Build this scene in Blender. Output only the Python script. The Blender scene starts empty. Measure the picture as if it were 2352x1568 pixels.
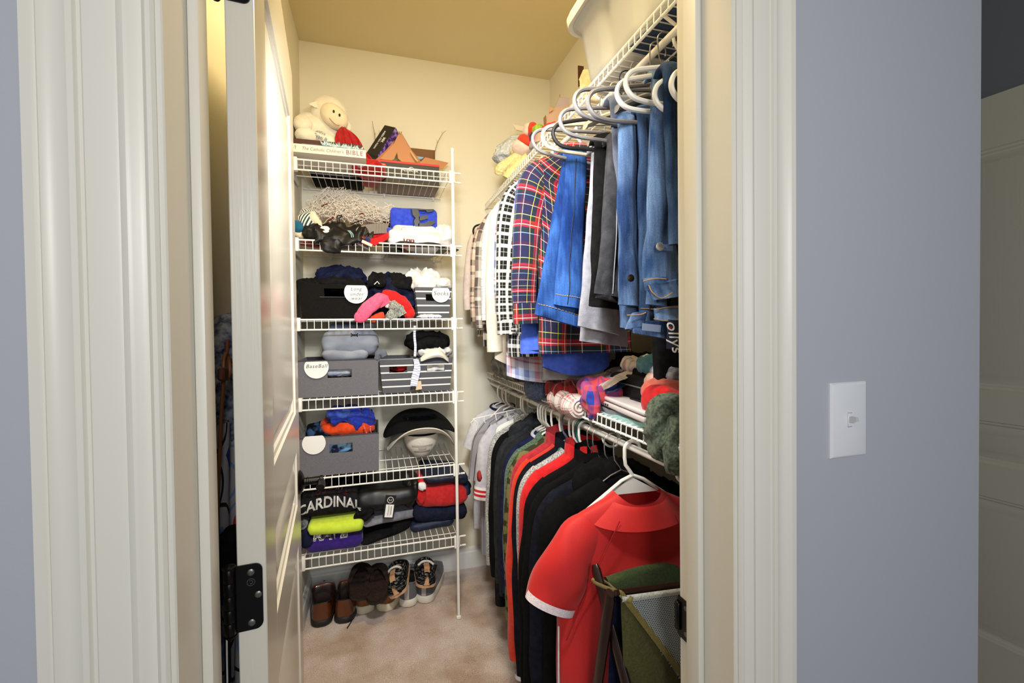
import bpy, bmesh, math, random
from math import sin, cos, pi, radians
from mathutils import Vector, Matrix, noise

scene = bpy.context.scene
COL = scene.collection

# ------------------------------------------------------------------ camera
cam_data = bpy.data.cameras.new('camera')
cam = bpy.data.objects.new('camera', cam_data)
COL.objects.link(cam)
scene.camera = cam
YAW, PITCH, ROLL, CAM_H = 0.296402, 0.017030, 0.012076, 1.3161
fw = Vector((sin(YAW)*cos(PITCH), cos(YAW)*cos(PITCH), -sin(PITCH)))
rt = Vector((cos(YAW), -sin(YAW), 0.0))
dn = fw.cross(rt)
r2 = rt*cos(ROLL) + dn*sin(ROLL)
d2 = dn*cos(ROLL) - rt*sin(ROLL)
cam.matrix_world = Matrix(((r2.x, -d2.x, -fw.x, 0.0), (r2.y, -d2.y, -fw.y, 0.0),
                           (r2.z, -d2.z, -fw.z, CAM_H), (0, 0, 0, 1)))
cam_data.sensor_width = 36.0
cam_data.lens = 1039.13/2352*36.0
cam_data.shift_x = -1.6/2352
cam_data.shift_y = -12.4/2352
cam_data.clip_start = 0.02

# ------------------------------------------------------------------ light
world = bpy.data.worlds.new('bedroom_daylight')
scene.world = world
world.use_nodes = True
wb = world.node_tree.nodes['Background']
wb.inputs['Color'].default_value = (0.84, 0.90, 1.0, 1)
wb.inputs['Strength'].default_value = 0.30

def area_light(name, loc, target, size, energy, color, size_y=None, shape='RECTANGLE', spread=180):
    d = bpy.data.lights.new(name, 'AREA')
    d.shape = shape
    d.size = size
    if size_y: d.size_y = size_y
    d.energy = energy
    d.color = color
    d.spread = radians(spread)
    o = bpy.data.objects.new(name, d)
    COL.objects.link(o)
    o.location = loc
    o.rotation_euler = (Vector(target)-Vector(loc)).to_track_quat('-Z', 'Y').to_euler()
    return o

# warm lamp on the closet ceiling, above the doorway and out of frame
area_light('closet_ceiling_lamp', (0.22, 1.05, 2.70), (0.22, 1.35, 0), 0.30, 16.0, (1.0, 0.77, 0.40), shape='DISK')
# daylight from the bedroom window behind and left of the photographer
area_light('bedroom_window_light', (0.5, -2.6, 1.85), (0.2, 0.9, 1.2), 1.4, 17.0, (0.90, 0.94, 1.0), 1.6)
# added doorway fill that brightens the closet, and the photographer's flash behind the camera
area_light('doorway_fill_light', (0.10, 0.69, 1.86), (0.36, 2.2, 0.95), 0.20, 11.0, (1.0, 0.985, 0.96), 0.12, spread=128)
area_light('camera_flash', (0.06, -0.55, 1.62), (0.50, 2.0, 1.10), 0.20, 7.0, (1.0, 0.985, 0.96), 0.20)

vs = scene.view_settings
vs.view_transform = 'Standard'
vs.look = 'None'
vs.exposure = 0.0
vs.gamma = 1.0
vs.use_curve_mapping = False

# ------------------------------------------------------------------ helpers
def lin(c):
    c = c/255.0
    return c/12.92 if c <= 0.04045 else ((c+0.055)/1.055)**2.4
def C(r, g, b): return (lin(r), lin(g), lin(b), 1.0)

MATS = {}
def new_mat(name):
    m = bpy.data.materials.new(name)
    m.use_nodes = True
    nt = m.node_tree
    return m, nt, nt.nodes['Principled BSDF']

def add_bump(nt, bsdf, scale, strength, dist=0.002, detail=3, coord='Object', stretch=None):
    tc = nt.nodes.new('ShaderNodeTexCoord')
    n = nt.nodes.new('ShaderNodeTexNoise')
    n.inputs['Scale'].default_value = scale
    n.inputs['Detail'].default_value = detail
    src = tc.outputs[coord]
    if stretch:
        mp = nt.nodes.new('ShaderNodeMapping')
        mp.inputs['Scale'].default_value = stretch
        nt.links.new(src, mp.inputs['Vector']); src = mp.outputs[0]
    nt.links.new(src, n.inputs['Vector'])
    b = nt.nodes.new('ShaderNodeBump')
    b.inputs['Strength'].default_value = strength
    b.inputs['Distance'].default_value = dist
    nt.links.new(n.outputs['Fac'], b.inputs['Height'])
    nt.links.new(b.outputs[0], bsdf.inputs['Normal'])
    return n

def plain(name, rgb, rough=0.5, metal=0.0, spec=0.5, bump=None, coat=0.0):
    if name in MATS: return MATS[name]
    m, nt, b = new_mat(name)
    b.inputs['Base Color'].default_value = C(*rgb)
    b.inputs['Roughness'].default_value = rough
    b.inputs['Metallic'].default_value = metal
    b.inputs['Specular IOR Level'].default_value = spec
    b.inputs['Coat Weight'].default_value = coat
    if bump: add_bump(nt, b, *bump)
    MATS[name] = m
    return m

def fabric(name, rgb, rgb2=None, scale=60, rough=0.92, bump=0.35, sheen=0.15, detail=4, lo=0.35, hi=0.65, stretch=None, bscale=420):
    """cloth: two close tones mixed by noise, fine weave bump"""
    if name in MATS: return MATS[name]
    m, nt, b = new_mat(name)
    rgb2 = rgb2 or tuple(min(255, x*1.13+4) for x in rgb)
    tc = nt.nodes.new('ShaderNodeTexCoord')
    n = nt.nodes.new('ShaderNodeTexNoise')
    n.inputs['Scale'].default_value = scale
    n.inputs['Detail'].default_value = detail
    src = tc.outputs['Object']
    if stretch:
        mp = nt.nodes.new('ShaderNodeMapping'); mp.inputs['Scale'].default_value = stretch
        nt.links.new(src, mp.inputs['Vector']); src = mp.outputs[0]
    nt.links.new(src, n.inputs['Vector'])
    r = nt.nodes.new('ShaderNodeValToRGB')
    r.color_ramp.elements[0].position = lo; r.color_ramp.elements[0].color = C(*rgb)
    r.color_ramp.elements[1].position = hi; r.color_ramp.elements[1].color = C(*rgb2)
    nt.links.new(n.outputs['Fac'], r.inputs[0])
    nt.links.new(r.outputs[0], b.inputs['Base Color'])
    b.inputs['Roughness'].default_value = rough
    b.inputs['Specular IOR Level'].default_value = 0.25
    b.inputs['Sheen Weight'].default_value = sheen if max(rgb) > 60 else 0.0
    if max(rgb) <= 60: b.inputs['Specular IOR Level'].default_value = 0.12 if rough > 0.7 else 0.3
    n2 = nt.nodes.new('ShaderNodeTexNoise')
    n2.inputs['Scale'].default_value = bscale; n2.inputs['Detail'].default_value = 1
    nt.links.new(tc.outputs['Object'], n2.inputs['Vector'])
    bp = nt.nodes.new('ShaderNodeBump')
    bp.inputs['Strength'].default_value = bump; bp.inputs['Distance'].default_value = 0.002
    nt.links.new(n2.outputs['Fac'], bp.inputs['Height'])
    nt.links.new(bp.outputs[0], b.inputs['Normal'])
    MATS[name] = m
    return m

def stripes_ramp(nt, coord_out, period, stops, offset=0.0):
    d = nt.nodes.new('ShaderNodeMath'); d.operation = 'MULTIPLY_ADD'
    d.inputs[1].default_value = 1.0/period; d.inputs[2].default_value = offset
    nt.links.new(coord_out, d.inputs[0])
    fr = nt.nodes.new('ShaderNodeMath'); fr.operation = 'FRACT'
    nt.links.new(d.outputs[0], fr.inputs[0])
    r = nt.nodes.new('ShaderNodeValToRGB')
    cr = r.color_ramp
    cr.interpolation = 'CONSTANT'
    cr.elements[0].position = 0.0; cr.elements[0].color = C(*stops[0][1])
    cr.elements[1].position = stops[1][0]; cr.elements[1].color = C(*stops[1][1])
    for p, c in stops[2:]:
        e = cr.elements.new(p); e.color = C(*c)
    nt.links.new(fr.outputs[0], r.inputs[0])
    return r.outputs[0]

def plaid(name, period, us, vs_=None, mix=0.5, rough=0.9, lift=0.0):
    """woven check: constant ramps over u and v (UV in metres), blended as warp and weft"""
    if name in MATS: return MATS[name]
    m, nt, b = new_mat(name)
    tc = nt.nodes.new('ShaderNodeTexCoord')
    sp = nt.nodes.new('ShaderNodeSeparateXYZ')
    nt.links.new(tc.outputs['UV'], sp.inputs[0])
    cu = stripes_ramp(nt, sp.outputs[0], period, us)
    if vs_ is None:
        out = cu
    else:
        cv = stripes_ramp(nt, sp.outputs[1], period, vs_)
        mx = nt.nodes.new('ShaderNodeMix'); mx.data_type = 'RGBA'
        mx.inputs[0].default_value = mix
        nt.links.new(cu, mx.inputs[6]); nt.links.new(cv, mx.inputs[7])
        out = mx.outputs[2]
    nt.links.new(out, b.inputs['Base Color'])
    b.inputs['Roughness'].default_value = rough
    b.inputs['Specular IOR Level'].default_value = 0.25
    b.inputs['Sheen Weight'].default_value = 0.1
    add_bump(nt, b, 420, 0.3)
    MATS[name] = m
    return m

def shade_angle(me, deg):
    for p in me.polygons: p.use_smooth = True
    me.set_sharp_from_angle(angle=radians(deg))

class MB:
    """mesh builder in world (or local) coordinates"""
    def __init__(self): self.v = []; self.f = []; self.uv = {}; self.mi = {}
    def add(self, vs_, fs, uvs=None, mi=0):
        o = len(self.v)
        self.v += [Vector(p) for p in vs_]
        for k, f in enumerate(fs):
            if uvs: self.uv[len(self.f)] = uvs[k]
            if mi: self.mi[len(self.f)] = mi
            self.f.append([i+o for i in f])
        return self
    def xform(self, M, start=0):
        for i in range(start, len(self.v)): self.v[i] = M @ self.v[i]
        return self
    def box(self, c, s, rot=None, bev=0.0, mi=0, seg=1):
        bm = bmesh.new()
        bmesh.ops.create_cube(bm, size=1.0)
        for v in bm.verts: v.co = Vector((v.co.x*s[0], v.co.y*s[1], v.co.z*s[2]))
        if bev > 0:
            bmesh.ops.bevel(bm, geom=bm.edges[:], offset=min(bev, 0.49*min(s)), segments=seg, profile=0.5, affect='EDGES')
        M = Matrix.Translation(Vector(c))
        if rot: M = M @ (rot if isinstance(rot, Matrix) else Matrix.Rotation(rot, 4, 'Z'))
        bm.verts.index_update()
        self.add([M @ v.co for v in bm.verts], [[v.index for v in f.verts] for f in bm.faces], mi=mi)
        bm.free()
        return self
    def tube(self, pts, r, n=8, closed=False, caps=True, mi=0, flat=None, up=None):
        """round (or flat=(a,b) elliptical) tube along points"""
        pts = [Vector(p) for p in pts]
        m = len(pts)
        rs = r if isinstance(r, (list, tuple)) else [r]*m
        vs_ = []; prev = None
        for i, p in enumerate(pts):
            if closed: t = pts[(i+1) % m]-pts[i-1]
            else: t = pts[min(i+1, m-1)]-pts[max(i-1, 0)]
            if t.length < 1e-9: t = Vector((0, 0, 1))
            t.normalize()
            if up is not None: a = Vector(up)-t*t.dot(Vector(up))
            elif prev is None:
                a = Vector((0, 0, 1)) if abs(t.z) < 0.9 else Vector((1, 0, 0))
                a = a-t*t.dot(a)
            else: a = prev-t*t.dot(prev)
            if a.length < 1e-6: a = t.orthogonal()
            a.normalize(); prev = a
            b = t.cross(a)
            fa, fb = flat if flat else (1, 1)
            for k in range(n):
                w = 2*pi*k/n
                vs_.append(p + a*(cos(w)*rs[i]*fa) + b*(sin(w)*rs[i]*fb))
        fs = []
        for i in range(m if closed else m-1):
            for k in range(n):
                i2 = (i+1) % m
                fs.append([i*n+k, i*n+(k+1) % n, i2*n+(k+1) % n, i2*n+k])
        if caps and not closed:
            fs.append(list(range(n))[::-1]); fs.append([(m-1)*n+k for k in range(n)])
        return self.add(vs_, fs, mi=mi)
    def grid(self, fn, nu, nv, cu=False, su=1.0, sv=1.0, mi=0, capv0=False, capv1=False, flip=False, u0=0.0):
        """fn(i,j)->point for i in 0..nu, j in 0..nv (cu: u closed)"""
        W = nu if cu else nu+1
        vs_ = [fn(i, j) for j in range(nv+1) for i in range(W)]
        fs = []; uvs = []
        for j in range(nv):
            for i in range(nu):
                a = j*W+i; b = j*W+(i+1) % W
                q = [a, b, b+W, a+W]
                t = [(u0+su*i/nu, sv*j/nv), (u0+su*(i+1)/nu, sv*j/nv), (u0+su*(i+1)/nu, sv*(j+1)/nv), (u0+su*i/nu, sv*(j+1)/nv)]
                if flip: q.reverse(); t.reverse()
                fs.append(q); uvs.append(t)
        if capv0:
            fs.append([i for i in range(W)] if flip else [i for i in range(W)][::-1]); uvs.append([(u0+su*i/W, 0) for i in range(W)])
        if capv1:
            fs.append([nv*W+i for i in range(W)][::-1] if flip else [nv*W+i for i in range(W)]); uvs.append([(u0+su*i/W, sv) for i in range(W)])
        return self.add(vs_, fs, uvs, mi)
    def prism(self, poly, axis, a, b, mi=0):
        """2D polygon extruded along axis from a to b; poly in the remaining two axes, in order"""
        n = len(poly)
        def P(q, w):
            return {'x': (w, q[0], q[1]), 'y': (q[0], w, q[1]), 'z': (q[0], q[1], w)}[axis]
        vs_ = [P(q, a) for q in poly]+[P(q, b) for q in poly]
        fs = [[i, (i+1) % n, n+(i+1) % n, n+i] for i in range(n)]
        fs += [list(range(n))[::-1], [n+i for i in range(n)]]
        return self.add(vs_, fs, mi=mi)
    def lathe(self, prof, n=24, M=None, mi=0):
        """profile of (r, z)"""
        st = len(self.v)
        m = len(prof)
        vs_ = [(r*cos(2*pi*k/n), r*sin(2*pi*k/n), z) for r, z in prof for k in range(n)]
        fs = [[i*n+k, i*n+(k+1) % n, (i+1)*n+(k+1) % n, (i+1)*n+k] for i in range(m-1) for k in range(n)]
        fs.append(list(range(n))[::-1]); fs.append([(m-1)*n+k for k in range(n)])
        self.add(vs_, fs, mi=mi)
        if M: self.xform(M, st)
        return self
    def blob(self, c, s, seed=0, amp=0.0, freq=4.0, ex=1.0, nu=36, nv=20, floor=None, ridge=True, rot=None, su=None, detail=3, sag=None):
        """superellipsoid lump with crumpled (ridged) displacement"""
        off = Vector((seed*7.13, seed*3.7, seed*11.1))
        c = Vector(c)
        AQ = Matrix.Diagonal((0.42, 1.0, 1.0)) @ Matrix.Rotation(seed*1.7, 3, 'Y') @ Matrix.Rotation(0.5*sin(seed*2.3), 3, 'Z')
        def sg(x, e): return math.copysign(abs(x)**e, x)
        def fn(i, j):
            th = 2*pi*i/nu; ph = -pi/2+pi*j/nv
            d = Vector((sg(cos(ph), ex)*sg(cos(th), ex), sg(cos(ph), ex)*sg(sin(th), ex), sg(sin(ph), ex)))
            p = Vector((d.x*s[0], d.y*s[1], d.z*s[2]))
            if amp:
                q = AQ @ (p*freq)+off
                if ridge:
                    h = 0; w = 1; tot = 0
                    for o in range(detail):
                        h += w*(1-abs(2*noise.noise(q*(1.9**o)))); tot += w; w *= 0.42
                    h = h/tot-0.55
                else: h = noise.fractal(q, 1.0, 2.0, detail)
                nrm = Vector((d.x/s[0], d.y/s[1], d.z/s[2]))
                if nrm.length > 0: nrm.normalize()
                p += nrm*(amp*h*2)
            if rot: p = rot @ p
            p = p+c
            if floor is not None and p.z < floor: p.z = floor+0.0005*noise.noise(q if amp else p)
            return p
        S = su or 2*pi*max(s[0], s[1])
        return self.grid(fn, nu, nv, cu=True, su=S, sv=pi*s[2])
    def mesh(self, name, mats, smooth=40):
        me = bpy.data.meshes.new(name)
        me.from_pydata([tuple(p) for p in self.v], [], self.f)
        for m in (mats if isinstance(mats, (list, tuple)) else [mats]): me.materials.append(m)
        if self.uv:
            ul = me.uv_layers.new(name='UVMap').data
            for fi, p in enumerate(me.polygons):
                t = self.uv.get(fi)
                if t:
                    for k, li in enumerate(p.loop_indices): ul[li].uv = t[k]
        for fi, k in self.mi.items(): me.polygons[fi].material_index = k
        me.validate(clean_customdata=False)
        if smooth: shade_angle(me, smooth)
        return me

def world_matrix(o):
    M = o.matrix_basis.copy()
    while o.parent:
        o = o.parent
        M = o.matrix_basis @ M
    return M

def tag(o, label=None, cat=None, group=None, kind=None):
    if label: o['label'] = label
    if cat: o['category'] = cat
    if group: o['group'] = group
    if kind: o['kind'] = kind
    return o

def thing(name, label, cat, loc=(0, 0, 0), rz=0.0, group=None):
    o = bpy.data.objects.new(name, None)
    COL.objects.link(o)
    o.empty_display_size = 0.05
    o.location = loc; o.rotation_euler = (0, 0, rz)
    return tag(o, label, cat, group)

def part(name, mb, mats, parent, label=None, smooth=40, local=False, kind=None):
    """a child mesh; vertices given in world coordinates unless local"""
    if not local: mb.xform(world_matrix(parent).inverted())
    me = mb.mesh(name, mats, smooth)
    o = bpy.data.objects.new(name, me)
    COL.objects.link(o)
    o.parent = parent
    return tag(o, label, None, None, kind)

def solo(name, mb, mats, label, cat, group=None, smooth=40, kind=None):
    """a thing that is one mesh; origin at the middle of its base"""
    xs = [p.x for p in mb.v]; ys = [p.y for p in mb.v]; zs = [p.z for p in mb.v]
    c = Vector(((min(xs)+max(xs))/2, (min(ys)+max(ys))/2, min(zs)))
    mb.xform(Matrix.Translation(-c))
    o = bpy.data.objects.new(name, mb.mesh(name, mats, smooth))
    COL.objects.link(o)
    o.location = c
    return tag(o, label, cat, group, kind)

def struct(name, mb, mats, smooth=30):
    return tag(solo(name, mb, mats, None, None, None, smooth), kind='structure')

def copy_tree(o, parent=None):
    c = o.copy(); COL.objects.link(c)
    if parent: c.parent = parent
    for ch in [x for x in bpy.data.objects if x.parent == o and x.name != c.name]: copy_tree(ch, c)
    return c

def text_part(name, body, size, M, mat, parent, label=None, extrude=0.0006, align='CENTER', shear=0.0, bold=0.0, spacing=1.0, bend=None, squash=1.0):
    """lettering as thin real geometry; M maps text plane (x right, y up) into the world"""
    cu = bpy.data.curves.new(name, 'FONT')
    cu.body = body; cu.size = size; cu.extrude = extrude; cu.align_x = align; cu.align_y = 'CENTER'
    cu.shear = shear; cu.offset = bold; cu.space_character = spacing
    cu.resolution_u = 3
    tmp = bpy.data.objects.new(name, cu)
    me = bpy.data.meshes.new_from_object(tmp)
    bpy.data.objects.remove(tmp); bpy.data.curves.remove(cu)
    me.name = name
    me.materials.clear(); me.materials.append(mat)
    Mi = world_matrix(parent).inverted()
    for v in me.vertices:
        p = Vector((v.co.x*squash, v.co.y, v.co.z))
        if bend: p = bend(p)
        v.co = Mi @ (M @ p)
    o = bpy.data.objects.new(name, me)
    COL.objects.link(o)
    o.parent = parent
    return tag(o, label)

def wrap_on(o, targets, off=0.0012):
    """lay thin lettering onto the front (facing -y) of the cloth it is printed on"""
    from mathutils.bvhtree import BVHTree
    vs_, fs = [], []
    for t in targets:
        M = world_matrix(t); k = len(vs_)
        vs_ += [M @ v.co for v in t.data.vertices]
        fs += [[i+k for i in p.vertices] for p in t.data.polygons]
    tree = BVHTree.FromPolygons(vs_, fs)
    M = world_matrix(o); Mi = M.inverted()
    ys = [(M @ v.co).y for v in o.data.vertices]; ym = (min(ys)+max(ys))/2
    zs = None
    bm = bmesh.new(); bm.from_mesh(o.data)
    bmesh.ops.triangulate(bm, faces=bm.faces[:])
    long_ = [e for e in bm.edges if e.calc_length() > 0.006]
    if long_: bmesh.ops.subdivide_edges(bm, edges=long_, cuts=2, use_grid_fill=True)
    nb = [(v, v.normal.copy()) for v in bm.verts]
    last = 0.0
    for v, n in nb:
        p = M @ v.co
        hit = tree.ray_cast(Vector((p.x, p.y-0.25, p.z)), Vector((0, 1, 0)))
        if hit[0] is not None: last = hit[0].y-p.y
        p.y += last-off
        v.co = Mi @ p
    bm.to_mesh(o.data); bm.free()
    return o

def face_M(o, right, up):
    """plane matrix with origin o, x along right, y along up, z out of the face"""
    r = Vector(right).normalized(); u = Vector(up); u = (u-r*u.dot(r)).normalized(); n = r.cross(u)
    return Matrix(((r.x, u.x, n.x, o[0]), (r.y, u.y, n.y, o[1]), (r.z, u.z, n.z, o[2]), (0, 0, 0, 1)))

def arc(c, r, a0, a1, n, e1=(1, 0, 0), e2=(0, 0, 1)):
    c = Vector(c); e1 = Vector(e1); e2 = Vector(e2)
    return [c+e1*(r*cos(a0+(a1-a0)*k/n))+e2*(r*sin(a0+(a1-a0)*k/n)) for k in range(n+1)]

def bez(p, n=12):
    """smooth (Catmull-Rom) curve through points"""
    p = [Vector(q) for q in p]
    out = []
    for i in range(len(p)-1):
        a = p[max(i-1, 0)]; b = p[i]; c = p[i+1]; d = p[min(i+2, len(p)-1)]
        for k in range(n):
            t = k/n
            out.append(0.5*((2*b)+(c-a)*t+(2*a-5*b+4*c-d)*t*t+(3*b-a-3*c+d)*t**3))
    out.append(p[-1])
    return out

# ------------------------------------------------------------------ surfaces of the room
def paint(name, rgb, rough=0.75, bs=220, st=0.12, spec=0.35):
    return plain(name, rgb, rough, spec=spec, bump=(bs, st, 0.001, 2))
M_WALL_IN = paint('closet_cream_wall_paint', (232, 228, 210))
M_WALL_OUT = paint('grey_bedroom_wall_paint', (176, 179, 187))
M_CEIL = paint('cream_ceiling_paint', (232, 218, 176))
M_TRIM = plain('white_satin_trim_paint', (222, 219, 207), 0.38, bump=(60, 0.05, 0.001, 2))
M_BASE = plain('white_baseboard_paint', (226, 226, 222), 0.4)

def carpet_mat():
    m, nt, b = new_mat('beige_loop_carpet')
    tc = nt.nodes.new('ShaderNodeTexCoord')
    n1 = nt.nodes.new('ShaderNodeTexNoise'); n1.inputs['Scale'].default_value = 400; n1.inputs['Detail'].default_value = 3
    n2 = nt.nodes.new('ShaderNodeTexNoise'); n2.inputs['Scale'].default_value = 7; n2.inputs['Detail'].default_value = 3
    nt.links.new(tc.outputs['Object'], n1.inputs['Vector']); nt.links.new(tc.outputs['Object'], n2.inputs['Vector'])
    r1 = nt.nodes.new('ShaderNodeValToRGB')
    r1.color_ramp.elements[0].position = 0.30; r1.color_ramp.elements[0].color = C(158, 144, 137)
    r1.color_ramp.elements[1].position = 0.68; r1.color_ramp.elements[1].color = C(250, 241, 236)
    e = r1.color_ramp.elements.new(0.5); e.color = C(216, 202, 195)
    nt.links.new(n1.outputs['Fac'], r1.inputs[0])
    r2_ = nt.nodes.new('ShaderNodeValToRGB')
    r2_.color_ramp.elements[0].position = 0.35; r2_.color_ramp.elements[0].color = C(214, 196, 180)
    r2_.color_ramp.elements[1].position = 0.65; r2_.color_ramp.elements[1].color = C(250, 248, 246)
    nt.links.new(n2.outputs['Fac'], r2_.inputs[0])
    mx = nt.nodes.new('ShaderNodeMix'); mx.data_type = 'RGBA'; mx.blend_type = 'MULTIPLY'; mx.inputs[0].default_value = 1
    nt.links.new(r1.outputs[0], mx.inputs[6]); nt.links.new(r2_.outputs[0], mx.inputs[7])
    nt.links.new(mx.outputs[2], b.inputs['Base Color'])
    b.inputs['Roughness'].default_value = 1.0; b.inputs['Specular IOR Level'].default_value = 0.1
    b.inputs['Sheen Weight'].default_value = 0.2
    bp = nt.nodes.new('ShaderNodeBump'); bp.inputs['Strength'].default_value = 0.9; bp.inputs['Distance'].default_value = 0.003
    nt.links.new(n1.outputs['Fac'], bp.inputs['Height']); nt.links.new(bp.outputs[0], b.inputs['Normal'])
    return m
M_CARPET = carpet_mat()

XL, XR, YB, HC = -0.332, 0.989, 2.450, 2.743      # closet interior
YO, YI = 0.565, 0.688                            # outer and inner faces of the doorway wall
JL, JR = -0.205, 0.520                           # jamb faces

def carpet_floor():
    mb = MB()
    nu, nv = 90, 110
    x0, x1, y0, y1 = -1.7, 2.6, -0.6, 2.56
    def fn(i, j):
        x = x0+(x1-x0)*i/nu; y = y0+(y1-y0)*j/nv
        return Vector((x, y, 0.0015*noise.noise(Vector((x*14, y*14, 0)))))
    mb.grid(fn, nu, nv)
    mb.box((0.45, 0.98, -0.03), (4.3, 3.16, 0.05))
    return struct('floor', mb, M_CARPET)
carpet_floor()
struct('ceiling', MB().box((0.45, 0.98, HC+0.05), (4.3, 3.2, 0.10)), M_CEIL)
struct('wall_back', MB().box(((XL+XR)/2, YB+0.05, HC/2), (XR-XL+0.24, 0.10, HC)), M_WALL_IN)
struct('wall_left', MB().box((XL-0.05, (YI+YB)/2, HC/2), (0.10, YB-YI, HC)), M_WALL_IN)
struct('wall_right', MB().box((XR+0.0565, (YI+YB)/2, HC/2), (0.113, YB-YI, HC)), [M_WALL_IN])
# doorway wall: grey outside, cream inside, with the opening left free
def wall_front():
    mb = MB()
    ym = (YO+YI)/2
    for (xa, xb, za, zb) in ((-1.7, JL-0.018, 0, HC), (JR+0.018, 1.104, 0, HC), (JL-0.018, JR+0.018, 2.06, HC)):
        mb.box(((xa+xb)/2, (YO+ym)/2, (za+zb)/2), (xb-xa, ym-YO, zb-za), mi=0)
        mb.box(((xa+xb)/2, (YI+ym)/2, (za+zb)/2), (xb-xa, YI-ym, zb-za), mi=1)
    return struct('wall_front', mb, [M_WALL_OUT, M_WALL_IN])
wall_front()
# hall beyond the corner
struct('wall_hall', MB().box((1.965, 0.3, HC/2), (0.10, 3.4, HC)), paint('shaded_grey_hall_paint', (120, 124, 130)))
struct('wall_hall_end', MB().box((1.51, 2.05, HC/2), (0.80, 0.10, HC)), M_WALL_OUT)

# door casing: a moulded profile swept up the wall; (offset from inner edge, projection)
CAS = [(0.0, 0.0), (0.0, 0.009), (0.003, 0.012), (0.007, 0.0125), (0.010, 0.010), (0.012, 0.007), (0.017, 0.0078), (0.022, 0.0115),
       (0.026, 0.0125), (0.030, 0.0112), (0.033, 0.009), (0.036, 0.0098), (0.060, 0.0112), (0.062, 0.0092), (0.065, 0.0092), (0.067, 0.0128),
       (0.072, 0.0135), (0.076, 0.012), (0.082, 0.0115), (0.089, 0.0135), (0.093, 0.0165), (0.095, 0.0145), (0.098, 0.0165),
       (0.106, 0.017), (0.106, 0.0)]
def casing(name, xin, sgn):
    poly = [(xin+sgn*o, YO-p) for o, p in CAS]
    if sgn < 0: poly.reverse()
    return struct(name, MB().prism(poly, 'z', 0.0, 2.17), M_TRIM, smooth=28)
casing('trim_1', JL-0.006, -1)
casing('trim_2', JR+0.006, 1)
struct('trim_3', MB().prism([(YO-p, 2.05+0.006+o) for o, p in CAS], 'x', JL-0.11, JR+0.11), M_TRIM, smooth=28)
# jambs and stops
def jamb(name, xf, sgn):
    mb = MB()
    mb.box((xf-sgn*0.009, (0.558+YI)/2, 1.03), (0.018, YI-0.558, 2.06), bev=0.0015)
    mb.box((xf+sgn*0.006, 0.640, 1.03), (0.012, 0.032, 2.06), bev=0.0025, seg=2)
    return struct(name, mb, M_TRIM)
jamb('trim_4', JL, 1)
jr = jamb('trim_5', JR, -1)
struct('trim_6', MB().box((0.1575, 0.623, 2.058), (0.76, 0.13, 0.018)), M_TRIM)

# strike plate let into the right jamb
M_BLACKMETAL = plain('oil_rubbed_black_metal', (14, 13, 13), 0.28, 0.6)
M_SCREW = plain('dark_steel_screw_heads', (120, 118, 114), 0.35, 0.9)
st = MB()
st.prism([(0.656, 0.758), (0.690, 0.758), (0.692, 0.762), (0.692, 0.826), (0.690, 0.830), (0.656, 0.830)], 'x', JR-0.0025, JR-0.0002)
st.box((JR-0.0045, 0.689, 0.794), (0.008, 0.012, 0.052), bev=0.003)
so = part('strike_plate', st, M_BLACKMETAL, jr, 'black metal strike plate')
sb = MB()
for z in (0.772, 0.818): sb.lathe([(0.0, 0.0), (0.0042, 0.0), (0.0042, 0.0012), (0.0, 0.0016)], 12, Matrix.Translation((JR-0.0024, 0.668, z)) @ Matrix.Rotation(-pi/2, 4, 'Y'))
part('screw', sb, M_SCREW, so)

# baseboards
BB = [(0.0, 0.0), (0.014, 0.0), (0.014, 0.082), (0.012, 0.088), (0.009, 0.092), (0.009, 0.098), (0.006, 0.104), (0.003, 0.112), (0.0, 0.112)]
struct('baseboard_back', MB().prism([(YB-a, z) for a, z in BB], 'x', XL, XR), M_BASE)
struct('baseboard_left', MB().prism([(XL+a, z) for a, z in BB], 'y', YI, YB), M_BASE) if False else None
bbm = MB()
n = len(BB)
bbm.add([(XL+a, YI, z) for a, z in BB]+[(XL+a, YB, z) for a, z in BB], [[i, (i+1) % n, n+(i+1) % n, n+i] for i in range(n)]+[list(range(n)), [n+i for i in range(n)][::-1]])
struct('baseboard_left', bbm, M_BASE)
bbm = MB()
bbm.add([(XR-a, YI, z) for a, z in BB]+[(XR-a, YB, z) for a, z in BB], [[i, (i+1) % n, n+(i+1) % n, n+i] for i in range(n)]+[list(range(n)), [n+i for i in range(n)][::-1]])
struct('baseboard_right', bbm, M_BASE)

# ------------------------------------------------------------------ three panel doors
def door_paint(name, rgb, rough):
    m, nt, b = new_mat(name)
    b.inputs['Base Color'].default_value = C(*rgb)
    b.inputs['Roughness'].default_value = rough
    add_bump(nt, b, 1.0, 0.22, 0.001, 4, 'Object', (240, 240, 7))
    return m
M_DOOR = door_paint('glossy_moulded_door_paint', (216, 212, 198), 0.24)
M_DOOR2 = door_paint('hall_door_paint', (200, 197, 180), 0.4)

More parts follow.
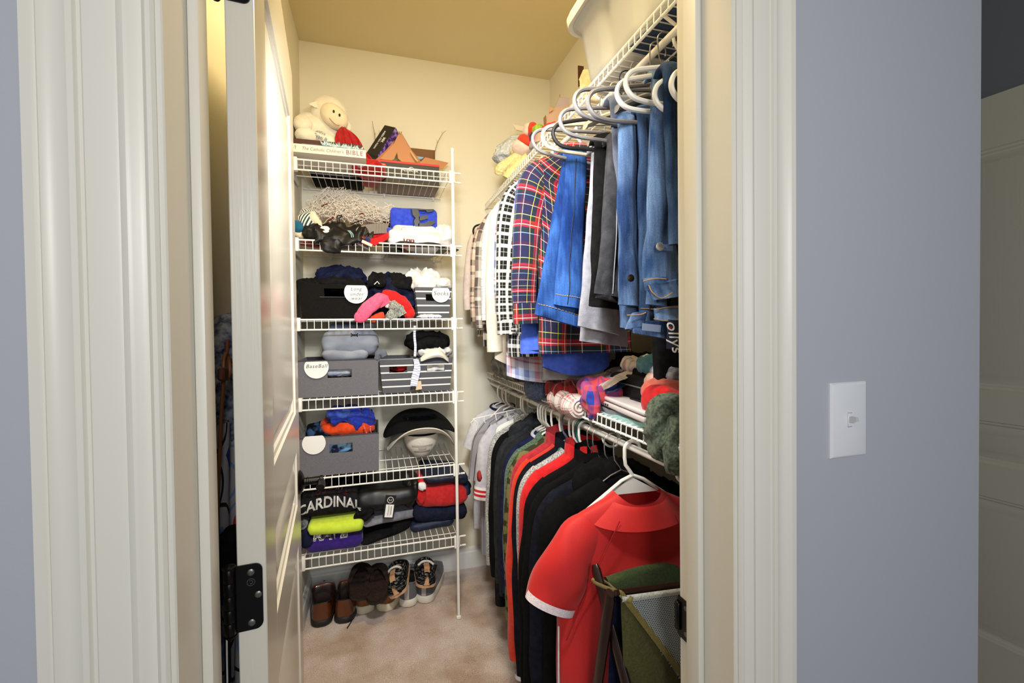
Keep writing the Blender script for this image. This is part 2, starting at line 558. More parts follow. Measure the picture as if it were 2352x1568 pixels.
def build_door(name, M, W, H, T, mat, both=True, swap=False):
    """local: x along the leaf from the hinge, y through the thickness (visible face at y=0), z up"""
    root = bpy.data.objects.new(name, None); COL.objects.link(root)
    root.matrix_basis = M
    root['kind'] = 'structure'
    panels = [(0.29, 0.755), (0.86, 1.0), (1.10, 1.87)]
    x0, x1 = 0.112, W-0.112
    zs = [0.008]+[z for p in panels for z in p]+[H]
    for k, (a, b) in enumerate(((0, x0), (x1, W))):
        part('stile', MB().box(((a+b)/2, T/2, H/2+0.004), (b-a, T, H-0.008), bev=0.0012), mat, root, local=True)
    for k in range(0, 8, 2):
        a, b = zs[k], zs[k+1]
        part('rail', MB().box(((x0+x1)/2, T/2, (a+b)/2), (x1-x0, T, b-a)), mat, root, local=True)
    # recessed field with a sloped ovolo frame around each panel
    for a, b in panels:
        mb = MB()
        steps = [(0.0, 0.0), (0.003, 0.004), (0.010, 0.0055), (0.014, 0.0095), (0.020, 0.0105), (0.045, 0.003), (0.047, 0.0025)]
        rings = []
        for side in (0, 1):
            vs_ = []
            for d, dep in steps:
                y = dep if side == 0 else T-dep
                vs_ += [(x0+d, y, a+d), (x1-d, y, a+d), (x1-d, y, b-d), (x0+d, y, b-d)]
            fs = []
            for s in range(len(steps)-1):
                for k in range(4):
                    q = [s*4+k, s*4+(k+1) % 4, s*4+4+(k+1) % 4, s*4+4+k]
                    fs.append(q if side == 0 else q[::-1])
            e = (len(steps)-1)*4
            fs.append([e, e+1, e+2, e+3] if side == 0 else [e+3, e+2, e+1, e])
            mb.add(vs_, fs)
        part('panel', mb, mat, root, local=True, smooth=20)
    return root

def door_matrix(hx, hy, ax, ay):
    """x axis (ax, ay) along the leaf; +y local points away from the visible face"""
    a = Vector((ax, ay, 0)).normalized()
    return Matrix(((a.x, -a.y, 0, hx), (a.y, a.x, 0, hy), (0, 0, 1, 0), (0, 0, 0, 1)))
door1 = build_door('door_1', door_matrix(-0.148, 0.692, -0.0857, 0.996), 0.711, 2.035, 0.035, M_DOOR)
# hinge with knuckles, leaf and screws on the door edge
hz = 0.955
def hinge(z, full):
    hb = MB()
    DM = world_matrix(door1)
    q = []
    for k in range(7):
        w = pi/2*k/6
        q.append((0.024-0.008+0.012*0-0.008+0.008*0, 0))
    # leaf: rounded on the side away from the knuckles, lying on the door edge (local x = 0 plane)
    y0, y1, r = 0.034, 0.0045, 0.0095
    pts = [(y0+0.004, z-0.045), (y0+0.004, z+0.045)]
    pts += [(y1+r-r*sin(pi/2*k/6), z+0.045-r+r*cos(pi/2*k/6)) for k in range(7)]
    pts += [(y1+r-r*cos(pi/2*k/6), z-0.045+r-r*sin(pi/2*k/6)) for k in range(7)]
    lm = MB().prism(pts, 'x', -0.0022, 0.0004)
    o = part('hinge', lm, M_BLACKMETAL, door1, 'black hinge leaf on the door edge', local=True)
    kb = MB()
    for k in range(5):
        kb.lathe([(0.0, 0.0), (0.0068, 0.0), (0.0073, 0.0006), (0.0073, 0.0168), (0.0068, 0.0174), (0.0, 0.0174)], 16, Matrix.Translation((-0.004, 0.0435, z-0.045+k*0.018)))
    kb.lathe([(0.0, 0.0), (0.008, 0.0), (0.0085, 0.002), (0.006, 0.004), (0.0, 0.0045)], 16, Matrix.Translation((-0.004, 0.0435, z+0.045)))
    kb.lathe([(0.0, -0.006), (0.004, -0.005), (0.006, -0.002), (0.008, 0.0), (0.0, 0.0)], 16, Matrix.Translation((-0.004, 0.0435, z-0.045)))
    part('knuckle', kb, M_BLACKMETAL, o, local=True)
    for (yy, zz) in ((0.0185, 0.034), (0.010, 0.002), (0.0185, -0.035)):
        s = MB().lathe([(0.0, 0.0), (0.0046, 0.0), (0.0046, 0.0006), (0.0036, 0.0013), (0.0, 0.0015)], 14)
        s.box((0, 0, 0.0014), (0.0055, 0.0011, 0.0008)); s.box((0, 0, 0.0014), (0.0011, 0.0055, 0.0008))
        s.xform(Matrix.Translation((-0.0022, yy, z+zz)) @ Matrix.Rotation(-pi/2, 4, 'Y') @ Matrix.Rotation(0.5+yy*40, 4, 'Z'))
        part('screw', s, M_SCREW, o, local=True)
    return o
ho = hinge(hz, True)
M_ETCH = plain('worn_hinge_marking', (96, 92, 88), 0.5, 0.5)
em = MB().tube(arc((0, 0, 0), 0.0047, 0, 2*pi, 24, (0, 1, 0), (0, 0, 1))[:-1], 0.0004, 5, closed=True)
em.tube(arc((0, 0, 0), 0.0022, 0.6, 5.2, 12, (0, 1, 0), (0, 0, 1)), 0.0004, 5)
em.xform(Matrix.Translation((-0.0023, 0.0185, hz+0.0205)))
part('maker_stamp', em, M_ETCH, ho, 'worn round maker stamp', local=True)
hinge(1.80, False)
hinge(0.22, False)
# lever handle near the free edge
def lever():
    DM = world_matrix(door1)
    root = MB().lathe([(0.0, 0.0), (0.031, 0.0), (0.0325, 0.003), (0.030, 0.007), (0.022, 0.011), (0.0145, 0.014), (0.0, 0.015)], 28, Matrix.Translation((0.651, 0, 0.905)) @ Matrix.Rotation(pi/2, 4, 'X'))
    h = part('door_handle', root, M_BLACKMETAL, door1, 'black lever handle', local=True)
    sp = MB().lathe([(0.0, 0.012), (0.0105, 0.012), (0.0105, 0.020), (0.0115, 0.021), (0.0115, 0.024), (0.0105, 0.025), (0.0105, 0.052), (0.0125, 0.054), (0.0125, 0.060), (0.009, 0.062), (0.0, 0.062)], 20, Matrix.Translation((0.651, 0, 0.905)) @ Matrix.Rotation(pi/2, 4, 'X'))
    part('spindle', sp, M_BLACKMETAL, h, local=True)
    pts = bez([(0.651, -0.054, 0.903), (0.640, -0.056, 0.902), (0.620, -0.057, 0.901), (0.606, -0.056, 0.900), (0.598, -0.055, 0.900)], 5)
    part('lever', MB().tube(pts, [0.010]*len(pts), 14, flat=(0.85, 1.1), up=(0, 0, 1)), M_BLACKMETAL, h, local=True)
lever()

# hall door, standing open beyond the corner
door2 = build_door('door_2', door_matrix(1.86, 1.16, 0.095, -0.995), 0.76, 2.035, 0.035, M_DOOR2)

# ------------------------------------------------------------------ light switch
M_PLATE = plain('white_switch_plastic', (226, 228, 232), 0.4)
M_TOGGLE = plain('pale_grey_toggle_plastic', (196, 198, 198), 0.45)
sw = thing('light_switch', 'white toggle light switch on the grey wall beside the doorway', 'switch', (0.7605, YO, 1.093))
pl = MB()
steps = [(0.0, 0.0), (0.0, 0.0028), (0.002, 0.0050), (0.005, 0.0062)]
vs_ = []
w, hgt = 0.0405, 0.063
for d, p in steps:
    vs_ += [(-w+d, -p, -hgt+d), (w-d, -p, -hgt+d), (w-d, -p, hgt-d), (-w+d, -p, hgt-d)]
# front face with a slot
sx, sz = 0.0052, 0.0123
vs_ += [(-sx, -0.0062, -sz), (sx, -0.0062, -sz), (sx, -0.0062, sz), (-sx, -0.0062, sz)]
vs_ += [(-sx, -0.0035, -sz), (sx, -0.0035, -sz), (sx, -0.0035, sz), (-sx, -0.0035, sz)]
fs = []
for s in range(5):
    for k in range(4): fs.append([s*4+k, s*4+(k+1) % 4, s*4+4+(k+1) % 4, s*4+4+k])
fs.append([20, 21, 22, 23])
pl.add(vs_, fs)
pl.xform(Matrix.Translation((0.7605, YO, 1.156)))
part('cover_plate', pl, M_PLATE, sw, smooth=25)
tg = MB()
tg.box((0.7605, YO-0.0055, 1.156), (0.0092, 0.004, 0.0225), bev=0.001)
part('toggle_frame', tg, M_PLATE, sw)
tg = MB()
tg.add([(-.0035, 0, -.005), (.0035, 0, -.005), (.0035, 0, .006), (-.0035, 0, .006), (-.003, -.0125, -.001+.0), (.003, -.0125, -.001), (.003, -.0115, .0055), (-.003, -.0115, .0055),
        ], [[0, 1, 5, 4], [1, 2, 6, 5], [2, 3, 7, 6], [3, 0, 4, 7], [4, 5, 6, 7], [3, 2, 1, 0]])
tg.xform(Matrix.Translation((0.7605, YO-0.0065, 1.156)))
part('toggle', tg, M_TOGGLE, sw, smooth=20)

# ------------------------------------------------------------------ white wire shelves
M_WIRE = plain('white_vinyl_coated_wire', (238, 238, 236), 0.35)
M_CLIPS = plain('white_plastic_clips', (234, 233, 228), 0.4)
YF = 2.035                                                       # front of the left stack
DECKS = [2.018, 1.690, 1.362, 1.030, 0.700, 0.370]               # deck heights, top to bottom
XS0, XS1 = XL+0.004, 0.362
SHELF_LABELS = ['topmost white wire shelf of the left stack, under the white lamb and books',
                'second white wire shelf from the top, holding the heap of white netting',
                'third white wire shelf from the top, holding the black bin and the socks',
                'fourth white wire shelf from the top, holding the plain grey bin labelled baseball',
                'fifth white wire shelf from the top, holding the two cowboy hats',
                'lowest white wire shelf of the left stack, holding folded sweatshirts']
def wire_shelf_x(z, label):
    t = thing('wire_shelf', label, 'shelf', ((XS0+XS1)/2, (YF+YB)/2, z), 0, 'wire shelves of the left stack')
    for nm, y, zz, r, xe in (('front_rail', YF, z, 0.0036, 0.018), ('lip_rail', YF-0.001, z-0.042, 0.0036, 0.014), ('back_rail', YB-0.012, z-0.004, 0.003, 0.0), ('middle_rail', YF+0.20, z-0.005, 0.0022, 0.0), ('middle_rail', YF+0.055, z-0.005, 0.0018, 0.0)):
        part(nm, MB().tube([(XS0+0.004, y, zz), (XS1+xe-0.012, y, zz)], r, 8), M_WIRE, t)
    mb = MB(); k = 0
    x = XS0+0.035
    while x < XS1-0.012:
        mb.tube([(x, YB-0.012, z+0.001), (x, YF+0.004, z+0.001), (x, YF-0.0035, z-0.004), (x, YF-0.0045, z-0.043)], 0.00145, 5)
        x += 0.0278
    part('cross_wires', mb, M_WIRE, t, kind='stuff')
    eb = MB()
    eb.box((XS0+0.021, YF+0.006, z-0.0195), (0.034, 0.028, 0.056), bev=0.003, seg=2)
    eb.box((XS0+0.006, YF+0.12, z-0.030), (0.008, 0.25, 0.022), bev=0.002)
    part('end_bracket', eb, M_CLIPS, t)
    for x in (-0.20, 0.06, 0.31):
        cb = MB().box((x, YB-0.007, z-0.006), (0.010, 0.014, 0.026), bev=0.002)
        cb.lathe([(0.0, 0.0), (0.004, 0.0), (0.004, 0.002), (0.0, 0.003)], 10, Matrix.Translation((x, YB-0.014, z+0.012)) @ Matrix.Rotation(pi/2, 4, 'X'))
        part('wall_clip', cb, M_CLIPS, t)
    for zz in (z, z-0.042):
        part('wire_end', MB().tube([(XS1+0.004, YF, zz), (XS1+0.022, YF, zz)], [0.0042, 0.0046], 8), M_CLIPS, t)
    return t
for z, lb in zip(DECKS, SHELF_LABELS): wire_shelf_x(z, lb)

pole = thing('support_pole', 'white upright pole clipped to the right end of the shelf stack', 'pole', (0.345, YF-0.014, 0.0))
part('pole', MB().box((0.345, YF-0.0135, 1.058), (0.0135, 0.010, 2.10), bev=0.002), M_CLIPS, pole)
part('top_cap', MB().box((0.345, YF-0.0135, 2.113), (0.0155, 0.012, 0.020), bev=0.002), M_CLIPS, pole)
part('foot', MB().box((0.345, YF-0.0135, 0.009), (0.021, 0.017, 0.016), bev=0.003), M_CLIPS, pole)
for z in DECKS:
    part('shelf_clip', MB().box((0.336, YF-0.004, z-0.021), (0.010, 0.012, 0.058), bev=0.002).box((0.354, YF-0.004, z-0.021), (0.006, 0.012, 0.050), bev=0.002), M_CLIPS, pole)

# right wall: two long shelves with hanging rods
XF = 0.598
def wire_shelf_y(z, ya, yb, label, rod_label):
    t = thing('long_wire_shelf', label, 'shelf', ((XF+XR)/2, (ya+yb)/2, z), 0, 'long wire shelves on the right wall')
    for nm, x, zz, r in (('front_rail', XF, z, 0.0036), ('lip_rail', XF-0.001, z-0.026, 0.0036), ('back_rail', XR-0.012, z-0.004, 0.003), ('middle_rail', XF+0.13, z-0.005, 0.0026), ('middle_rail', XF+0.26, z-0.005, 0.0026)):
        part(nm, MB().tube([(x, ya, zz), (x, yb, zz)], r, 8), M_WIRE, t)
    mb = MB(); y = ya+0.01
    while y < yb-0.004:
        mb.tube([(XR-0.012, y, z+0.001), (XF+0.004, y, z+0.001), (XF-0.0035, y, z-0.004), (XF-0.0045, y, z-0.028)], 0.0016, 5)
        y += 0.0254
    part('cross_wires', mb, M_WIRE, t, kind='stuff')
    zr = z-0.062
    # a hanging rod, carried by J hooks from the shelf lip
    rod = thing('hanging_rod', rod_label, 'rod', (0.62, (ya+yb)/2, zr-0.012), 0)
    part('rod', MB().tube([(0.62, ya, zr), (0.62, yb, zr)], 0.0085, 12), M_CLIPS, rod)
    for y in (ya+0.13, ya+0.46, ya+0.80, ya+1.13, ya+1.5):
        pts = bez([(XF, y, z-0.03), (XF+0.03, y, z-0.044), (XF+0.065, y, z-0.058), (XF+0.078, y, z-0.078), (XF+0.066, y, z-0.098), (XF+0.042, y, z-0.098), (XF+0.026, y, z-0.085), (0.62, y, zr-0.010)], 5)
        part('hook', MB().tube(pts, 0.0036, 8), M_CLIPS, rod)
    return t
wire_shelf_y(1.072, 0.70, 2.445, 'long lower wire shelf on the right wall, loaded with folded clothes and a white laptop', 'white hanging rod under the lower right shelf, carrying the jackets and red shirt')
wire_shelf_y(2.002, 0.70, 2.445, 'long upper wire shelf on the right wall, under the big plastic tote', 'white hanging rod under the upper right shelf, carrying the shirts and jeans')

# ------------------------------------------------------------------ soft goods
def fold_section(w, h, d, layers, nose, groove=0.35):
    """closed outline (y, z) of folded cloth: front at y=0 with one rounded nose per layer, depth d"""
    P = []
    nb = 5
    for k in range(nb): P.append((d-(d-nose)*k/nb, 0.0))
    lh = h/layers
    for L in range(layers):
        for k in range(9):
            a = -pi/2+pi*k/8
            g = nose*(1-cos(a)*1.0)
            if k in (0, 8) and layers > 1 and not (L == 0 and k == 0) and not (L == layers-1 and k == 8): g = nose*(1+groove)
            P.append((g+(0.15*nose*((L*37) % 5)/5), lh*(L+0.5)+0.5*lh*sin(a)))
    for k in range(1, nb+1): P.append((nose+(d-nose)*k/nb, h*(1+0.05*sin(pi*k/nb))))
    P.append((d+0.012, h*0.75)); P.append((d+0.014, h*0.5)); P.append((d+0.012, h*0.25))
    return P

def folded_mb(P0, P1, d, layers=1, seed=0, wob=0.006, nose=None, er=0.03, skew=0.0, slope=0.0, nx=26, puff=0.0, freq=9.0, endmin=0.35):
    """folded garment; P0 lower-left-front corner, P1 upper-right-front, depth d"""
    P0 = Vector(P0); P1 = Vector(P1)
    w = P1.x-P0.x; h = max(0.008, P1.z-P0.z-slope*w*0.5)
    nose = nose or min(0.5*h/layers, 0.028)
    sec = fold_section(w, h, d, layers, nose)
    n = len(sec)
    off = Vector((seed*5.3, seed*2.9, seed*8.7))
    mb = MB()
    per = sum((Vector(sec[i])-Vector(sec[i-1])).length for i in range(n))
    def fn(i, j):
        x = w*j/nx
        y, z = sec[i]
        e = min(x, w-x)
        s = 1.0
        if e < er: s = endmin+(1-endmin)*math.sqrt(max(0, 1-(1-e/er)**2))
        z = h*0.5+(z-h*0.5)*s*(1+puff*sin(pi*x/w))
        y = y+(1-s)*0.020
        p = Vector((P0.x+x, P0.y+y+skew*(x/w-0.5), P0.z+z+slope*(x-w*0.5)))
        q = Vector((p.x*freq*0.55, p.y*freq*0.8, p.z*freq*2.0))+off
        q2 = q*2.6
        p += Vector((0.5*wob*noise.noise(q2+Vector((3, 1, 7))), wob*noise.noise(q+Vector((9, 2, 4)))+0.6*wob*noise.noise(q2), wob*(noise.noise(q)+0.5*noise.noise(q2+Vector((1, 5, 2))))))
        return p
    mb.grid(fn, n, nx, cu=True, su=per, sv=w, capv0=True, capv1=True, flip=False)
    # UV: swap so that u runs along x and v along the fold
    for k in list(mb.uv): mb.uv[k] = [(t[1], t[0]) for t in mb.uv[k]]
    return mb

def folded(name, label, P0, P1, d, mat, cat='clothes', group=None, **k):
    return solo(name, folded_mb(P0, P1, d, **k), mat, label, cat, group, smooth=60)

def lump(name, label, P0, P1, depth, mat, cat='clothes', group=None, seed=0, amp=0.018, freq=14, ex=0.8, nu=44, nv=26, tilt=0.0, y=None, ridge=True, detail=3):
    """crumpled cloth filling the box P0..P1 (front corners) and depth"""
    P0 = Vector(P0); P1 = Vector(P1)
    c = Vector(((P0.x+P1.x)/2, P0.y+depth/2, (P0.z+P1.z)/2))
    mb = MB().blob(c, ((P1.x-P0.x)/2, depth/2, (P1.z-P0.z)/2), seed, amp, freq, ex, nu, nv, rot=Matrix.Rotation(tilt, 3, 'Y') if tilt else None, ridge=ridge, detail=detail)
    if c.x < 0.37 and c.y > 2.0:
        ds = [d for d in DECKS if d < c.z+0.03]
        if ds:
            zf = max(ds)+0.002
            for p in mb.v:
                if p.y > YF-0.002 and p.z < zf: p.z = zf-0.003*min(1, (zf-p.z)*30)
    return solo(name, mb, mat, label, cat, group, smooth=70)

M_BLACKCLOTH = fabric('black_knit_cloth', (15, 15, 16), (25, 25, 27), sheen=0.06)
M_NAVY = fabric('navy_cotton', (20, 24, 48), (30, 36, 66), sheen=0.08)
M_NAVYSHINE = fabric('navy_polyester', (24, 32, 52), (34, 46, 72), rough=0.5, bump=0.15)
M_RED = fabric('red_cotton', (186, 22, 26), (208, 34, 36))
M_WHITEC = fabric('white_cotton', (228, 226, 222), (240, 238, 234))
M_GREYC = fabric('grey_fleece', (122, 122, 130), (138, 138, 146))
M_BLUEC = fabric('royal_blue_cotton', (40, 62, 186), (54, 78, 206))

# ------------------------------------------------------------------ topmost left shelf
D1 = DECKS[0]+0.003
M_PAPER = plain('off_white_book_paper', (222, 214, 196), 0.7)
M_COVER = plain('white_glossy_book_cover', (232, 224, 214), 0.4)
M_INKBROWN = plain('grey_brown_spine_ink', (120, 104, 98), 0.6)
M_INKRED = plain('dark_red_spine_ink', (122, 60, 66), 0.6)
case = solo('laptop_case', MB().box((-0.155, 2.335, D1+0.021), (0.235, 0.19, 0.040), bev=0.012, seg=3), M_BLACKCLOTH, 'black soft case flat on the topmost shelf under the white bible', 'case')
part('piping', MB().tube([(-0.268, 2.243, D1+0.012), (-0.20, 2.240, D1+0.011), (-0.10, 2.240, D1+0.010), (-0.05, 2.241, D1+0.014), (-0.039, 2.26, D1+0.02)], 0.0035, 8), plain('grey_nylon_piping', (150, 152, 154), 0.6), case, 'grey piping')
zb = (-0.211, 2.030, 2.044)[2]
bk = thing('book', 'thick white children\'s bible lying spine outward on the black case', 'book', (-0.14, 2.14, zb))
bx0, bx1, by0, by1 = -0.318, -0.022, 2.028, 2.250
part('cover', MB().box(((bx0+bx1)/2, (by0+by1)/2, zb+0.0015), (bx1-bx0, by1-by0, 0.003)).box(((bx0+bx1)/2, (by0+by1)/2, zb+0.0335), (bx1-bx0, by1-by0, 0.003)).box(((bx0+bx1)/2, by0+0.001, zb+0.0175), (bx1-bx0, 0.004, 0.035), bev=0.001), M_COVER, bk)
part('page_block', MB().box(((bx0+bx1)/2, (by0+by1)/2+0.001, zb+0.0175), (bx1-bx0-0.006, by1-by0-0.006, 0.0295)), M_PAPER, bk)
SM = face_M((0, by0-0.0012, zb+0.0175), (1, 0, 0), (0, 0, 1))
text_part('spine_title', "The Catholic Children's", 0.0185, SM @ Matrix.Translation((-0.192, 0.0, 0)), M_INKBROWN, bk, shear=0.25, squash=0.90, extrude=0.0003)
text_part('spine_word', 'BIBLE', 0.0265, SM @ Matrix.Translation((-0.068, 0.0, 0)), M_INKRED, bk, squash=1.0, extrude=0.0003, spacing=1.12)
text_part('publisher_mark', 'L\u2020', 0.018, SM @ Matrix.Translation((-0.300, 0.004, 0)), M_INKRED, bk, extrude=0.0003)
z2 = zb+0.0355
pm = thing('notebook', 'thin grey blue notebook stacked on top of the white bible', 'book', (-0.165, 2.16, z2))
zn = (-0.204, 2.045, 2.088)[2]
part('cover', MB().box((-0.152, 2.14, zn-0.001), (0.245, 0.19, 0.002)).box((-0.148, 2.14, z2+0.001), (0.245, 0.19, 0.002)), plain('slate_blue_card', (120, 130, 152), 0.6), pm)
part('page_block', MB().box((-0.150, 2.143, (z2+zn)/2), (0.24, 0.186, zn-z2-0.004)), plain('grey_blue_pages', (136, 144, 160), 0.7), pm)
zt_ = (-0.264, 2.060, 2.115)[2]
br = thing('dark_book', 'dark brown hardback book under the white lamb', 'book', (-0.17, 2.2, zn))
part('cover', MB().box((-0.172, 2.170, (zn+zt_)/2), (0.27, 0.21, zt_-zn-0.001), bev=0.002), plain('dark_brown_book_cloth', (70, 34, 28), 0.6), br)
part('page_block', MB().box((-0.168, 2.172, (zn+zt_)/2), (0.267, 0.204, 0.012)), M_PAPER, br)
# pale blue feathers
fm = MB(); rnd = random.Random(5)
for k in range(150):
    x = -0.195+0.16*rnd.random(); y = 2.045+0.012*rnd.random()
    a = rnd.gauss(0, 0.9); L = 0.012+0.016*rnd.random()
    b = Vector((x, y, zn+0.001+0.004*rnd.random()-0.010*(x+0.19)/0.16))
    t = b+Vector((L*sin(a), -0.35*L*rnd.random(), L*abs(cos(a))*0.8))
    s = Vector((0.0016*cos(a), 0.0003, -0.0016*sin(a)))
    fm.add([b-s*0.4, b+s*0.4, (b+t)/2+s, t, (b+t)/2-s], [[0, 1, 2, 3, 4]])
solo('feather_trim', fm, fabric('pale_blue_feather', (176, 214, 222), (206, 232, 236), scale=200), 'fluffy pale blue feather trim on the notebook under the lamb', 'feathers', smooth=0)

# white plush lamb
M_PLUSH = fabric('cream_white_plush', (238, 230, 208), (246, 240, 224), scale=30, bump=0.8, bscale=300, sheen=0.5)
M_FACE = fabric('cream_velour_face', (236, 222, 188), (240, 228, 198), scale=30, bump=0.3, sheen=0.4)
ZL = z2+0.040
lamb = thing('plush_lamb', 'white plush lamb toy with embroidered blue words sitting on the books', 'stuffed toy', (-0.18, 2.28, ZL))
def ell(c, s, rot=None, seed=1, amp=0.003, nu=32, nv=20):
    return MB().blob(c, s, seed, amp, 20, 1.0, nu, nv, rot=rot, ridge=False)
RY = lambda a: Matrix.Rotation(radians(a), 3, 'Y')
lb_ = part('body', ell((-0.222, 2.290, 2.244), (0.112, 0.070, 0.068), RY(24), 2), M_PLUSH, lamb)
part('head', ell((-0.183, 2.270, 2.318), (0.084, 0.070, 0.078), RY(20), 3), M_PLUSH, lamb)
part('face', ell((-0.158, 2.215, 2.287), (0.066, 0.045, 0.050), RY(42), 4, 0.0015), M_FACE, lamb)
part('ear', MB().add([(-0.218, 2.220, 2.354), (-0.216, 2.220, 2.340), (-0.225, 2.210, 2.315), (-0.240, 2.205, 2.315), (-0.263, 2.205, 2.325), (-0.256, 2.205, 2.332), (-0.223, 2.238, 2.352), (-0.229, 2.235, 2.330), (-0.255, 2.228, 2.335)], [[0, 1, 2, 3, 4, 5], [6, 8, 7], [0, 6, 1], [1, 6, 7, 2], [2, 7, 3], [3, 7, 8, 4], [4, 8, 5], [5, 8, 6, 0]]), M_PLUSH, lamb, smooth=80)
part('ear', ell((-0.114, 2.250, 2.272), (0.020, 0.014, 0.036), RY(-40), 6, 0.001), M_PLUSH, lamb)
part('foot', ell((-0.292, 2.235, 2.244), (0.040, 0.045, 0.040), None, 7), M_PLUSH, lamb)
part('foot', ell((-0.271, 2.200, 2.178), (0.052, 0.045, 0.036), RY(12), 8), M_PLUSH, lamb)
lf_ = part('foot', ell((-0.191, 2.190, 2.167), (0.060, 0.035, 0.030), RY(20), 9), M_PLUSH, lamb)
M_EYE = plain('black_glossy_toy_eye', (12, 10, 9), 0.15)
for c in ((-0.157, 2.169, 2.290), (-0.133, 2.171, 2.278)):
    part('eye', MB().blob(c, (0.0048, 0.004, 0.0066), nu=14, nv=8), M_EYE, lamb)
part('mouth', MB().tube(bez([(-0.176, 2.170, 2.259), (-0.162, 2.167, 2.242), (-0.148, 2.168, 2.232), (-0.134, 2.173, 2.232)], 6), 0.0012, 6), plain('dark_pink_thread', (150, 92, 84), 0.8), lamb)
M_BLUETHREAD = plain('pale_blue_embroidery', (112, 134, 190), 0.8)
for wd, c in (('God', Vector((-0.220, 2.180, 2.208))), ('Bless', Vector((-0.212, 2.170, 2.189))), ('Evan B', Vector((-0.214, 2.148, 2.165)))):
    wrap_on(text_part('embroidered_words', wd, 0.0225, face_M(c, (1, 0.0, -0.46), (0.46, 0, 1)), M_BLUETHREAD, lamb, extrude=0.0008), [lb_, lf_], 0.0008)

# red cloth falling from the lamb over the shelf
M_REDCLOTH = fabric('deep_red_satin_cloth', (160, 14, 20), (184, 24, 28), rough=0.6, bump=0.1)
def red_cloth():
    rows = [((-0.126, 2.170, 2.226), (-0.113, 2.190, 2.234)), ((-0.147, 2.150, 2.190), (-0.076, 2.190, 2.211)), ((-0.151, 2.135, 2.150), (-0.047, 2.190, 2.175)), ((-0.140, 2.130, 2.115), (-0.029, 2.200, 2.141)), ((-0.086, 2.120, 2.082), (-0.002, 2.200, 2.112)), ((-0.083, 2.110, 2.045), (0.013, 2.200, 2.081)), ((-0.084, 2.130, 2.014), (0.016, 2.200, 2.042))]
    nu, nv = 56, 40
    mb = MB()
    L = [Vector(a) for a, b in rows]; R = [Vector(b) for a, b in rows]
    cl = bez(L, 8); cr = bez(R, 8)
    def fn(i, j):
        t = j/nv*(len(cl)-1); k = min(int(t), len(cl)-2); f = t-k
        a = cl[k].lerp(cl[k+1], f); b = cr[k].lerp(cr[k+1], f)
        u = i/nu
        if i <= nu//2: uu = u*2
        else: uu = 2-u*2
        p = a.lerp(b, uu)
        amp = 0.012*(0.3+j/nv)
        ph = 9+2*sin(j/nv*3)
        back = 0.05 if i > nu//2 else 0
        p.y += back+amp*sin(uu*ph*2.2+1.2*j/nv)+0.006*noise.noise(Vector((uu*4, j*0.2, 1)))
        p.z += 0.004*noise.noise(Vector((uu*7, j*0.2, 4)))
        p.z = max(p.z, D1)
        return p
    mb.grid(fn, nu, nv, cu=True, capv0=True, capv1=True)
    mb.blob((0.000, 2.25, D1+0.032), (0.062, 0.14, 0.034), 4, 0.012, 16, 0.8, 40, 22, floor=D1)
    return solo('red_cloth', mb, M_REDCLOTH, 'deep red cloth spilling from the lamb onto the topmost shelf', 'cloth', smooth=80)
red_cloth()

# shoe box with red rim
M_BOXBLACK = plain('black_printed_shoe_box_card', (34, 36, 38), 0.5, bump=(150, 0.15, 0.001, 2))
M_BOXRED = plain('red_box_rim_print', (206, 40, 40), 0.5)
M_KRAFT = plain('tan_kraft_cardboard', (196, 142, 104), 0.85, bump=(90, 0.15, 0.001, 3))
M_KRAFTD = plain('brown_cardboard', (128, 92, 62), 0.85)
M_GREYCARD = plain('grey_card', (150, 132, 124), 0.85)
M_WHITEINK = plain('white_print', (232, 232, 230), 0.6)
sx0, sx1, sy0, sy1, sz = (0.027, 2.262, 2.018)[0], (0.320, 2.262, 2.029)[0], 2.262, 2.435, D1
sh = thing('shoe_box', 'open black shoe box with a red rim on the topmost shelf, holding cardboard models', 'box', ((sx0+sx1)/2, (sy0+sy1)/2, sz))
T = 0.003; HB = 0.108
bm_ = MB()
bm_.box(((sx0+sx1)/2, sy0+T/2, sz+HB/2), (sx1-sx0, T, HB)).box(((sx0+sx1)/2, sy1-T/2, sz+HB/2), (sx1-sx0, T, HB))
bm_.box((sx0+T/2, (sy0+sy1)/2, sz+HB/2), (T, sy1-sy0-2*T, HB)).box((sx1-T/2, (sy0+sy1)/2, sz+HB/2), (T, sy1-sy0-2*T, HB))
part('box_body', bm_, M_BOXBLACK, sh)
part('box_base', MB().box(((sx0+sx1)/2, (sy0+sy1)/2, sz-0.0005), (sx1-sx0, sy1-sy0, 0.002)), M_GREYCARD, sh, 'plain grey base')
part('rim_band', MB().box(((sx0+sx1)/2, sy0-0.0008, sz+HB-0.0045), (sx1-sx0+0.002, 0.002, 0.010)).box((sx1+0.0005, (sy0+sy1)/2, sz+HB-0.0045), (0.002, sy1-sy0, 0.010)), M_BOXRED, sh, 'red rim band')
part('size_label', MB().prism([(sx0+0.001, sz+HB-0.030), (sx0+0.038, sz+HB-0.030), (sx0+0.041, sz+HB-0.026), (sx0+0.036, sz+HB-0.017), (sx0+0.001, sz+HB-0.015)], 'y', sy0-0.0014, sy0-0.0002), M_BOXRED, sh, 'red size label')
BM = face_M((0, sy0-0.0010, sz), (1, 0, 0), (0, 0, 1))
text_part('label_print', 'ORIGINAL', 0.007, BM @ Matrix.Translation((sx0+0.019, HB-0.022, 0.0008)), M_WHITEINK, sh, extrude=0.0002)
text_part('brand_print', 'Airwalk', 0.026, BM @ Matrix.Translation((sx0+0.150, HB-0.038, 0)), M_WHITEINK, sh, extrude=0.0003, shear=0.2)
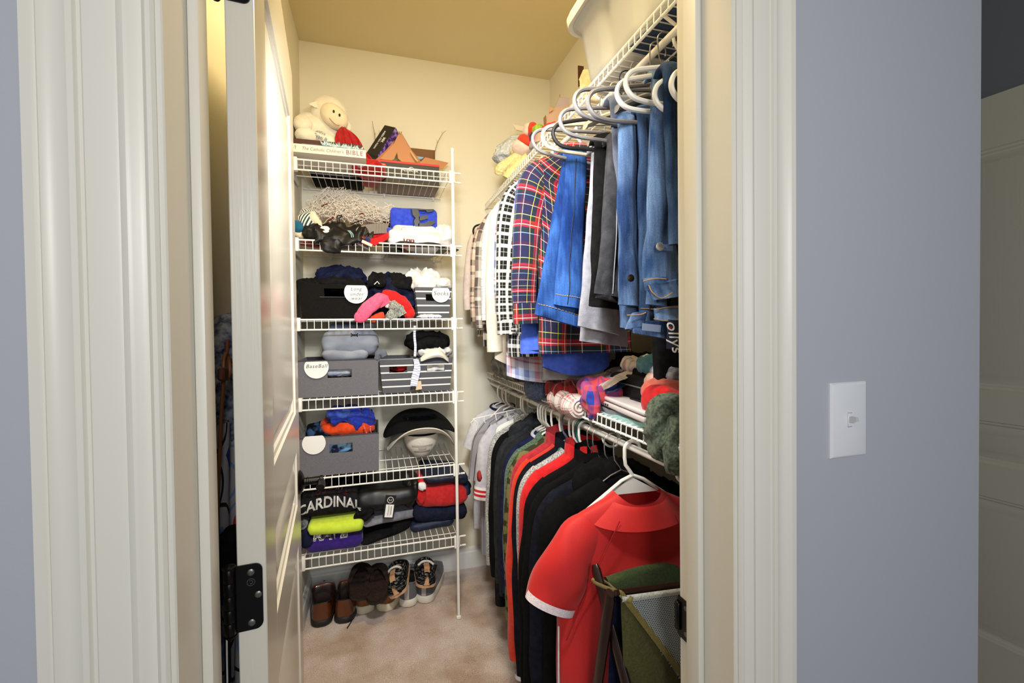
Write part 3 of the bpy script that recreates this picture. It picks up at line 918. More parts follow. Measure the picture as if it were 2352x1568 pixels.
part('swoosh_print', MB().prism([(0.165, 2.094), (0.172, 2.0965), (0.182, 2.1035), (0.190, 2.1035), (0.200, 2.099), (0.190, 2.106), (0.181, 2.107), (0.172, 2.101)], 'y', sy0-0.0014, sy0-0.0006), M_WHITEINK, sh)
def card(name, label, poly, y, M, mat, t=0.003, parent=None, cat='cardboard', group=None):
    """flat card: polygon in (x, z) at depth y"""
    mb = MB().prism(poly, 'y', -t/2, t/2)
    mb.xform(M if M else Matrix.Translation((0, y, 0)))
    if parent: return part(name, mb, mat, parent, label, smooth=15)
    return solo(name, mb, mat, label, cat, group, smooth=15)
# tepee of tan card in the box: two leaning sheets with cut openings and twig poles
tp = thing('cardboard_tepee', 'tan cardboard tepee model with twig poles standing in the shoe box', 'model', (0.125, 2.33, D1+0.055))
def sheet(name, pts, mat, parent, th=0.003, label=None):
    """cut sheet from a loop of 3D points, given thickness backwards"""
    n = len(pts); P = [Vector(p) for p in pts]+[Vector(p)+Vector((0, th, 0)) for p in pts]
    mb = MB().add(P, [list(range(n))[::-1], [n+i for i in range(n)]]+[[i, (i+1) % n, n+(i+1) % n, n+i] for i in range(n)])
    return part(name, mb, mat, parent, label, smooth=15)
sheet('tepee_sheet', [(0.038, 2.275, 2.137), (0.073, 2.285, 2.181), (0.107, 2.300, 2.229), (0.129, 2.320, 2.284), (0.146, 2.320, 2.288), (0.171, 2.300, 2.227), (0.195, 2.290, 2.189), (0.206, 2.275, 2.134), (0.141, 2.270, 2.132), (0.123, 2.275, 2.147), (0.120, 2.285, 2.182), (0.104, 2.275, 2.141), (0.094, 2.270, 2.134), (0.062, 2.270, 2.134)], M_KRAFT, tp)
sheet('tepee_sheet', [(0.149, 2.330, 2.290), (0.195, 2.340, 2.219), (0.241, 2.330, 2.161), (0.200, 2.310, 2.146), (0.172, 2.310, 2.216)], M_KRAFT, tp)
sheet('tepee_sheet', [(0.018, 2.300, 2.140), (0.064, 2.320, 2.194), (0.111, 2.330, 2.256), (0.097, 2.310, 2.208), (0.038, 2.285, 2.138)], M_KRAFT, tp)
M_TWIG = plain('bare_twig_bark', (150, 118, 78), 0.85)
M_STICK = plain('peeled_stick_wood', (206, 176, 128), 0.7)
part('stick', MB().tube([(0.184, 2.275, 2.187), (0.195, 2.268, 2.166), (0.207, 2.262, 2.146), (0.217, 2.262, 2.137)], [0.0035, 0.005, 0.005, 0.0035], 8), M_STICK, tp)
for dx in (-0.008, 0.0, 0.010):
    part('pole_tip', MB().tube([Vector((0.136, 2.320, 2.282))+Vector((dx*0.5, 0, 0)), Vector((0.134, 2.322, 2.298))+Vector((dx, 0, 0))], 0.0022, 6), M_TWIG, tp)
fl = thing('cardboard_flap', 'torn tan cardboard flap lying across the right end of the shoe box', 'cardboard', (0.274, 2.300, 2.149))
sheet('flap_sheet', [(0.227, 2.300, 2.143), (0.261, 2.330, 2.187), (0.383, 2.360, 2.181), (0.344, 2.320, 2.132)], M_KRAFT, fl)
# open brown carton behind
cb = thing('brown_carton', 'small open brown carton behind the tepee on the topmost shelf', 'box', (0.27, 2.40, D1+0.10))
sheet('carton_wall', [(0.192, 2.436, 2.268), (0.321, 2.436, 2.268), (0.321, 2.436, 2.215), (0.212, 2.436, 2.223)], M_KRAFTD, cb)
sheet('carton_wall', [(0.321, 2.433, 2.267), (0.316, 2.380, 2.247), (0.316, 2.380, 2.199), (0.320, 2.433, 2.219)], M_KRAFT, cb)
sheet('carton_wall', [(0.207, 2.380, 2.211), (0.316, 2.380, 2.199), (0.315, 2.380, 2.177), (0.220, 2.380, 2.177)], M_KRAFTD, cb)
sheet('blue_lining', [(0.217, 2.375, 2.206), (0.259, 2.375, 2.203), (0.246, 2.372, 2.190), (0.232, 2.372, 2.188)], plain('pale_blue_paper', (150, 176, 206), 0.7), cb, label='pale blue paper')
def twig(label, pts, br):
    t = thing('twig', label, 'twig', pts[0])
    part('stem', MB().tube(bez(pts, 5), [0.0018-0.0010*k/(5*(len(pts)-1)) for k in range(5*(len(pts)-1)+1)], 5), M_TWIG, t)
    for b in br: part('side_twig', MB().tube(b, 0.0009, 5), M_TWIG, t)
twig('thin bare twig standing behind the black and purple box', [(0.020, 2.420, 2.253), (0.018, 2.420, 2.308), (0.011, 2.420, 2.351), (0.007, 2.420, 2.379)], [[(0.018, 2.420, 2.304), (0.023, 2.420, 2.322)], [(0.042, 2.420, 2.311), (0.040, 2.420, 2.335)]])
twig('thin bare twig leaning from the brown carton toward the pole', [(0.319, 2.400, 2.248), (0.331, 2.400, 2.290), (0.350, 2.400, 2.328), (0.364, 2.400, 2.350), (0.378, 2.400, 2.363)], [[(0.331, 2.400, 2.290), (0.331, 2.400, 2.310)], [(0.359, 2.400, 2.343), (0.357, 2.400, 2.356)]])
# black and purple box leaning
M_BOXDARK = plain('black_olive_box_card', (38, 35, 28), 0.45)
def purple_mat():
    m, nt, b = new_mat('purple_splatter_print')
    tc = nt.nodes.new('ShaderNodeTexCoord'); n = nt.nodes.new('ShaderNodeTexNoise'); n.inputs['Scale'].default_value = 55; n.inputs['Detail'].default_value = 3
    nt.links.new(tc.outputs['Object'], n.inputs['Vector'])
    r = nt.nodes.new('ShaderNodeValToRGB')
    r.color_ramp.elements[0].position = 0.40; r.color_ramp.elements[0].color = C(40, 16, 84)
    r.color_ramp.elements[1].position = 0.62; r.color_ramp.elements[1].color = C(176, 150, 226)
    e = r.color_ramp.elements.new(0.5); e.color = C(92, 42, 168)
    nt.links.new(n.outputs['Fac'], r.inputs[0]); nt.links.new(r.outputs[0], b.inputs['Base Color'])
    b.inputs['Roughness'].default_value = 0.4
    return m
M_PURPLE = purple_mat()
def purple_box():
    A = Vector((-0.023, 2.365, 2.193)); B2 = Vector((0.067, 2.385, 2.349)); D2 = Vector((0.024, 2.345, 2.158))
    up = (B2-A); LZ = up.length; up.normalize()
    right = (D2-A); LX = right.length; right = (right-up*right.dot(up)).normalized()
    nrm = up.cross(right)  # pointing back
    if nrm.y < 0: nrm = -nrm
    # spun a little so its printed narrow side shows
    dep = 0.062
    side = (right*0.55+nrm*0.83).normalized()
    t = thing('sweet_box', 'black box with purple splattered side, leaning behind the tepee', 'box', A)
    fx = right*0.93-nrm*0.30; fx.normalize()
    sd = up.cross(fx); 
    if sd.y < 0: sd = -sd
    P = lambda a, b, c: A+fx*(a*LX*1.12)+up*(b*LZ)+sd*(c*dep)
    vs_ = [P(a, b, c) for c in (0, 1) for a, b in ((0, 0), (1, 0), (1, 1), (0, 1))]
    part('box_body', MB().add(vs_, [[0, 1, 2, 3], [4, 7, 6, 5], [0, 4, 5, 1], [2, 6, 7, 3], [0, 3, 7, 4]]), M_BOXDARK, t, smooth=15)
    part('printed_side', MB().add([vs_[1], vs_[5], vs_[6], vs_[2]], [[0, 1, 2, 3]]), M_PURPLE, t, 'purple splatter print', smooth=15)
    N = fx.cross(up)
    o = P(0.62, 0.5, 0)-sd*0.0012
    TM = face_M(o, up, -fx)
    text_part('front_print', 'WITH YOU CREW', 0.014, TM @ Matrix.Translation((0, 0.016, 0)), M_WHITEINK, t, extrude=0.0004, bold=0.0004)
    text_part('front_logo', 'XM', 0.020, TM @ Matrix.Translation((0.004, -0.004, 0)), M_WHITEINK, t, extrude=0.0004, bold=0.0008)
purple_box()

# ------------------------------------------------------------------ second left shelf
D2_ = DECKS[1]+0.003
# cardboard tray with the white net
tr = thing('cardboard_tray', 'shallow black cardboard tray under the heap of white netting', 'tray', (0.03, 2.30, D2_+0.05))
part('tray_side', MB().box((0.005, 2.185, D2_+0.069), (0.44, 0.004, 0.036), Matrix.Rotation(radians(1.5), 4, 'Y')), plain('black_matt_card', (22, 20, 19), 0.6), tr, 'black tray side')
part('tray_rim', MB().box((0.005, 2.190, D2_+0.088), (0.45, 0.018, 0.005), Matrix.Rotation(radians(1.5), 4, 'Y')), M_KRAFT, tr, 'raw cardboard edge')
part('tray_base', MB().box((0.005, 2.30, D2_+0.055), (0.44, 0.23, 0.005)), M_KRAFT, tr)
part('printed_arrow', MB().tube([(-0.193, 2.182, 1.808), (-0.166, 2.182, 1.796), (-0.204, 2.182, 1.784)], 0.0014, 6), M_WHITEINK, tr, 'white printed arrow')
def net():
    mb = MB(); rnd = random.Random(11)
    c = Vector((-0.110, 2.280, 1.823)); sx_, sy_, sz_ = 0.195, 0.085, 0.118
    zf = (-0.110, 2.280, 1.821)[2]
    # a diamond net draped in loose layers over a lump
    for layer in range(5):
        s = 1-0.12*layer
        nu, nv = 46, 15
        def pt(i, j):
            a = pi*(i/nu)+0.12*layer; b = (j/nv)
            d = Vector((-cos(a)*(1-0.45*b*b), -(0.25+0.75*sin(a))*(1-0.55*b), b*(0.60+0.40*sin(a*1.0+0.5))))
            q = Vector((d.x*3.1+layer*7, d.y*3, d.z*4))
            p = Vector((d.x*sx_*s, d.y*sy_*s*1.35, d.z*sz_*1.28*s))
            p += 0.024*Vector((noise.noise(q*1.7), noise.noise(q*1.9+Vector((5, 0, 0))), 0.6*noise.noise(q*2.3+Vector((0, 7, 0)))))
            return c+Vector((p.x, p.y, 0))+Vector((0, 0, zf-c.z+max(0.0, p.z)+0.003))
        for j in range(nv):
            for i in range(nu):
                for di in (-1, 1):
                    i2 = i+di
                    if 0 <= i2 <= nu and (i+j) % 2 == 0:
                        mb.tube([pt(i, j), pt(i2, j+1)], 0.0011, 4, caps=False)
    # loose tangled strands in front
    for k in range(90):
        a = Vector((c.x+rnd.uniform(-0.10, 0.19), c.y-0.07-rnd.uniform(0, 0.05), zf+rnd.uniform(-0.005, 0.075)))
        pts = [a]
        for q in range(5): pts.append(pts[-1]+Vector((rnd.gauss(0, 0.016), rnd.gauss(0, 0.006), rnd.gauss(0, 0.011))))
        mb.tube(bez(pts, 4), 0.0012, 4)
    return solo('sports_net', mb, plain('white_net_cord', (226, 218, 208), 0.8), 'heap of tangled white sports netting on the second shelf', 'net', smooth=60)
nt_ = net()
for pts in ([(-0.192, 2.170, 1.802), (-0.170, 2.165, 1.817), (-0.159, 2.180, 1.845), (-0.171, 2.190, 1.850)], [(-0.219, 2.200, 1.873), (-0.194, 2.205, 1.888), (-0.164, 2.210, 1.897)], [(-0.059, 2.170, 1.837), (-0.044, 2.170, 1.846), (-0.033, 2.170, 1.835)]):
    part('net_binding', MB().tube(bez(pts, 5), 0.003, 6), fabric('dark_red_cord', (92, 30, 30)), nt_, 'dark red binding cord')

M_TEALSTRIPE = plaid('white_cloth_with_dark_teal_stripes', 0.0125, [(0.0, (226, 220, 206)), (0.5, (40, 66, 84))], None)
M_CREAMC = fabric('cream_cotton', (224, 208, 180), (232, 220, 198))
M_TEAL = fabric('teal_cotton', (24, 88, 118), (30, 102, 134))
ts = thing('striped_beanie', 'white, cream and teal striped cloth cap at the left end of the second shelf', 'cap', (-0.24, 2.16, D2_+0.01))
part('crown', folded_mb((-0.320, 2.075, 1.702), (-0.211, 2.075, 1.772), 0.16, seed=3, wob=0.012, nose=0.03, er=0.05), M_CREAMC, ts)
part('striped_panel', MB().blob((-0.257, 2.100, 1.775), (0.048, 0.030, 0.046), 8, 0.006, 18, 0.9, rot=RY(28), su=0.30), M_TEALSTRIPE, ts)
part('striped_panel', MB().blob((-0.268, 2.140, 1.811), (0.040, 0.030, 0.032), 9, 0.006, 18, 0.9, rot=RY(-35), su=0.3), M_TEALSTRIPE, ts)
part('teal_panel', MB().blob((-0.297, 2.085, 1.749), (0.030, 0.024, 0.022), 10, 0.008, 18, 0.9, rot=RY(30)), M_TEAL, ts)
part('brim', MB().blob((-0.231, 2.100, 1.784), (0.020, 0.035, 0.044), 12, 0.008, 18, 0.85, rot=RY(-28)), M_CREAMC, ts)
M_BLACKSHINE = fabric('black_satin_sports_cloth', (15, 14, 14), (24, 22, 22), rough=0.45, bump=0.1)
bs = lump('black_shorts', 'crumpled black sports shorts spilling over the lip of the second shelf', (-0.286, 2.020, 1.656), (0.007, 2.020, 1.770), 0.20, M_BLACKSHINE, seed=21, amp=0.022, freq=20, ex=0.7, nu=90, nv=50)
lump('black_vest', 'black cloth corner hanging over the lip of the second shelf', (-0.207, 2.012, 1.637), (-0.127, 2.012, 1.703), 0.05, M_BLACKSHINE, seed=22, amp=0.008, freq=26, ex=0.6)
part('drawcord', MB().tube(bez([(-0.140, 2.050, 1.763), (-0.145, 2.070, 1.800), (-0.136, 2.070, 1.806), (-0.124, 2.070, 1.807)], 5), 0.0022, 6), M_BLACKCLOTH, bs)
part('drawcord', MB().tube(bez([(-0.130, 2.050, 1.765), (-0.136, 2.060, 1.789), (-0.128, 2.060, 1.799), (-0.121, 2.060, 1.799)], 5), 0.0022, 6), M_BLACKCLOTH, bs)
part('drawcord', MB().tube(bez([(-0.088, 2.050, 1.767), (-0.067, 2.050, 1.778), (-0.042, 2.050, 1.788)], 5), 0.002, 6), M_BLACKCLOTH, bs)
M_PALEBLUEINK = plain('pale_teal_print', (150, 190, 196), 0.7)
part('side_stripe', MB().tube(bez([(-0.100, 2.022, 1.735), (-0.088, 2.020, 1.721), (-0.085, 2.020, 1.706)], 5), 0.0018, 6).tube(bez([(-0.093, 2.022, 1.735), (-0.081, 2.020, 1.721), (-0.078, 2.020, 1.707)], 5), 0.0018, 6), M_PALEBLUEINK, bs, 'pale teal stripes')
lump('white_socks', 'crumpled white and grey cloth on top of the black shorts, second shelf', (-0.211, 2.030, 1.711), (-0.166, 2.030, 1.753), 0.06, M_WHITEC, seed=24, amp=0.014, freq=24)
lump('red_shirt', 'crumpled red shirt under the black shorts at the left of the second shelf', (-0.298, 2.060, 1.655), (-0.144, 2.060, 1.711), 0.16, M_RED, seed=25, amp=0.014, freq=14)
lump('red_shorts', 'bright red cloth under the black shorts in the middle of the second shelf', (-0.146, 2.055, 1.664), (-0.036, 2.055, 1.719), 0.14, fabric('bright_red_cotton', (206, 34, 28), (220, 48, 40)), seed=26, amp=0.010, freq=14)
# ribbed grey belt and red lining
M_RIB = plaid('grey_ribbed_webbing', 0.0042, [(0.0, (150, 142, 136)), (0.5, (98, 92, 88))], None)
def band(name, label, pts, hw, mat, cat='belt', th=0.003):
    pts = bez(pts, 8); n = len(pts); mb = MB()
    def fn(i, j):
        p = pts[j]; a = [(0, hw), (th, hw), (th, -hw), (0, -hw)][i]
        return p+Vector((0, a[0], a[1]))
    L = sum((pts[k+1]-pts[k]).length for k in range(n-1))
    mb.grid(fn, 4, n-1, cu=True, su=2*hw, sv=L, capv0=True, capv1=True)
    for k in list(mb.uv): mb.uv[k] = [(t[1], t[0]) for t in mb.uv[k]]
    return solo(name, mb, mat, label, cat, smooth=30)
band('ribbed_belt', 'wide grey ribbed elastic belt looped on the second shelf', [(-0.019, 2.055, 1.684), (-0.064, 2.040, 1.706), (-0.061, 2.040, 1.732), (-0.011, 2.060, 1.753), (0.067, 2.100, 1.770)], 0.022, M_RIB)
band('red_strap', 'red and black padded strap in front of the ribbed belt', [(-0.054, 2.030, 1.704), (-0.020, 2.025, 1.690), (0.021, 2.030, 1.700), (0.061, 2.060, 1.727), (0.068, 2.090, 1.748), (0.044, 2.100, 1.751), (-0.011, 2.080, 1.731)], 0.015, M_RED, 'strap')
nb_ = folded('navy_wallet', 'small navy and cream folded cloth hanging over the second shelf lip', (-0.036, 2.020, 1.677), (-0.001, 2.020, 1.712), 0.02, fabric('navy_velvet', (38, 40, 84)), cat='cloth', seed=3, wob=0.003, slope=-0.3)
part('cream_edge', MB().box((-0.024, 2.017, 1.683), (0.045, 0.006, 0.013), Matrix.Rotation(radians(24), 4, 'Y'), bev=0.002), M_CREAMC, nb_, 'cream edge')

# folded jerseys at the right
G2 = 'folded jerseys on the second shelf'
lump('black_jersey', 'black jersey spread flat under the folded jerseys on the second shelf', (0.042, 2.060, 1.657), (0.337, 2.060, 1.720), 0.30, M_BLACKSHINE, group=G2, seed=31, amp=0.008, freq=12, ex=0.5)
lump('red_jersey_edge', 'dark red cloth under the folded jerseys seen through the shelf lip', (0.109, 2.070, 1.639), (0.197, 2.070, 1.688), 0.15, M_RED, group=G2, seed=33, amp=0.008, freq=15)
j0 = folded('white_jersey', 'lowest white folded jersey with a red and black print on the second shelf', (0.065, 2.075, 1.684), (0.296, 2.075, 1.731), 0.24, fabric('cool_white_mesh', (214, 222, 228), (224, 230, 234)), group=G2, seed=6, wob=0.008, slope=-0.07)
wrap_on(text_part('jersey_print', '100', 0.024, face_M(Vector((0.151, 2.072, 1.712)), (1, 0, -0.02), (0, 0.25, 1)), M_INKRED, j0, extrude=0.0008, bold=0.0012, squash=1.5), [j0])
j1 = folded('white_jersey', 'white folded jersey with a black collar tape, second in the jersey stack', (0.065, 2.070, 1.702), (0.311, 2.070, 1.742), 0.25, M_WHITEC, group=G2, seed=7, wob=0.008, slope=-0.09)
j2 = folded('grey_white_jersey', 'grey white folded jersey with a dark green number eight', (0.084, 2.080, 1.720), (0.309, 2.080, 1.762), 0.24, fabric('pale_grey_cotton', (196, 194, 190), (208, 206, 202)), group=G2, seed=8, wob=0.007, slope=-0.08)
wrap_on(text_part('jersey_number', '8', 0.046, face_M(Vector((0.175, 2.077, 1.743)), (0, 0.1, -1), (1, 0, -0.1)), plain('dark_green_print', (34, 58, 46), 0.7), j2, extrude=0.0008, bold=0.0022), [j2])
part('collar_tape', MB().tube([(0.129, 2.072, 1.726), (0.148, 2.070, 1.733), (0.171, 2.070, 1.732), (0.188, 2.072, 1.731)], 0.0025, 6), M_WHITEINK, j2, 'white collar tape')
j3 = folded('white_jersey', 'topmost white folded jersey with a faint line drawing, under the blue jersey', (0.085, 2.085, 1.748), (0.280, 2.085, 1.788), 0.23, M_WHITEC, group=G2, seed=9, wob=0.007)
part('line_print', MB().tube(bez([(0.119, 2.081, 1.755), (0.125, 2.082, 1.769), (0.138, 2.083, 1.776), (0.140, 2.081, 1.762)], 5), 0.0007, 5), plain('grey_line_print', (120, 120, 122), 0.7), j3, 'faint grey line print')
lump('white_sleeve', 'white jersey sleeves hanging loose at the right end of the jersey stack', (0.273, 2.060, 1.686), (0.366, 2.060, 1.801), 0.20, M_WHITEC, group=G2, seed=35, amp=0.016, freq=18, ex=0.85)
lump('blue_hat', 'slate blue cloth poking out beyond the pole on the second shelf', (0.342, 2.100, 1.635), (0.388, 2.100, 1.693), 0.10, fabric('slate_blue_cloth', (70, 92, 124)), seed=36, amp=0.006, freq=20)
jb = folded('blue_jersey', 'royal blue folded jersey with a large black number, standing on the white jerseys', (0.078, 2.100, 1.776), (0.285, 2.100, 1.871), 0.20, M_BLUEC, group=G2, seed=10, wob=0.006, nose=0.014, er=0.015, endmin=0.75)
M_BLACKINK = plain('black_vinyl_print', (14, 14, 15), 0.35)
nm = MB()
for pg in ([(0.170, 2.090, 1.859), (0.199, 2.090, 1.861), (0.205, 2.090, 1.826), (0.202, 2.090, 1.784), (0.183, 2.090, 1.783), (0.179, 2.090, 1.807), (0.187, 2.090, 1.819), (0.174, 2.090, 1.834)], [(0.197, 2.090, 1.861), (0.270, 2.090, 1.865), (0.262, 2.090, 1.853), (0.238, 2.090, 1.848), (0.234, 2.090, 1.857), (0.197, 2.090, 1.857)],
           [(0.201, 2.090, 1.827), (0.238, 2.090, 1.838), (0.243, 2.090, 1.820), (0.202, 2.090, 1.808)], [(0.198, 2.090, 1.796), (0.228, 2.090, 1.800), (0.243, 2.090, 1.810), (0.269, 2.090, 1.814), (0.273, 2.090, 1.802), (0.253, 2.090, 1.787), (0.198, 2.090, 1.784)]):
    n = len(pg); nm.add([Vector(p) for p in pg]+[Vector(p)+Vector((0, 0.012, 0)) for p in pg], [list(range(n))[::-1]]+[[i, (i+1) % n, n+(i+1) % n, n+i] for i in range(n)])
nm.tube([(0.166, 2.090, 1.859), (0.170, 2.090, 1.832), (0.182, 2.090, 1.819), (0.175, 2.090, 1.806), (0.177, 2.090, 1.783)], 0.0016, 5)
nm.tube([(0.207, 2.090, 1.855), (0.228, 2.090, 1.857), (0.232, 2.090, 1.845), (0.209, 2.090, 1.842)], 0.0012, 5)
part('jersey_number', nm, M_BLACKINK, jb, smooth=15)
lump('blue_sleeve', 'royal blue sleeve end beside the white jerseys, left of the stack', (0.055, 2.090, 1.744), (0.087, 2.090, 1.778), 0.05, M_BLUEC, group=G2, seed=37, amp=0.004, freq=20)
lump('brown_bag', 'dark brown crumpled cloth between the net and the blue jersey', (0.047, 2.200, 1.800), (0.093, 2.200, 1.841), 0.08, fabric('dark_brown_cloth', (48, 26, 22)), seed=38, amp=0.008, freq=18)

# ------------------------------------------------------------------ fabric bins
def bin_box(name, label, P0, P1, depth, z0, mat, inner, taper=0.012, slot=None, group=None, cat='bin', ft=0.0, stripes=False):
    """open fabric bin; P0/P1 lower-left and upper-right of the front face; slot=(x0,x1,z0,z1) as fractions of the front"""
    x0, x1, zt = P0[0], P1[0], P1[2]
    yf = P0[1]
    w = x1-x0; h = zt-z0
    t = thing(name, label, cat, ((x0+x1)/2, yf+depth/2, z0), 0, group)
    def P(u, v, side, off):
        """u across, v up, side f/b/l/r, off = inward offset"""
        tp = taper*(1-v)+off
        xa, xb, ya, yb = x0+tp, x1-tp, yf+tp*0.8+ft*(1-v), yf+depth-tp
        z = z0+h*v
        if side == 'f': return Vector((xa+(xb-xa)*u, ya, z))
        if side == 'b': return Vector((xb-(xb-xa)*u, yb, z))
        if side == 'l': return Vector((xa, yb-(yb-ya)*u, z))
        return Vector((xb, ya+(yb-ya)*u, z))
    th = 0.005
    outer = MB(); inn = MB()
    for side in 'fblr':
        us = [0, 1]; vs2 = [0, 1]
        if side == 'f' and slot: us = [0, slot[0], slot[1], 1]; vs2 = [0, slot[2], slot[3], 1]
        for a in range(len(us)-1):
            for b in range(len(vs2)-1):
                if len(us) == 4 and a == 1 and b == 1: continue
                for mbx, off, fl in ((outer, 0, False), (inn, th, True)):
                    q = [P(us[a], vs2[b], side, off), P(us[a+1], vs2[b], side, off), P(us[a+1], vs2[b+1], side, off), P(us[a], vs2[b+1], side, off)]
                    L = w if side in 'fb' else depth
                    uv = [(us[a]*L, vs2[b]*h), (us[a+1]*L, vs2[b]*h), (us[a+1]*L, vs2[b+1]*h), (us[a]*L, vs2[b+1]*h)]
                    idx = [0, 1, 2, 3]
                    if fl: idx.reverse(); uv.reverse()
                    mbx.add(q, [idx], [uv])
        outer.add([P(0, 1, side, 0), P(1, 1, side, 0), P(1, 1, side, th), P(0, 1, side, th)], [[0, 1, 2, 3]], [[(0, h), (w, h), (w, h), (0, h)]])
    if slot:
        c = [(slot[0], slot[2]), (slot[1], slot[2]), (slot[1], slot[3]), (slot[0], slot[3])]
        for k in range(4):
            a, b = c[k], c[(k+1) % 4]
            outer.add([P(*a, 'f', 0), P(*a, 'f', th), P(*b, 'f', th), P(*b, 'f', 0)], [[0, 1, 2, 3]], [[(0, 0)]*4])
    outer.add([P(0, 0, 'f', 0), P(1, 0, 'f', 0), P(0, 0, 'b', 0), P(1, 0, 'b', 0)], [[3, 2, 1, 0]], [[(0, 0)]*4])
    inn.add([P(0, 0, 'f', th)+Vector((0, 0, .003)), P(1, 0, 'f', th)+Vector((0, 0, .003)), P(0, 0, 'b', th)+Vector((0, 0, .003)), P(1, 0, 'b', th)+Vector((0, 0, .003))], [[0, 1, 2, 3]], [[(0, 0)]*4])
    part('bin_wall', outer, mat, t, smooth=15)
    part('lining', inn, inner, t, smooth=15)
    # sewn top hem
    r = [P(0, 1, 'f', 0.002), P(1, 1, 'f', 0.002), P(1, 1, 'r', 0.002), P(1, 1, 'b', 0.002)]
    part('top_hem', MB().tube(r, 0.0034, 6, closed=True), inner, t)
    return t

M_DISC = plain('white_card_label', (232, 232, 230), 0.6)
M_PEN = plain('black_marker_pen', (44, 44, 48), 0.7)
def round_label(par, c, r, lines, cut=0.75, size=0.016):
    c = Vector(c)
    pts = []
    n = 40
    for k in range(n):
        a = 2*pi*k/n
        x, z = r*cos(a), r*sin(a)
        z = min(z, r*cut)
        pts.append((c.x+x, c.z+z))
    o = part('round_label', MB().prism(pts, 'y', c.y-0.0026, c.y-0.0010), M_DISC, par, 'round white card label')
    for body, dx, dz, sh in lines:
        text_part('handwriting', body, size, face_M((c.x+dx, c.y-0.0028, c.z+dz), (1, 0, 0.0), (0, 0, 1)), M_PEN, o, extrude=0.0002, shear=sh, spacing=1.15)
    return o

M_BINBLACK = fabric('black_felt_bin', (16, 15, 15), (26, 25, 24), scale=300, sheen=0.1)
M_BINGREY = fabric('grey_felt_bin', (96, 96, 104), (112, 111, 118), scale=400, sheen=0.1)
M_BINGREYIN = fabric('dark_grey_bin_lining', (58, 58, 64), (70, 70, 76), scale=300)
M_BINSTRIPE = plaid('grey_canvas_with_white_stripes', 0.0315, [(0.0, (84, 86, 92)), (0.80, (226, 226, 226))], None)
M_BINHEM = fabric('grey_canvas', (84, 86, 92), (96, 98, 104), scale=300)
# stripes run across: use v as the first coordinate
def swap_uv(m):
    nt = m.node_tree
    for n in nt.nodes:
        if n.bl_idname == 'ShaderNodeSeparateXYZ':
            for l in list(nt.links):
                if l.from_node == n and l.from_socket == n.outputs[0]:
                    to = l.to_socket; nt.links.remove(l); nt.links.new(n.outputs[1], to)
    return m
swap_uv(M_BINSTRIPE)

# ------------------------------------------------------------------ third left shelf
D3 = DECKS[2]+0.003
b3 = bin_box('fabric_bin', 'black felt bin with a white label reading long under wear, third shelf', (-0.304, 2.062, 1.368), (-0.022, 2.062, 1.509), 0.28, D3, M_BINBLACK, M_BINBLACK, 0.016, (0.36, 0.66, 0.62, 0.90), cat='bin')
sl = MB()
for a, b in (((-0.218, 2.059, 1.458), (-0.119, 2.059, 1.458)),): sl.tube([a, b], 0.0012, 5)
part('slot_edge', sl, plain('grey_slot_stitching', (96, 94, 92), 0.7), b3)
round_label(b3, (-0.073, 2.060, 1.479), 0.048, [('Long', 0.0, 0.014, 0.2), ('under', 0.002, -0.008, 0.3), ('wear', 0.002, -0.026, 0.2)], 0.62, 0.020)
lump('navy_leggings', 'navy and black clothes heaped on top of the black bin, third shelf', (-0.249, 2.110, 1.493), (-0.036, 2.110, 1.601), 0.20, M_NAVY, seed=41, amp=0.020, freq=16, nu=70, nv=40)
lump('black_leggings', 'black clothes pushed into the left of the black bin, third shelf', (-0.325, 2.080, 1.480), (-0.200, 2.080, 1.537), 0.20, M_BLACKCLOTH, seed=42, amp=0.014, freq=18)
lump('black_thermals', 'black clothes between the navy heap and the rim of the black bin', (-0.240, 2.075, 1.492), (-0.036, 2.075, 1.544), 0.12, M_BLACKCLOTH, seed=43, amp=0.014, freq=18)
# loose sock pile
G3 = 'loose socks on the third shelf'
lump('black_sock_pile', 'pile of black and navy socks between the two bins, third shelf', (-0.031, 2.120, 1.374), (0.188, 2.120, 1.569), 0.24, M_NAVY, group=G3, seed=44, amp=0.030, freq=15, nu=80, nv=50, detail=4)
lump('black_sock', 'black sock with a small white emblem on top of the sock pile', (-0.030, 2.100, 1.495), (0.053, 2.100, 1.573), 0.10, M_BLACKCLOTH, group=G3, seed=45, amp=0.014, freq=22)
eo = [o for o in COL.objects if o.name.startswith('black_sock') and 'emblem' in o.get('label', '')][0]
part('emblem', MB().tube([(0.003, 2.095, 1.518), (0.016, 2.092, 1.531), (0.024, 2.094, 1.520)], 0.0022, 6), M_WHITEINK, eo, 'white emblem')
lump('black_sock', 'black sock lying on the right top of the sock pile', (0.051, 2.110, 1.491), (0.171, 2.110, 1.572), 0.12, M_BLACKCLOTH, group=G3, seed=46, amp=0.016, freq=20)
def sock(name, label, pts, r, mat, group, seed=1):
    c = bez(pts, 8); mb = MB(); n = len(c)
    rs = []
    for i in range(n):
        t = i/(n-1)*(len(r)-1); k = min(int(t), len(r)-2)
        rs.append(r[k]+(r[k+1]-r[k])*(t-k))
    mb.tube(c, rs, 20, flat=(1.0, 0.7), up=(0.2, 0, 1))
    for i, p in enumerate(mb.v):
        q = p*38+Vector((seed*3, 0, seed))
        mb.v[i] = p+0.006*Vector((noise.noise(q), noise.noise(q+Vector((5, 0, 0))), noise.noise(q+Vector((0, 5, 0)))))
    # round the toe
    mb.blob(c[0], (rs[0]*0.98, rs[0]*0.8, rs[0]*0.98), seed, 0.002, 30, nu=20, nv=12)
    return solo(name, mb, mat, label, 'sock', group, smooth=70)
M_PINK = fabric('hot_pink_knit', (236, 84, 122), (246, 104, 140), scale=120)
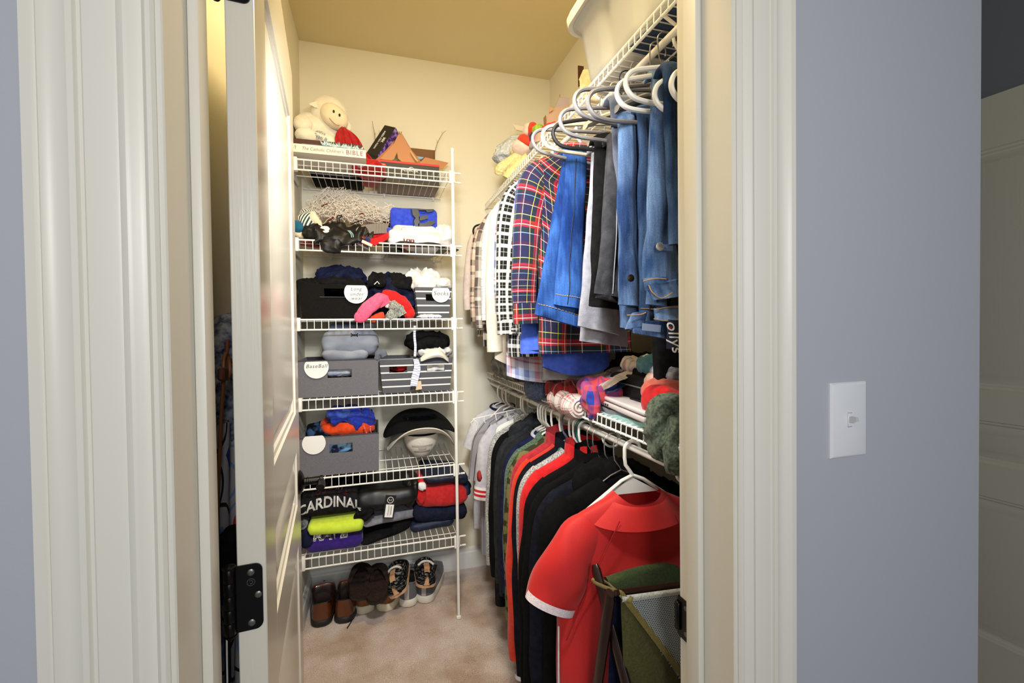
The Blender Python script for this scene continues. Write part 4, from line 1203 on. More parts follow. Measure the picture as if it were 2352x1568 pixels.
sock('pink_sock', 'hot pink sock hanging over the lip of the third shelf', [(-0.056, 2.035, 1.372), (-0.031, 2.030, 1.402), (-0.002, 2.035, 1.428), (0.031, 2.050, 1.448), (0.046, 2.060, 1.426)], [0.026, 0.030, 0.030, 0.030, 0.026], M_PINK, G3, 3)
sock('red_sock', 'red sock bent over the right of the sock pile, third shelf', [(0.149, 2.060, 1.387), (0.127, 2.055, 1.426), (0.098, 2.060, 1.453), (0.069, 2.070, 1.465), (0.040, 2.090, 1.474)], [0.026, 0.028, 0.026, 0.026, 0.022], M_RED, G3, 4)
M_MARL = fabric('black_and_white_marl_knit', (52, 56, 52), (186, 190, 182), scale=260, lo=0.42, hi=0.58, stretch=(1, 1, 2.5))
sock('grey_sock', 'grey marled sock at the foot of the sock pile, third shelf', [(0.066, 2.045, 1.372), (0.089, 2.045, 1.402), (0.079, 2.060, 1.426), (0.108, 2.050, 1.402), (0.122, 2.050, 1.383)], [0.020, 0.028, 0.026, 0.028, 0.022], M_MARL, G3, 5)
sock('orange_sock', 'orange red sock tip under the pink sock, third shelf', [(-0.003, 2.050, 1.365), (0.015, 2.055, 1.372), (0.038, 2.070, 1.376)], [0.016, 0.018, 0.018], fabric('orange_red_knit', (206, 62, 34)), G3, 6)
sock('white_sock', 'pale grey sock tip between the pink and grey socks', [(0.057, 2.065, 1.426), (0.072, 2.070, 1.438), (0.087, 2.080, 1.442)], [0.014, 0.018, 0.016], M_WHITEC, G3, 7)
sb3 = bin_box('striped_bin', 'grey bin with white stripes and a label reading socks, third shelf', (0.177, 2.075, 1.366), (0.344, 2.075, 1.504), 0.27, D3, M_BINSTRIPE, M_BINHEM, 0.016, (0.27, 0.55, 0.58, 0.80), 'striped canvas bins')
round_label(sb3, (0.293, 2.073, 1.479), 0.041, [('Socks', 0.0, 0.0, 0.2)], 0.62, 0.026)
lump('white_socks', 'bundle of white and grey socks heaped on the striped bin, third shelf', (0.150, 2.100, 1.491), (0.293, 2.100, 1.597), 0.20, M_WHITEC, cat='sock', seed=47, amp=0.024, freq=16, nu=70, nv=40)
lump('white_sock', 'white sock at the right end of the striped bin, third shelf', (0.270, 2.090, 1.500), (0.351, 2.090, 1.555), 0.12, fabric('off_white_knit', (218, 216, 212)), cat='sock', seed=48, amp=0.012, freq=22)
M_SMALLPLAID = plaid('small_navy_white_plaid', 0.022, [(0.0, (226, 228, 236)), (0.3, (90, 104, 150)), (0.5, (226, 228, 236)), (0.72, (40, 46, 70)), (0.80, (226, 228, 236))], [(0.0, (226, 228, 236)), (0.4, (80, 92, 140)), (0.7, (226, 228, 236))])
lump('plaid_cloth', 'small rolled navy and white plaid cloth in front of the striped sock bin', (0.180, 2.045, 1.362), (0.298, 2.045, 1.383), 0.05, M_SMALLPLAID, cat='cloth', seed=49, amp=0.005, freq=26)

# ------------------------------------------------------------------ fourth left shelf
D4 = DECKS[3]+0.003
b4 = bin_box('fabric_bin', 'plain grey felt bin with a white label reading baseball, fourth shelf', (-0.315, 2.075, 1.046), (0.014, 2.085, 1.188), 0.28, D4, M_BINGREY, M_BINGREYIN, 0.003, (0.36, 0.665, 0.52, 0.75))
round_label(b4, (-0.237, 2.072, 1.162), 0.048, [('BaseBall', 0.0, 0.004, 0.25)], 0.50, 0.022)
lump('blue_contents', 'pale blue cloth inside the grey baseball bin, seen through its slot', (-0.215, 2.100, 1.116), (-0.090, 2.100, 1.156), 0.10, fabric('pale_blue_jersey', (150, 168, 196), (206, 212, 222), scale=22), cat='cloth', seed=51, amp=0.010, freq=24)
M_STEEL = fabric('steel_grey_polyester', (112, 120, 136), (136, 144, 158), scale=14, rough=0.6, bump=0.12)
gp = folded('grey_pants', 'steel grey folded sports pants lying across the baseball bin', (-0.219, 2.090, 1.212), (0.015, 2.090, 1.308), 0.20, M_STEEL, seed=14, wob=0.013, nose=0.028, slope=-0.05, er=0.04)
UA = MB()
UA.tube(bez([(-0.098, 2.088, 1.304), (-0.089, 2.086, 1.295), (-0.078, 2.086, 1.295), (-0.069, 2.088, 1.303)], 5), 0.0018, 6)
UA.tube(bez([(-0.098, 2.088, 1.289), (-0.089, 2.086, 1.297), (-0.078, 2.086, 1.297), (-0.070, 2.088, 1.289)], 5), 0.0018, 6)
part('chest_logo', UA, M_BLACKINK, gp, 'small dark interlocked logo')
folded('grey_pants', 'lower grey folded pants leg directly on the baseball bin rim', (-0.219, 2.085, 1.188), (-0.027, 2.085, 1.232), 0.19, fabric('grey_blue_polyester', (126, 132, 146), (146, 152, 164), scale=14, rough=0.6, bump=0.12), seed=15, wob=0.009)
folded('grey_blue_cloth', 'blue grey cloth at the back reaching up behind the third shelf lip', (-0.200, 2.160, 1.307), (0.004, 2.160, 1.343), 0.14, fabric('blue_grey_cloth', (92, 104, 126)), seed=16, wob=0.008)
part('dark_waistband', MB().box((-0.101, 2.152, 1.314), (0.20, 0.004, 0.008)), M_BLACKCLOTH, [o for o in COL.objects if o.name == 'grey_blue_cloth'][0], 'dark waistband')
sock('grey_glove', 'rounded grey cloth tip poking out right of the grey pants', [(0.009, 2.080, 1.193), (0.017, 2.080, 1.212), (0.031, 2.080, 1.213), (0.042, 2.080, 1.196)], [0.012, 0.016, 0.018, 0.014], fabric('dark_steel_cloth', (88, 94, 106)), None, 8)
sb4 = bin_box('striped_bin', 'grey bin with white stripes beside the baseball bin, left of the plaid strap', (0.018, 2.085, 1.045), (0.173, 2.085, 1.185), 0.28, D4, M_BINSTRIPE, M_BINHEM, 0.014, (0.25, 0.80, 0.60, 0.78), 'striped canvas bins')
lump('red_black_cloth', 'red and black item inside the left striped bin, seen through its slot', (0.046, 2.115, 1.123), (0.150, 2.115, 1.158), 0.10, fabric('black_and_red_patch', (18, 16, 16), (150, 24, 30), scale=14, lo=0.5, hi=0.58), cat='cloth', seed=52, amp=0.010, freq=20)
sb5 = bin_box('striped_bin', 'grey bin with white stripes at the right end of the fourth shelf by the pole', (0.180, 2.085, 1.041), (0.345, 2.085, 1.184), 0.28, D4, M_BINSTRIPE, M_BINHEM, 0.014, (0.26, 0.80, 0.60, 0.80), 'striped canvas bins')
lump('white_contents', 'white cloth inside the right striped bin, seen through its slot', (0.212, 2.115, 1.112), (0.329, 2.115, 1.156), 0.10, M_WHITEC, cat='cloth', seed=53, amp=0.010, freq=22)
lump('black_hoodie', 'black folded cloth on top of the right striped bin, fourth shelf', (0.143, 2.120, 1.218), (0.347, 2.120, 1.301), 0.18, M_BLACKCLOTH, seed=54, amp=0.018, freq=14, nu=60, nv=36)
lump('white_tee', 'white and grey cloth under the black cloth on the right striped bin', (0.184, 2.100, 1.186), (0.352, 2.100, 1.230), 0.18, fabric('white_grey_cloth', (206, 206, 208), (230, 230, 230), scale=20), seed=55, amp=0.012, freq=20)
M_SHELL = plain('white_moulded_plastic', (230, 226, 214), 0.3)
def guard():
    c = bez([(0.197, 2.075, 1.187), (0.228, 2.070, 1.214), (0.264, 2.070, 1.227), (0.295, 2.070, 1.216), (0.323, 2.075, 1.181)], 8)
    mb = MB(); n = len(c)-1
    def fn(i, j):
        t = j/n; a = -0.5+i/10
        w = 0.034*math.sin(pi*(0.12+0.76*t))
        p = c[j]; up = Vector((0, -0.55, -1)).normalized()
        return p+up*(w*(a+0.5)*1.25)+Vector((0, -0.020*cos(pi*a)*sin(pi*t), 0))
    mb.grid(fn, 10, n)
    o = MB(); o.v = mb.v+[p+Vector((0, 0.003, 0.001)) for p in mb.v]
    m = len(mb.v); o.f = [list(f) for f in mb.f]+[[i+m for i in f][::-1] for f in mb.f]
    return solo('shin_guard', o, M_SHELL, 'smooth curved white plastic guard resting on the right striped bin', 'guard', smooth=60)
guard()
M_STRAP = plaid('blue_white_check_webbing', 0.020, [(0.0, (214, 220, 236)), (0.35, (84, 104, 170)), (0.5, (214, 220, 236)), (0.8, (96, 112, 176))], [(0.0, (220, 226, 240)), (0.4, (70, 86, 150)), (0.6, (220, 226, 240)), (0.85, (110, 126, 186))])
lan = thing('lanyard', 'blue and white checked lanyard strap hanging from the third shelf', 'strap', (0.166, 2.050, 1.058))
def strap_mb(pts, hw, th=0.0025):
    pts = bez(pts, 8); n = len(pts); mb = MB()
    def fn(i, j):
        p = pts[j]; t = (pts[min(j+1, n-1)]-pts[max(j-1, 0)]).normalized()
        s = t.cross(Vector((0, 1, 0))); s.normalize()
        a = [(-hw, 0), (hw, 0), (hw, th), (-hw, th)][i]
        return p+s*a[0]+Vector((0, a[1], 0))
    L = sum((pts[k+1]-pts[k]).length for k in range(n-1))
    mb.grid(fn, 4, n-1, cu=True, su=2*hw, sv=L, capv0=True, capv1=True)
    return mb
part('webbing', strap_mb([(0.172, 2.048, 1.333), (0.170, 2.050, 1.286), (0.173, 2.050, 1.240), (0.170, 2.050, 1.197)], 0.0052), M_STRAP, lan)
part('buckle', MB().box((0.172, 2.048, 1.192), (0.018, 0.006, 0.006), bev=0.001), M_BLACKINK, lan, 'small dark buckle')
part('webbing', strap_mb([(0.172, 2.050, 1.186), (0.175, 2.050, 1.151), (0.163, 2.050, 1.104), (0.157, 2.050, 1.066)], 0.009), M_STRAP, lan)
part('webbing', strap_mb([(0.178, 2.053, 1.181), (0.185, 2.053, 1.142), (0.177, 2.053, 1.100), (0.168, 2.053, 1.065)], 0.009), M_STRAP, lan)
part('clasp', MB().box((0.162, 2.048, 1.058), (0.022, 0.008, 0.008), bev=0.002), M_BLACKINK, lan, 'dark clasp')
solo('swing_tag', MB().box((0.184, 2.058, 1.066), (0.028, 0.0012, 0.038), Matrix.Rotation(radians(-6), 4, 'Y')), plain('tan_card_tag', (204, 184, 158), 0.7), 'tan card swing tag beside the checked lanyard on the fourth shelf', 'tag')

# ------------------------------------------------------------------ fifth left shelf
D5 = DECKS[4]+0.003
P0, P1 = (-0.312, 2.060, 0.723), (0.011, 2.075, 0.845)
b5 = bin_box('fabric_bin', 'plain grey felt bin with a blank white label, fifth shelf', P0, ((0.011, 2.070, 0.846)[0], 2.07, (-0.151, 2.070, 0.865)[2]), 0.30, D5, M_BINGREY, M_BINGREYIN, 0.003, (0.37, 0.665, 0.56, 0.80))
round_label(b5, (-0.251, 2.058, 0.843), 0.046, [], 0.68)
M_CAMO = fabric('blue_camouflage', (22, 34, 66), (110, 156, 206), scale=26, lo=0.44, hi=0.52, detail=2)
lump('camo_shirt', 'blue camouflage cloth inside the blank labelled grey bin', (-0.233, 2.100, 0.775), (-0.072, 2.100, 0.829), 0.14, M_CAMO, seed=61, amp=0.010, freq=20)
lump('dark_camo_shirt', 'dark blue camouflage shirt at the left inside the blank labelled bin', (-0.297, 2.160, 0.834), (-0.165, 2.160, 0.895), 0.14, fabric('dark_camouflage', (16, 18, 28), (56, 84, 124), scale=30, lo=0.5, hi=0.6), seed=62, amp=0.014, freq=20)
lump('orange_sweatshirt', 'orange sweatshirt heaped in the blank labelled bin, fifth shelf', (-0.237, 2.130, 0.847), (0.001, 2.130, 0.914), 0.20, fabric('bright_orange_fleece', (214, 62, 18), (230, 78, 28)), seed=63, amp=0.024, freq=12, nu=80, nv=46, tilt=0.08)
bh = lump('blue_hoodie', 'royal blue hoodie piled on the orange sweatshirt, fifth shelf', (-0.204, 2.120, 0.873), (-0.013, 2.120, 0.956), 0.18, fabric('royal_blue_sports_cloth', (24, 44, 150), (38, 62, 178)), seed=64, amp=0.026, freq=12, nu=80, nv=46, tilt=0.25)
lump('blue_sleeve', 'royal blue sleeve with pale patch reaching left from the hoodie', (-0.215, 2.130, 0.914), (-0.106, 2.130, 0.957), 0.10, fabric('royal_blue_sleeve_cloth', (26, 44, 150), (70, 110, 196), scale=18), seed=65, amp=0.014, freq=18, tilt=0.15)
lump('blue_cuff', 'royal blue folded cuff standing up at the top of the hoodie pile', (-0.060, 2.150, 0.907), (-0.025, 2.150, 0.964), 0.06, fabric('royal_blue_rib', (30, 52, 160), (42, 66, 180)), seed=66, amp=0.006, freq=20)
M_CORAL = plain('coral_silicone_tip', (236, 110, 104), 0.5)
part('drawcord', MB().tube(bez([(-0.051, 2.090, 0.891), (-0.047, 2.085, 0.884), (-0.044, 2.090, 0.871), (-0.039, 2.090, 0.859)], 4), 0.0022, 6).tube(bez([(-0.024, 2.090, 0.887), (-0.024, 2.085, 0.875), (-0.020, 2.090, 0.860)], 4), 0.0022, 6), M_CORAL, bh, 'coral drawcord')
part('cord_tip', MB().blob((-0.051, 2.088, 0.893), (0.004, 0.004, 0.004), nu=10, nv=6).blob((-0.024, 2.088, 0.889), (0.004, 0.004, 0.004), nu=10, nv=6), M_CORAL, bh)

# two cowboy hats, upside down, the black one nested in the white one
def cowboy(name, label, c, crown_r, crown_h, brim, drop, mat, band, sq=0.82, tilt=0.0, rim=0.004, inner=None, holes=False, crownbase=0.55, rise=0.04):
    """upside-down hat: c is the centre of the crown opening; brim sides droop"""
    c = Vector(c); t = thing(name, label, 'hat', (c.x, c.y, c.z-crown_h))
    R = Matrix.Rotation(tilt, 3, 'X')
    nu = 56
    def pr_(th, r, z): return c+R @ Vector((r*cos(th), r*sin(th)*sq, z))
    def br(th, s, o=0.0):
        r = crown_r+brim*s*(0.84+0.16*abs(cos(th)))
        cz = abs(cos(th))**2.6
        zz = -drop*cz*s**1.6+rise*s*s*(1-cz)
        # the sides roll in as they fall
        k = 1-0.10*cz*s*s
        return pr_(th, r*k, zz+o)
    mb = MB()
    nv = 10
    mb.grid(lambda i, j: br(2*pi*i/nu, j/nv, 0.0), nu, nv, cu=True)
    mb.grid(lambda i, j: br(2*pi*i/nu, j/nv, -0.0035), nu, nv, cu=True, flip=True)
    part('brim', mb, mat, t, smooth=60)
    part('brim_edge', MB().tube([br(2*pi*k/nu, 1.0, -0.0017) for k in range(nu)], rim, 8, closed=True), mat, t)
    prof = [(1.0, 0.0), (0.99, -0.24), (0.95, -0.46), (0.84, -0.64), (0.64, -0.82), (0.46, -0.98), (0.36, -1.0), (0.12, -0.84)]
    def cr(i, j, ins=0.0):
        r, z = prof[j]; th = 2*pi*i/nu
        pinch = 1-0.18*abs(sin(th))*max(0, -z-0.4)
        return pr_(th, (crown_r-ins)*r*(pinch if j < len(prof)-1 else 0.5), z*crown_h+ins)
    cm = MB()
    cm.grid(lambda i, j: cr(i, j), nu, len(prof)-1, cu=True, flip=True, capv1=True)
    cm.grid(lambda i, j: cr(i, j, 0.004), nu, len(prof)-1, cu=True, capv1=True)
    crown = part('crown', cm, mat, t, smooth=50)
    part('hat_band', MB().tube([pr_(2*pi*k/nu, crown_r+0.001, -0.012) for k in range(nu)], 0.004, 8, closed=True, flat=(1.3, 0.5), up=(0, 0, 1)), band, t)
    if inner:
        part('sweatband', MB().grid(lambda i, j: pr_(2*pi*i/nu, (crown_r-0.003)*(1-0.04*j), -0.004-0.016*j), nu, 3, cu=True), inner, t)
        part('satin_lining', MB().grid(lambda i, j: pr_(2*pi*i/nu, (crown_r-0.004)*(0.95-0.2*j), -0.022-0.004*j), nu, 4, cu=True, capv1=True), inner, t)
    if holes:
        hb = MB()
        for row, z in enumerate((-0.50, -0.545, -0.60, -0.66, -0.735, -0.78)):
            for k in range(34):
                th = -pi/2+(k-16.5)*0.042
                if row in (2, 3) and abs(k-16.5) > 7: continue
                # interpolate the crown radius
                for q in range(len(prof)-1):
                    if prof[q][1] >= z >= prof[q+1][1]:
                        f = (prof[q][1]-z)/(prof[q][1]-prof[q+1][1]); r = prof[q][0]+(prof[q+1][0]-prof[q][0])*f
                pinch = 1-0.18*abs(sin(th))*max(0, -z-0.4)
                p = pr_(th, crown_r*r*pinch+0.0004, z*crown_h)
                hb.blob(p, (0.0014, 0.0008, 0.0011), nu=6, nv=4)
        part('vent_holes', hb, plain('dark_vent_hole', (50, 42, 34), 0.9), t, kind='stuff')
    return t
M_STRAW = fabric('white_straw', (228, 220, 204), (238, 232, 218), scale=200, bump=0.5, bscale=260)
M_FELT = fabric('black_wool_felt', (14, 14, 15), (24, 24, 25), scale=300, sheen=0.1)
HC_ = Vector((0.208, 2.225, 0.814))
cowboy('cowboy_hat', 'white straw cowboy hat upside down on the fifth shelf, under the black hat', (HC_.x, HC_.y, D5+0.132), 0.082, 0.130, 0.092, 0.088, M_STRAW, M_FELT, 0.95, radians(2), 0.0028, holes=True, crownbase=0.42)
cowboy('cowboy_hat', 'black felt cowboy hat upside down, nested in the white hat', (HC_.x-0.004, HC_.y+0.004, D5+0.186), 0.082, 0.105, 0.106, 0.076, M_FELT, M_FELT, 0.90, radians(7), 0.0035, rise=0.0, inner=plain('glossy_black_hat_lining', (14, 14, 18), 0.12), crownbase=0.42)

# ------------------------------------------------------------------ lowest left shelf
D6 = DECKS[5]+0.003
G6 = 'folded sweatshirts on the lowest shelf'
def zfix(P, z): return (P[0], P[1], z)
lump('patterned_shirt', 'navy shirt with red print squeezed in at the left end of the lowest shelf', zfix((-0.322, 2.060, 0.373), D6), zfix((-0.246, 2.060, 0.465), D6+0.115), 0.26, fabric('navy_print', (24, 30, 58), (178, 40, 44), scale=24, lo=0.62, hi=0.64), group=G6, seed=71, amp=0.014, freq=18)
lump('grey_sleeve', 'grey and dark sleeve end above the patterned navy shirt, lowest shelf', (-0.327, 2.080, 0.468), (-0.289, 2.080, 0.518), 0.14, fabric('grey_dark_cloth', (60, 62, 72), (150, 150, 156), scale=14, lo=0.5, hi=0.58), group=G6, seed=72, amp=0.008, freq=20)
ps = folded('purple_sweatshirt', 'purple folded sweatshirt with cut off white letters, lowest shelf', zfix((-0.291, 2.055, 0.393), D6), (-0.065, 2.055, 0.429), 0.28, fabric('deep_purple_fleece', (46, 24, 108), (56, 32, 122)), group=G6, seed=17, wob=0.006, nose=0.022)
wrap_on(text_part('chest_letters', 'RAVE', 0.058, face_M(Vector((-0.196, 2.050, 0.445)), (1, 0, 0.0), (0.0, 0.0, 1)), M_DISC, ps, extrude=0.0008, bold=0.0032, squash=1.0, shear=0.15), [ps], 0.0015)
folded('neon_sweatshirt', 'neon yellow green folded sweatshirt between the purple and black ones', (-0.282, 2.035, 0.453), (-0.058, 2.035, 0.503), 0.29, fabric('neon_yellow_fleece', (196, 222, 58), (206, 232, 74)), group=G6, seed=18, wob=0.006, nose=0.026, er=0.02, slope=-0.03)
bc = folded('black_sweatshirt', 'black folded sweatshirt with white arched cardinals lettering, top of its stack', (-0.319, 2.060, 0.519), (-0.077, 2.060, 0.615), 0.28, fabric('black_fleece', (20, 20, 23), (32, 32, 36)), group=G6, seed=19, wob=0.006, nose=0.05, er=0.025, puff=0.05)
def arch(p):
    return Vector((p.x, p.y-2.0*p.x*p.x, p.z))
CM_ = face_M(Vector((-0.196, 2.072, 0.584)), (1, 0, 0.0), (0, 0, 1))
wrap_on(text_part('chest_letters', 'CARDINAL', 0.056, CM_, M_DISC, bc, extrude=0.0008, bold=0.0013, bend=arch, squash=0.92), [bc], 0.0015)
wrap_on(text_part('small_letters', 'LOUISVILLE', 0.022, CM_ @ Matrix.Translation((0, 0.038, 0)), fabric('red_flock_print', (96, 16, 20)), bc, extrude=0.0008, bend=arch, squash=1.2, spacing=1.1), [bc], 0.0015)
# middle stack
folded('black_pants', 'black folded pants at the bottom of the middle stack, lowest shelf', zfix((-0.068, 2.100, 0.344), D6), (0.153, 2.100, 0.430), 0.28, M_BLACKCLOTH, group=G6, seed=20, wob=0.010, nose=0.022, slope=0.10, skew=0.10)
folded('grey_sweatshirt', 'grey folded sweatshirt in the middle stack, lowest shelf', (-0.064, 2.100, 0.445), (0.181, 2.100, 0.487), 0.28, M_GREYC, group=G6, seed=21, wob=0.010, nose=0.024, slope=0.03, skew=0.06)
bj = folded('black_jacket', 'black shiny folded jacket with a hang tag, top of the middle stack', (-0.089, 2.070, 0.518), (0.168, 2.070, 0.603), 0.27, fabric('black_nylon', (14, 14, 15), (30, 30, 32), scale=14, rough=0.38, bump=0.1), group=G6, seed=22, wob=0.016, nose=0.030)
lump('black_sleeve', 'black jacket sleeve standing at the right of the middle stack', (0.118, 2.080, 0.506), (0.182, 2.080, 0.645), 0.14, fabric('black_nylon', (14, 14, 15)), group=G6, seed=73, amp=0.016, freq=18)
lump('black_cuff', 'gathered black cuff between the neon and grey sweatshirts', (-0.099, 2.045, 0.488), (-0.020, 2.045, 0.545), 0.08, M_BLACKCLOTH, group=G6, seed=74, amp=0.012, freq=26)
tgp = thing('hang_tag', 'black hang tag with a white barcode label and round emblem', 'tag', (0.052, 2.040, 0.492))
TGM = face_M(Vector((0.051, 2.052, 0.539)), (1, 0, -0.16), (0.13, 0.12, 1))
part('tag_card', MB().box((0, 0, 0), (0.046, 0.098, 0.001)).xform(TGM), M_BLACKINK, tgp)
part('price_label', MB().box((0.001, -0.018, 0.001), (0.034, 0.054, 0.0006)).xform(TGM), M_DISC, tgp, 'white price label')
part('barcode', MB().box((-0.004, -0.016, 0.0015), (0.0016, 0.044, 0.0004)).box((0.0, -0.016, 0.0015), (0.0008, 0.044, 0.0004)).box((0.0085, -0.016, 0.0015), (0.0022, 0.036, 0.0004)).box((0.004, -0.020, 0.0015), (0.0006, 0.040, 0.0004)).xform(TGM), M_PEN, tgp)
part('emblem_ring', MB().tube(arc((0, 0.028, 0.001), 0.0125, 0, 2*pi, 28, (1, 0, 0), (0, 1, 0))[:-1], 0.0012, 6, closed=True).tube([(-0.006, 0.032, 0.0012), (-0.003, 0.024, 0.0012), (0, 0.030, 0.0012), (0.003, 0.024, 0.0012), (0.006, 0.032, 0.0012)], 0.001, 5).xform(TGM), M_DISC, tgp, 'white round emblem')
# right stack
folded('navy_pants', 'navy folded track pants at the bottom of the right stack, lowest shelf', zfix((0.147, 2.130, 0.390), D6), (0.346, 2.130, 0.424), 0.26, M_NAVYSHINE, group=G6, seed=23, wob=0.012, nose=0.026)
folded('navy_pants', 'navy folded track pants second from the bottom of the right stack, lowest shelf', (0.157, 2.110, 0.417), (0.410, 2.110, 0.478), 0.26, fabric('dark_navy_twill', (24, 28, 46), (32, 38, 60)), group=G6, seed=24, wob=0.012, nose=0.026, slope=-0.10)
rs_ = folded('red_sweatshirt', 'red folded sweatshirt sticking out beyond the pole, lowest shelf', (0.180, 2.090, 0.487), (0.411, 2.090, 0.576), 0.26, fabric('red_fleece', (184, 32, 34), (198, 44, 46)), group=G6, seed=25, wob=0.010, nose=0.032, slope=-0.10, er=0.05)
lump('red_collar', 'dark red and white collar at the left of the red sweatshirt', (0.170, 2.080, 0.504), (0.217, 2.080, 0.626), 0.12, M_RED, group=G6, seed=75, amp=0.012, freq=20)
part('white_letter', MB().blob((0.195, 2.068, 0.608), (0.018, 0.010, 0.022), 3, 0.005, 30), M_DISC, [o for o in COL.objects if o.name == 'red_collar'][0], 'white letter')
folded('navy_jacket', 'shiny navy folded jacket on top of the red sweatshirt, lowest shelf', (0.208, 2.080, 0.599), (0.410, 2.080, 0.627), 0.26, M_NAVYSHINE, group=G6, seed=26, wob=0.010, nose=0.024, slope=-0.12)
lump('navy_sleeve', 'navy jacket sleeve end hanging right of the pole, lowest shelf', (0.363, 2.100, 0.517), (0.430, 2.100, 0.587), 0.12, M_NAVYSHINE, group=G6, seed=76, amp=0.010, freq=18)

# ------------------------------------------------------------------ shoes on the carpet
def shoe(name, label, loc, rz, mats, L=0.29, W=0.105, H=0.085, group=None, sole_h=0.028, heel_tab=None, dress=False, toe_up=0.0):
    """heel at loc, toe along +y; mats = upper, sole, lining"""
    t = thing(name, label, 'shoe', loc, rz, group)
    def hw(s):
        return W*0.5*(0.70+0.10*sin(s*9)*0+0.30*math.sin(min(1, s*1.15)*pi*0.72)) * math.sqrt(max(0.0, 1-max(0, (s-0.72)/0.29)**2.4)) * math.sqrt(max(0.0, 1-max(0, (0.10-s)/0.108)**2))
    outl = [( -hw(k/40), L*k/40) for k in range(41)]+[(hw(k/40), L*k/40) for k in range(40, -1, -1)]
    sm = MB()
    n = len(outl)
    prof = ((1.02, 0.0), (1.05, 0.004), (1.05, sole_h-0.004), (1.01, sole_h))
    vs_ = [(x*f, L*0.5+(y-L*0.5)*(1+(f-1)*0.6), z+toe_up*max(0, y/L-0.6)**2) for f, z in prof for x, y in outl]
    fs = [[r*n+i, r*n+(i+1) % n, (r+1)*n+(i+1) % n, (r+1)*n+i] for r in range(3) for i in range(n)]
    fs += [list(range(n)), [3*n+i for i in range(n)][::-1]]
    sm.add(vs_, [f[::-1] for f in fs])
    part('sole', sm, mats[1], t, local=True, smooth=50)
    # upper
    def top(s):
        if s < 0.5: return H*(1.0-0.22*sin(pi*min(1, s/0.42)))
        return H*(1.02-0.95*((s-0.5)/0.5)**1.25)*0.92+0.012
    up = MB(); N = 24; S = 34
    def sec(i, j):
        s = 0.004+0.992*j/S
        w = hw(s)*0.985; hgt = top(s)
        y = L*s
        a = i/N
        open_ = 0.035 < s < 0.47
        th = 0.006
        wall = [(-w, 0), (-w*1.0, hgt*0.45), (-w*0.90, hgt*0.85), (-w*0.84, hgt)]
        if open_: inn_ = [(-w*0.84+th, hgt), (-w*0.84+th, hgt*0.6), (-w*0.8+th, 0.006)]
        elif s < 0.2: inn_ = [(-w*0.70, hgt), (-w*0.45, hgt), (-w*0.2, hgt)]
        else: inn_ = [(-w*0.70, hgt*1.03), (-w*0.45, hgt*1.06), (-w*0.2, hgt*1.08)]
        ws = wall+inn_
        ws = ws+[(-x, z) for x, z in ws[::-1]]
        k = min(int(a*13), 12); f = a*13-k
        x = ws[k][0]+(ws[k+1][0]-ws[k][0])*f; z = ws[k][1]+(ws[k+1][1]-ws[k][1])*f
        return Vector((x, y, sole_h-0.002+z+toe_up*max(0, s-0.6)**2))
    up.grid(lambda i, j: sec(i*N/26, j), 26, S)
    for j in range(S):
        if 0.035 < 0.004+0.992*j/S < 0.47:
            for i in range(7, 19): up.mi[j*26+i] = 1
    # close heel
    up.f.append(list(range(27))[::-1])
    part('upper', up, [mats[0], mats[2]], t, local=True, smooth=50)
    # collar trim and tongue
    rim = []
    for sgn in (-1, 1):
        pts = [Vector((sgn*hw(s)*0.83, L*s, sole_h+top(s)-0.001)) for s in [0.04+0.43*k/12 for k in range(13)]]
        rim.append(pts)
    part('collar', MB().tube(rim[0][::-1]+[Vector((0, L*0.028, sole_h+top(0.03)))]+rim[1], 0.0035, 6), mats[3] if len(mats) > 3 else mats[0], t, local=True)
    tm = MB().grid(lambda i, j: Vector(((i/8-0.5)*W*0.52*(1-0.1*j/6), L*(0.36+0.20*j/6), sole_h+H*(1.10-0.16*j/6)-0.006*(2*(i/8-0.5))**2*4*0.5)), 8, 6)
    part('tongue', tm, mats[0], t, local=True, smooth=60)
    part('insole', MB().grid(lambda i, j: Vector(((i/6-0.5)*2*hw(0.05+0.42*j/8)*0.74, L*(0.05+0.42*j/8), sole_h+0.007)), 6, 8), mats[2], t, local=True)
    if heel_tab:
        part('heel_tab', MB().box((0, -0.0005, sole_h+H*0.46), (0.022, 0.004, H*0.86), Matrix.Rotation(radians(-3), 4, 'X'), bev=0.001), heel_tab, t, local=True)
    lb = MB()
    for q in range(5):
        s = 0.50+0.055*q
        zt = sole_h+top(s)*0.93+0.004
        lb.tube([(-W*0.17, L*s, zt-0.006), (0, L*(s+0.01), zt+0.003), (W*0.17, L*s, zt-0.006)], 0.0022, 6)
    part('laces', lb, mats[4] if len(mats) > 4 else mats[0], t, local=True)
    return t
M_LEATHER = plain('polished_brown_leather', (88, 44, 18), 0.22, coat=0.4, bump=(25, 0.08, 0.001, 3))
M_LEATHERD = plain('dark_brown_leather', (46, 24, 12), 0.3)
M_DRESSIN = plain('dark_red_brown_shoe_lining', (40, 16, 8), 0.6)
M_BLKSOLE = plain('black_rubber_sole', (22, 20, 19), 0.6)
M_BLKLEATHER = plain('black_leather_trim', (20, 16, 14), 0.4)
M_SUEDE = fabric('tan_brown_suede', (116, 76, 46), (136, 92, 58), scale=40)
M_CREAMSOLE = plain('cream_rubber_sole', (222, 214, 186), 0.6)
M_GREYSHOE = fabric('grey_canvas_shoe', (88, 88, 96), (100, 100, 108), scale=200)
M_WHITESOLE = plain('off_white_rubber_sole', (224, 220, 206), 0.6)
M_DARKIN = plain('dark_shoe_lining', (24, 20, 18), 0.9)
GS = 'shoes lined up on the carpet'
F = 0.003
def at_floor(P, back=0.0): return (P[0], P[1]+back, F)
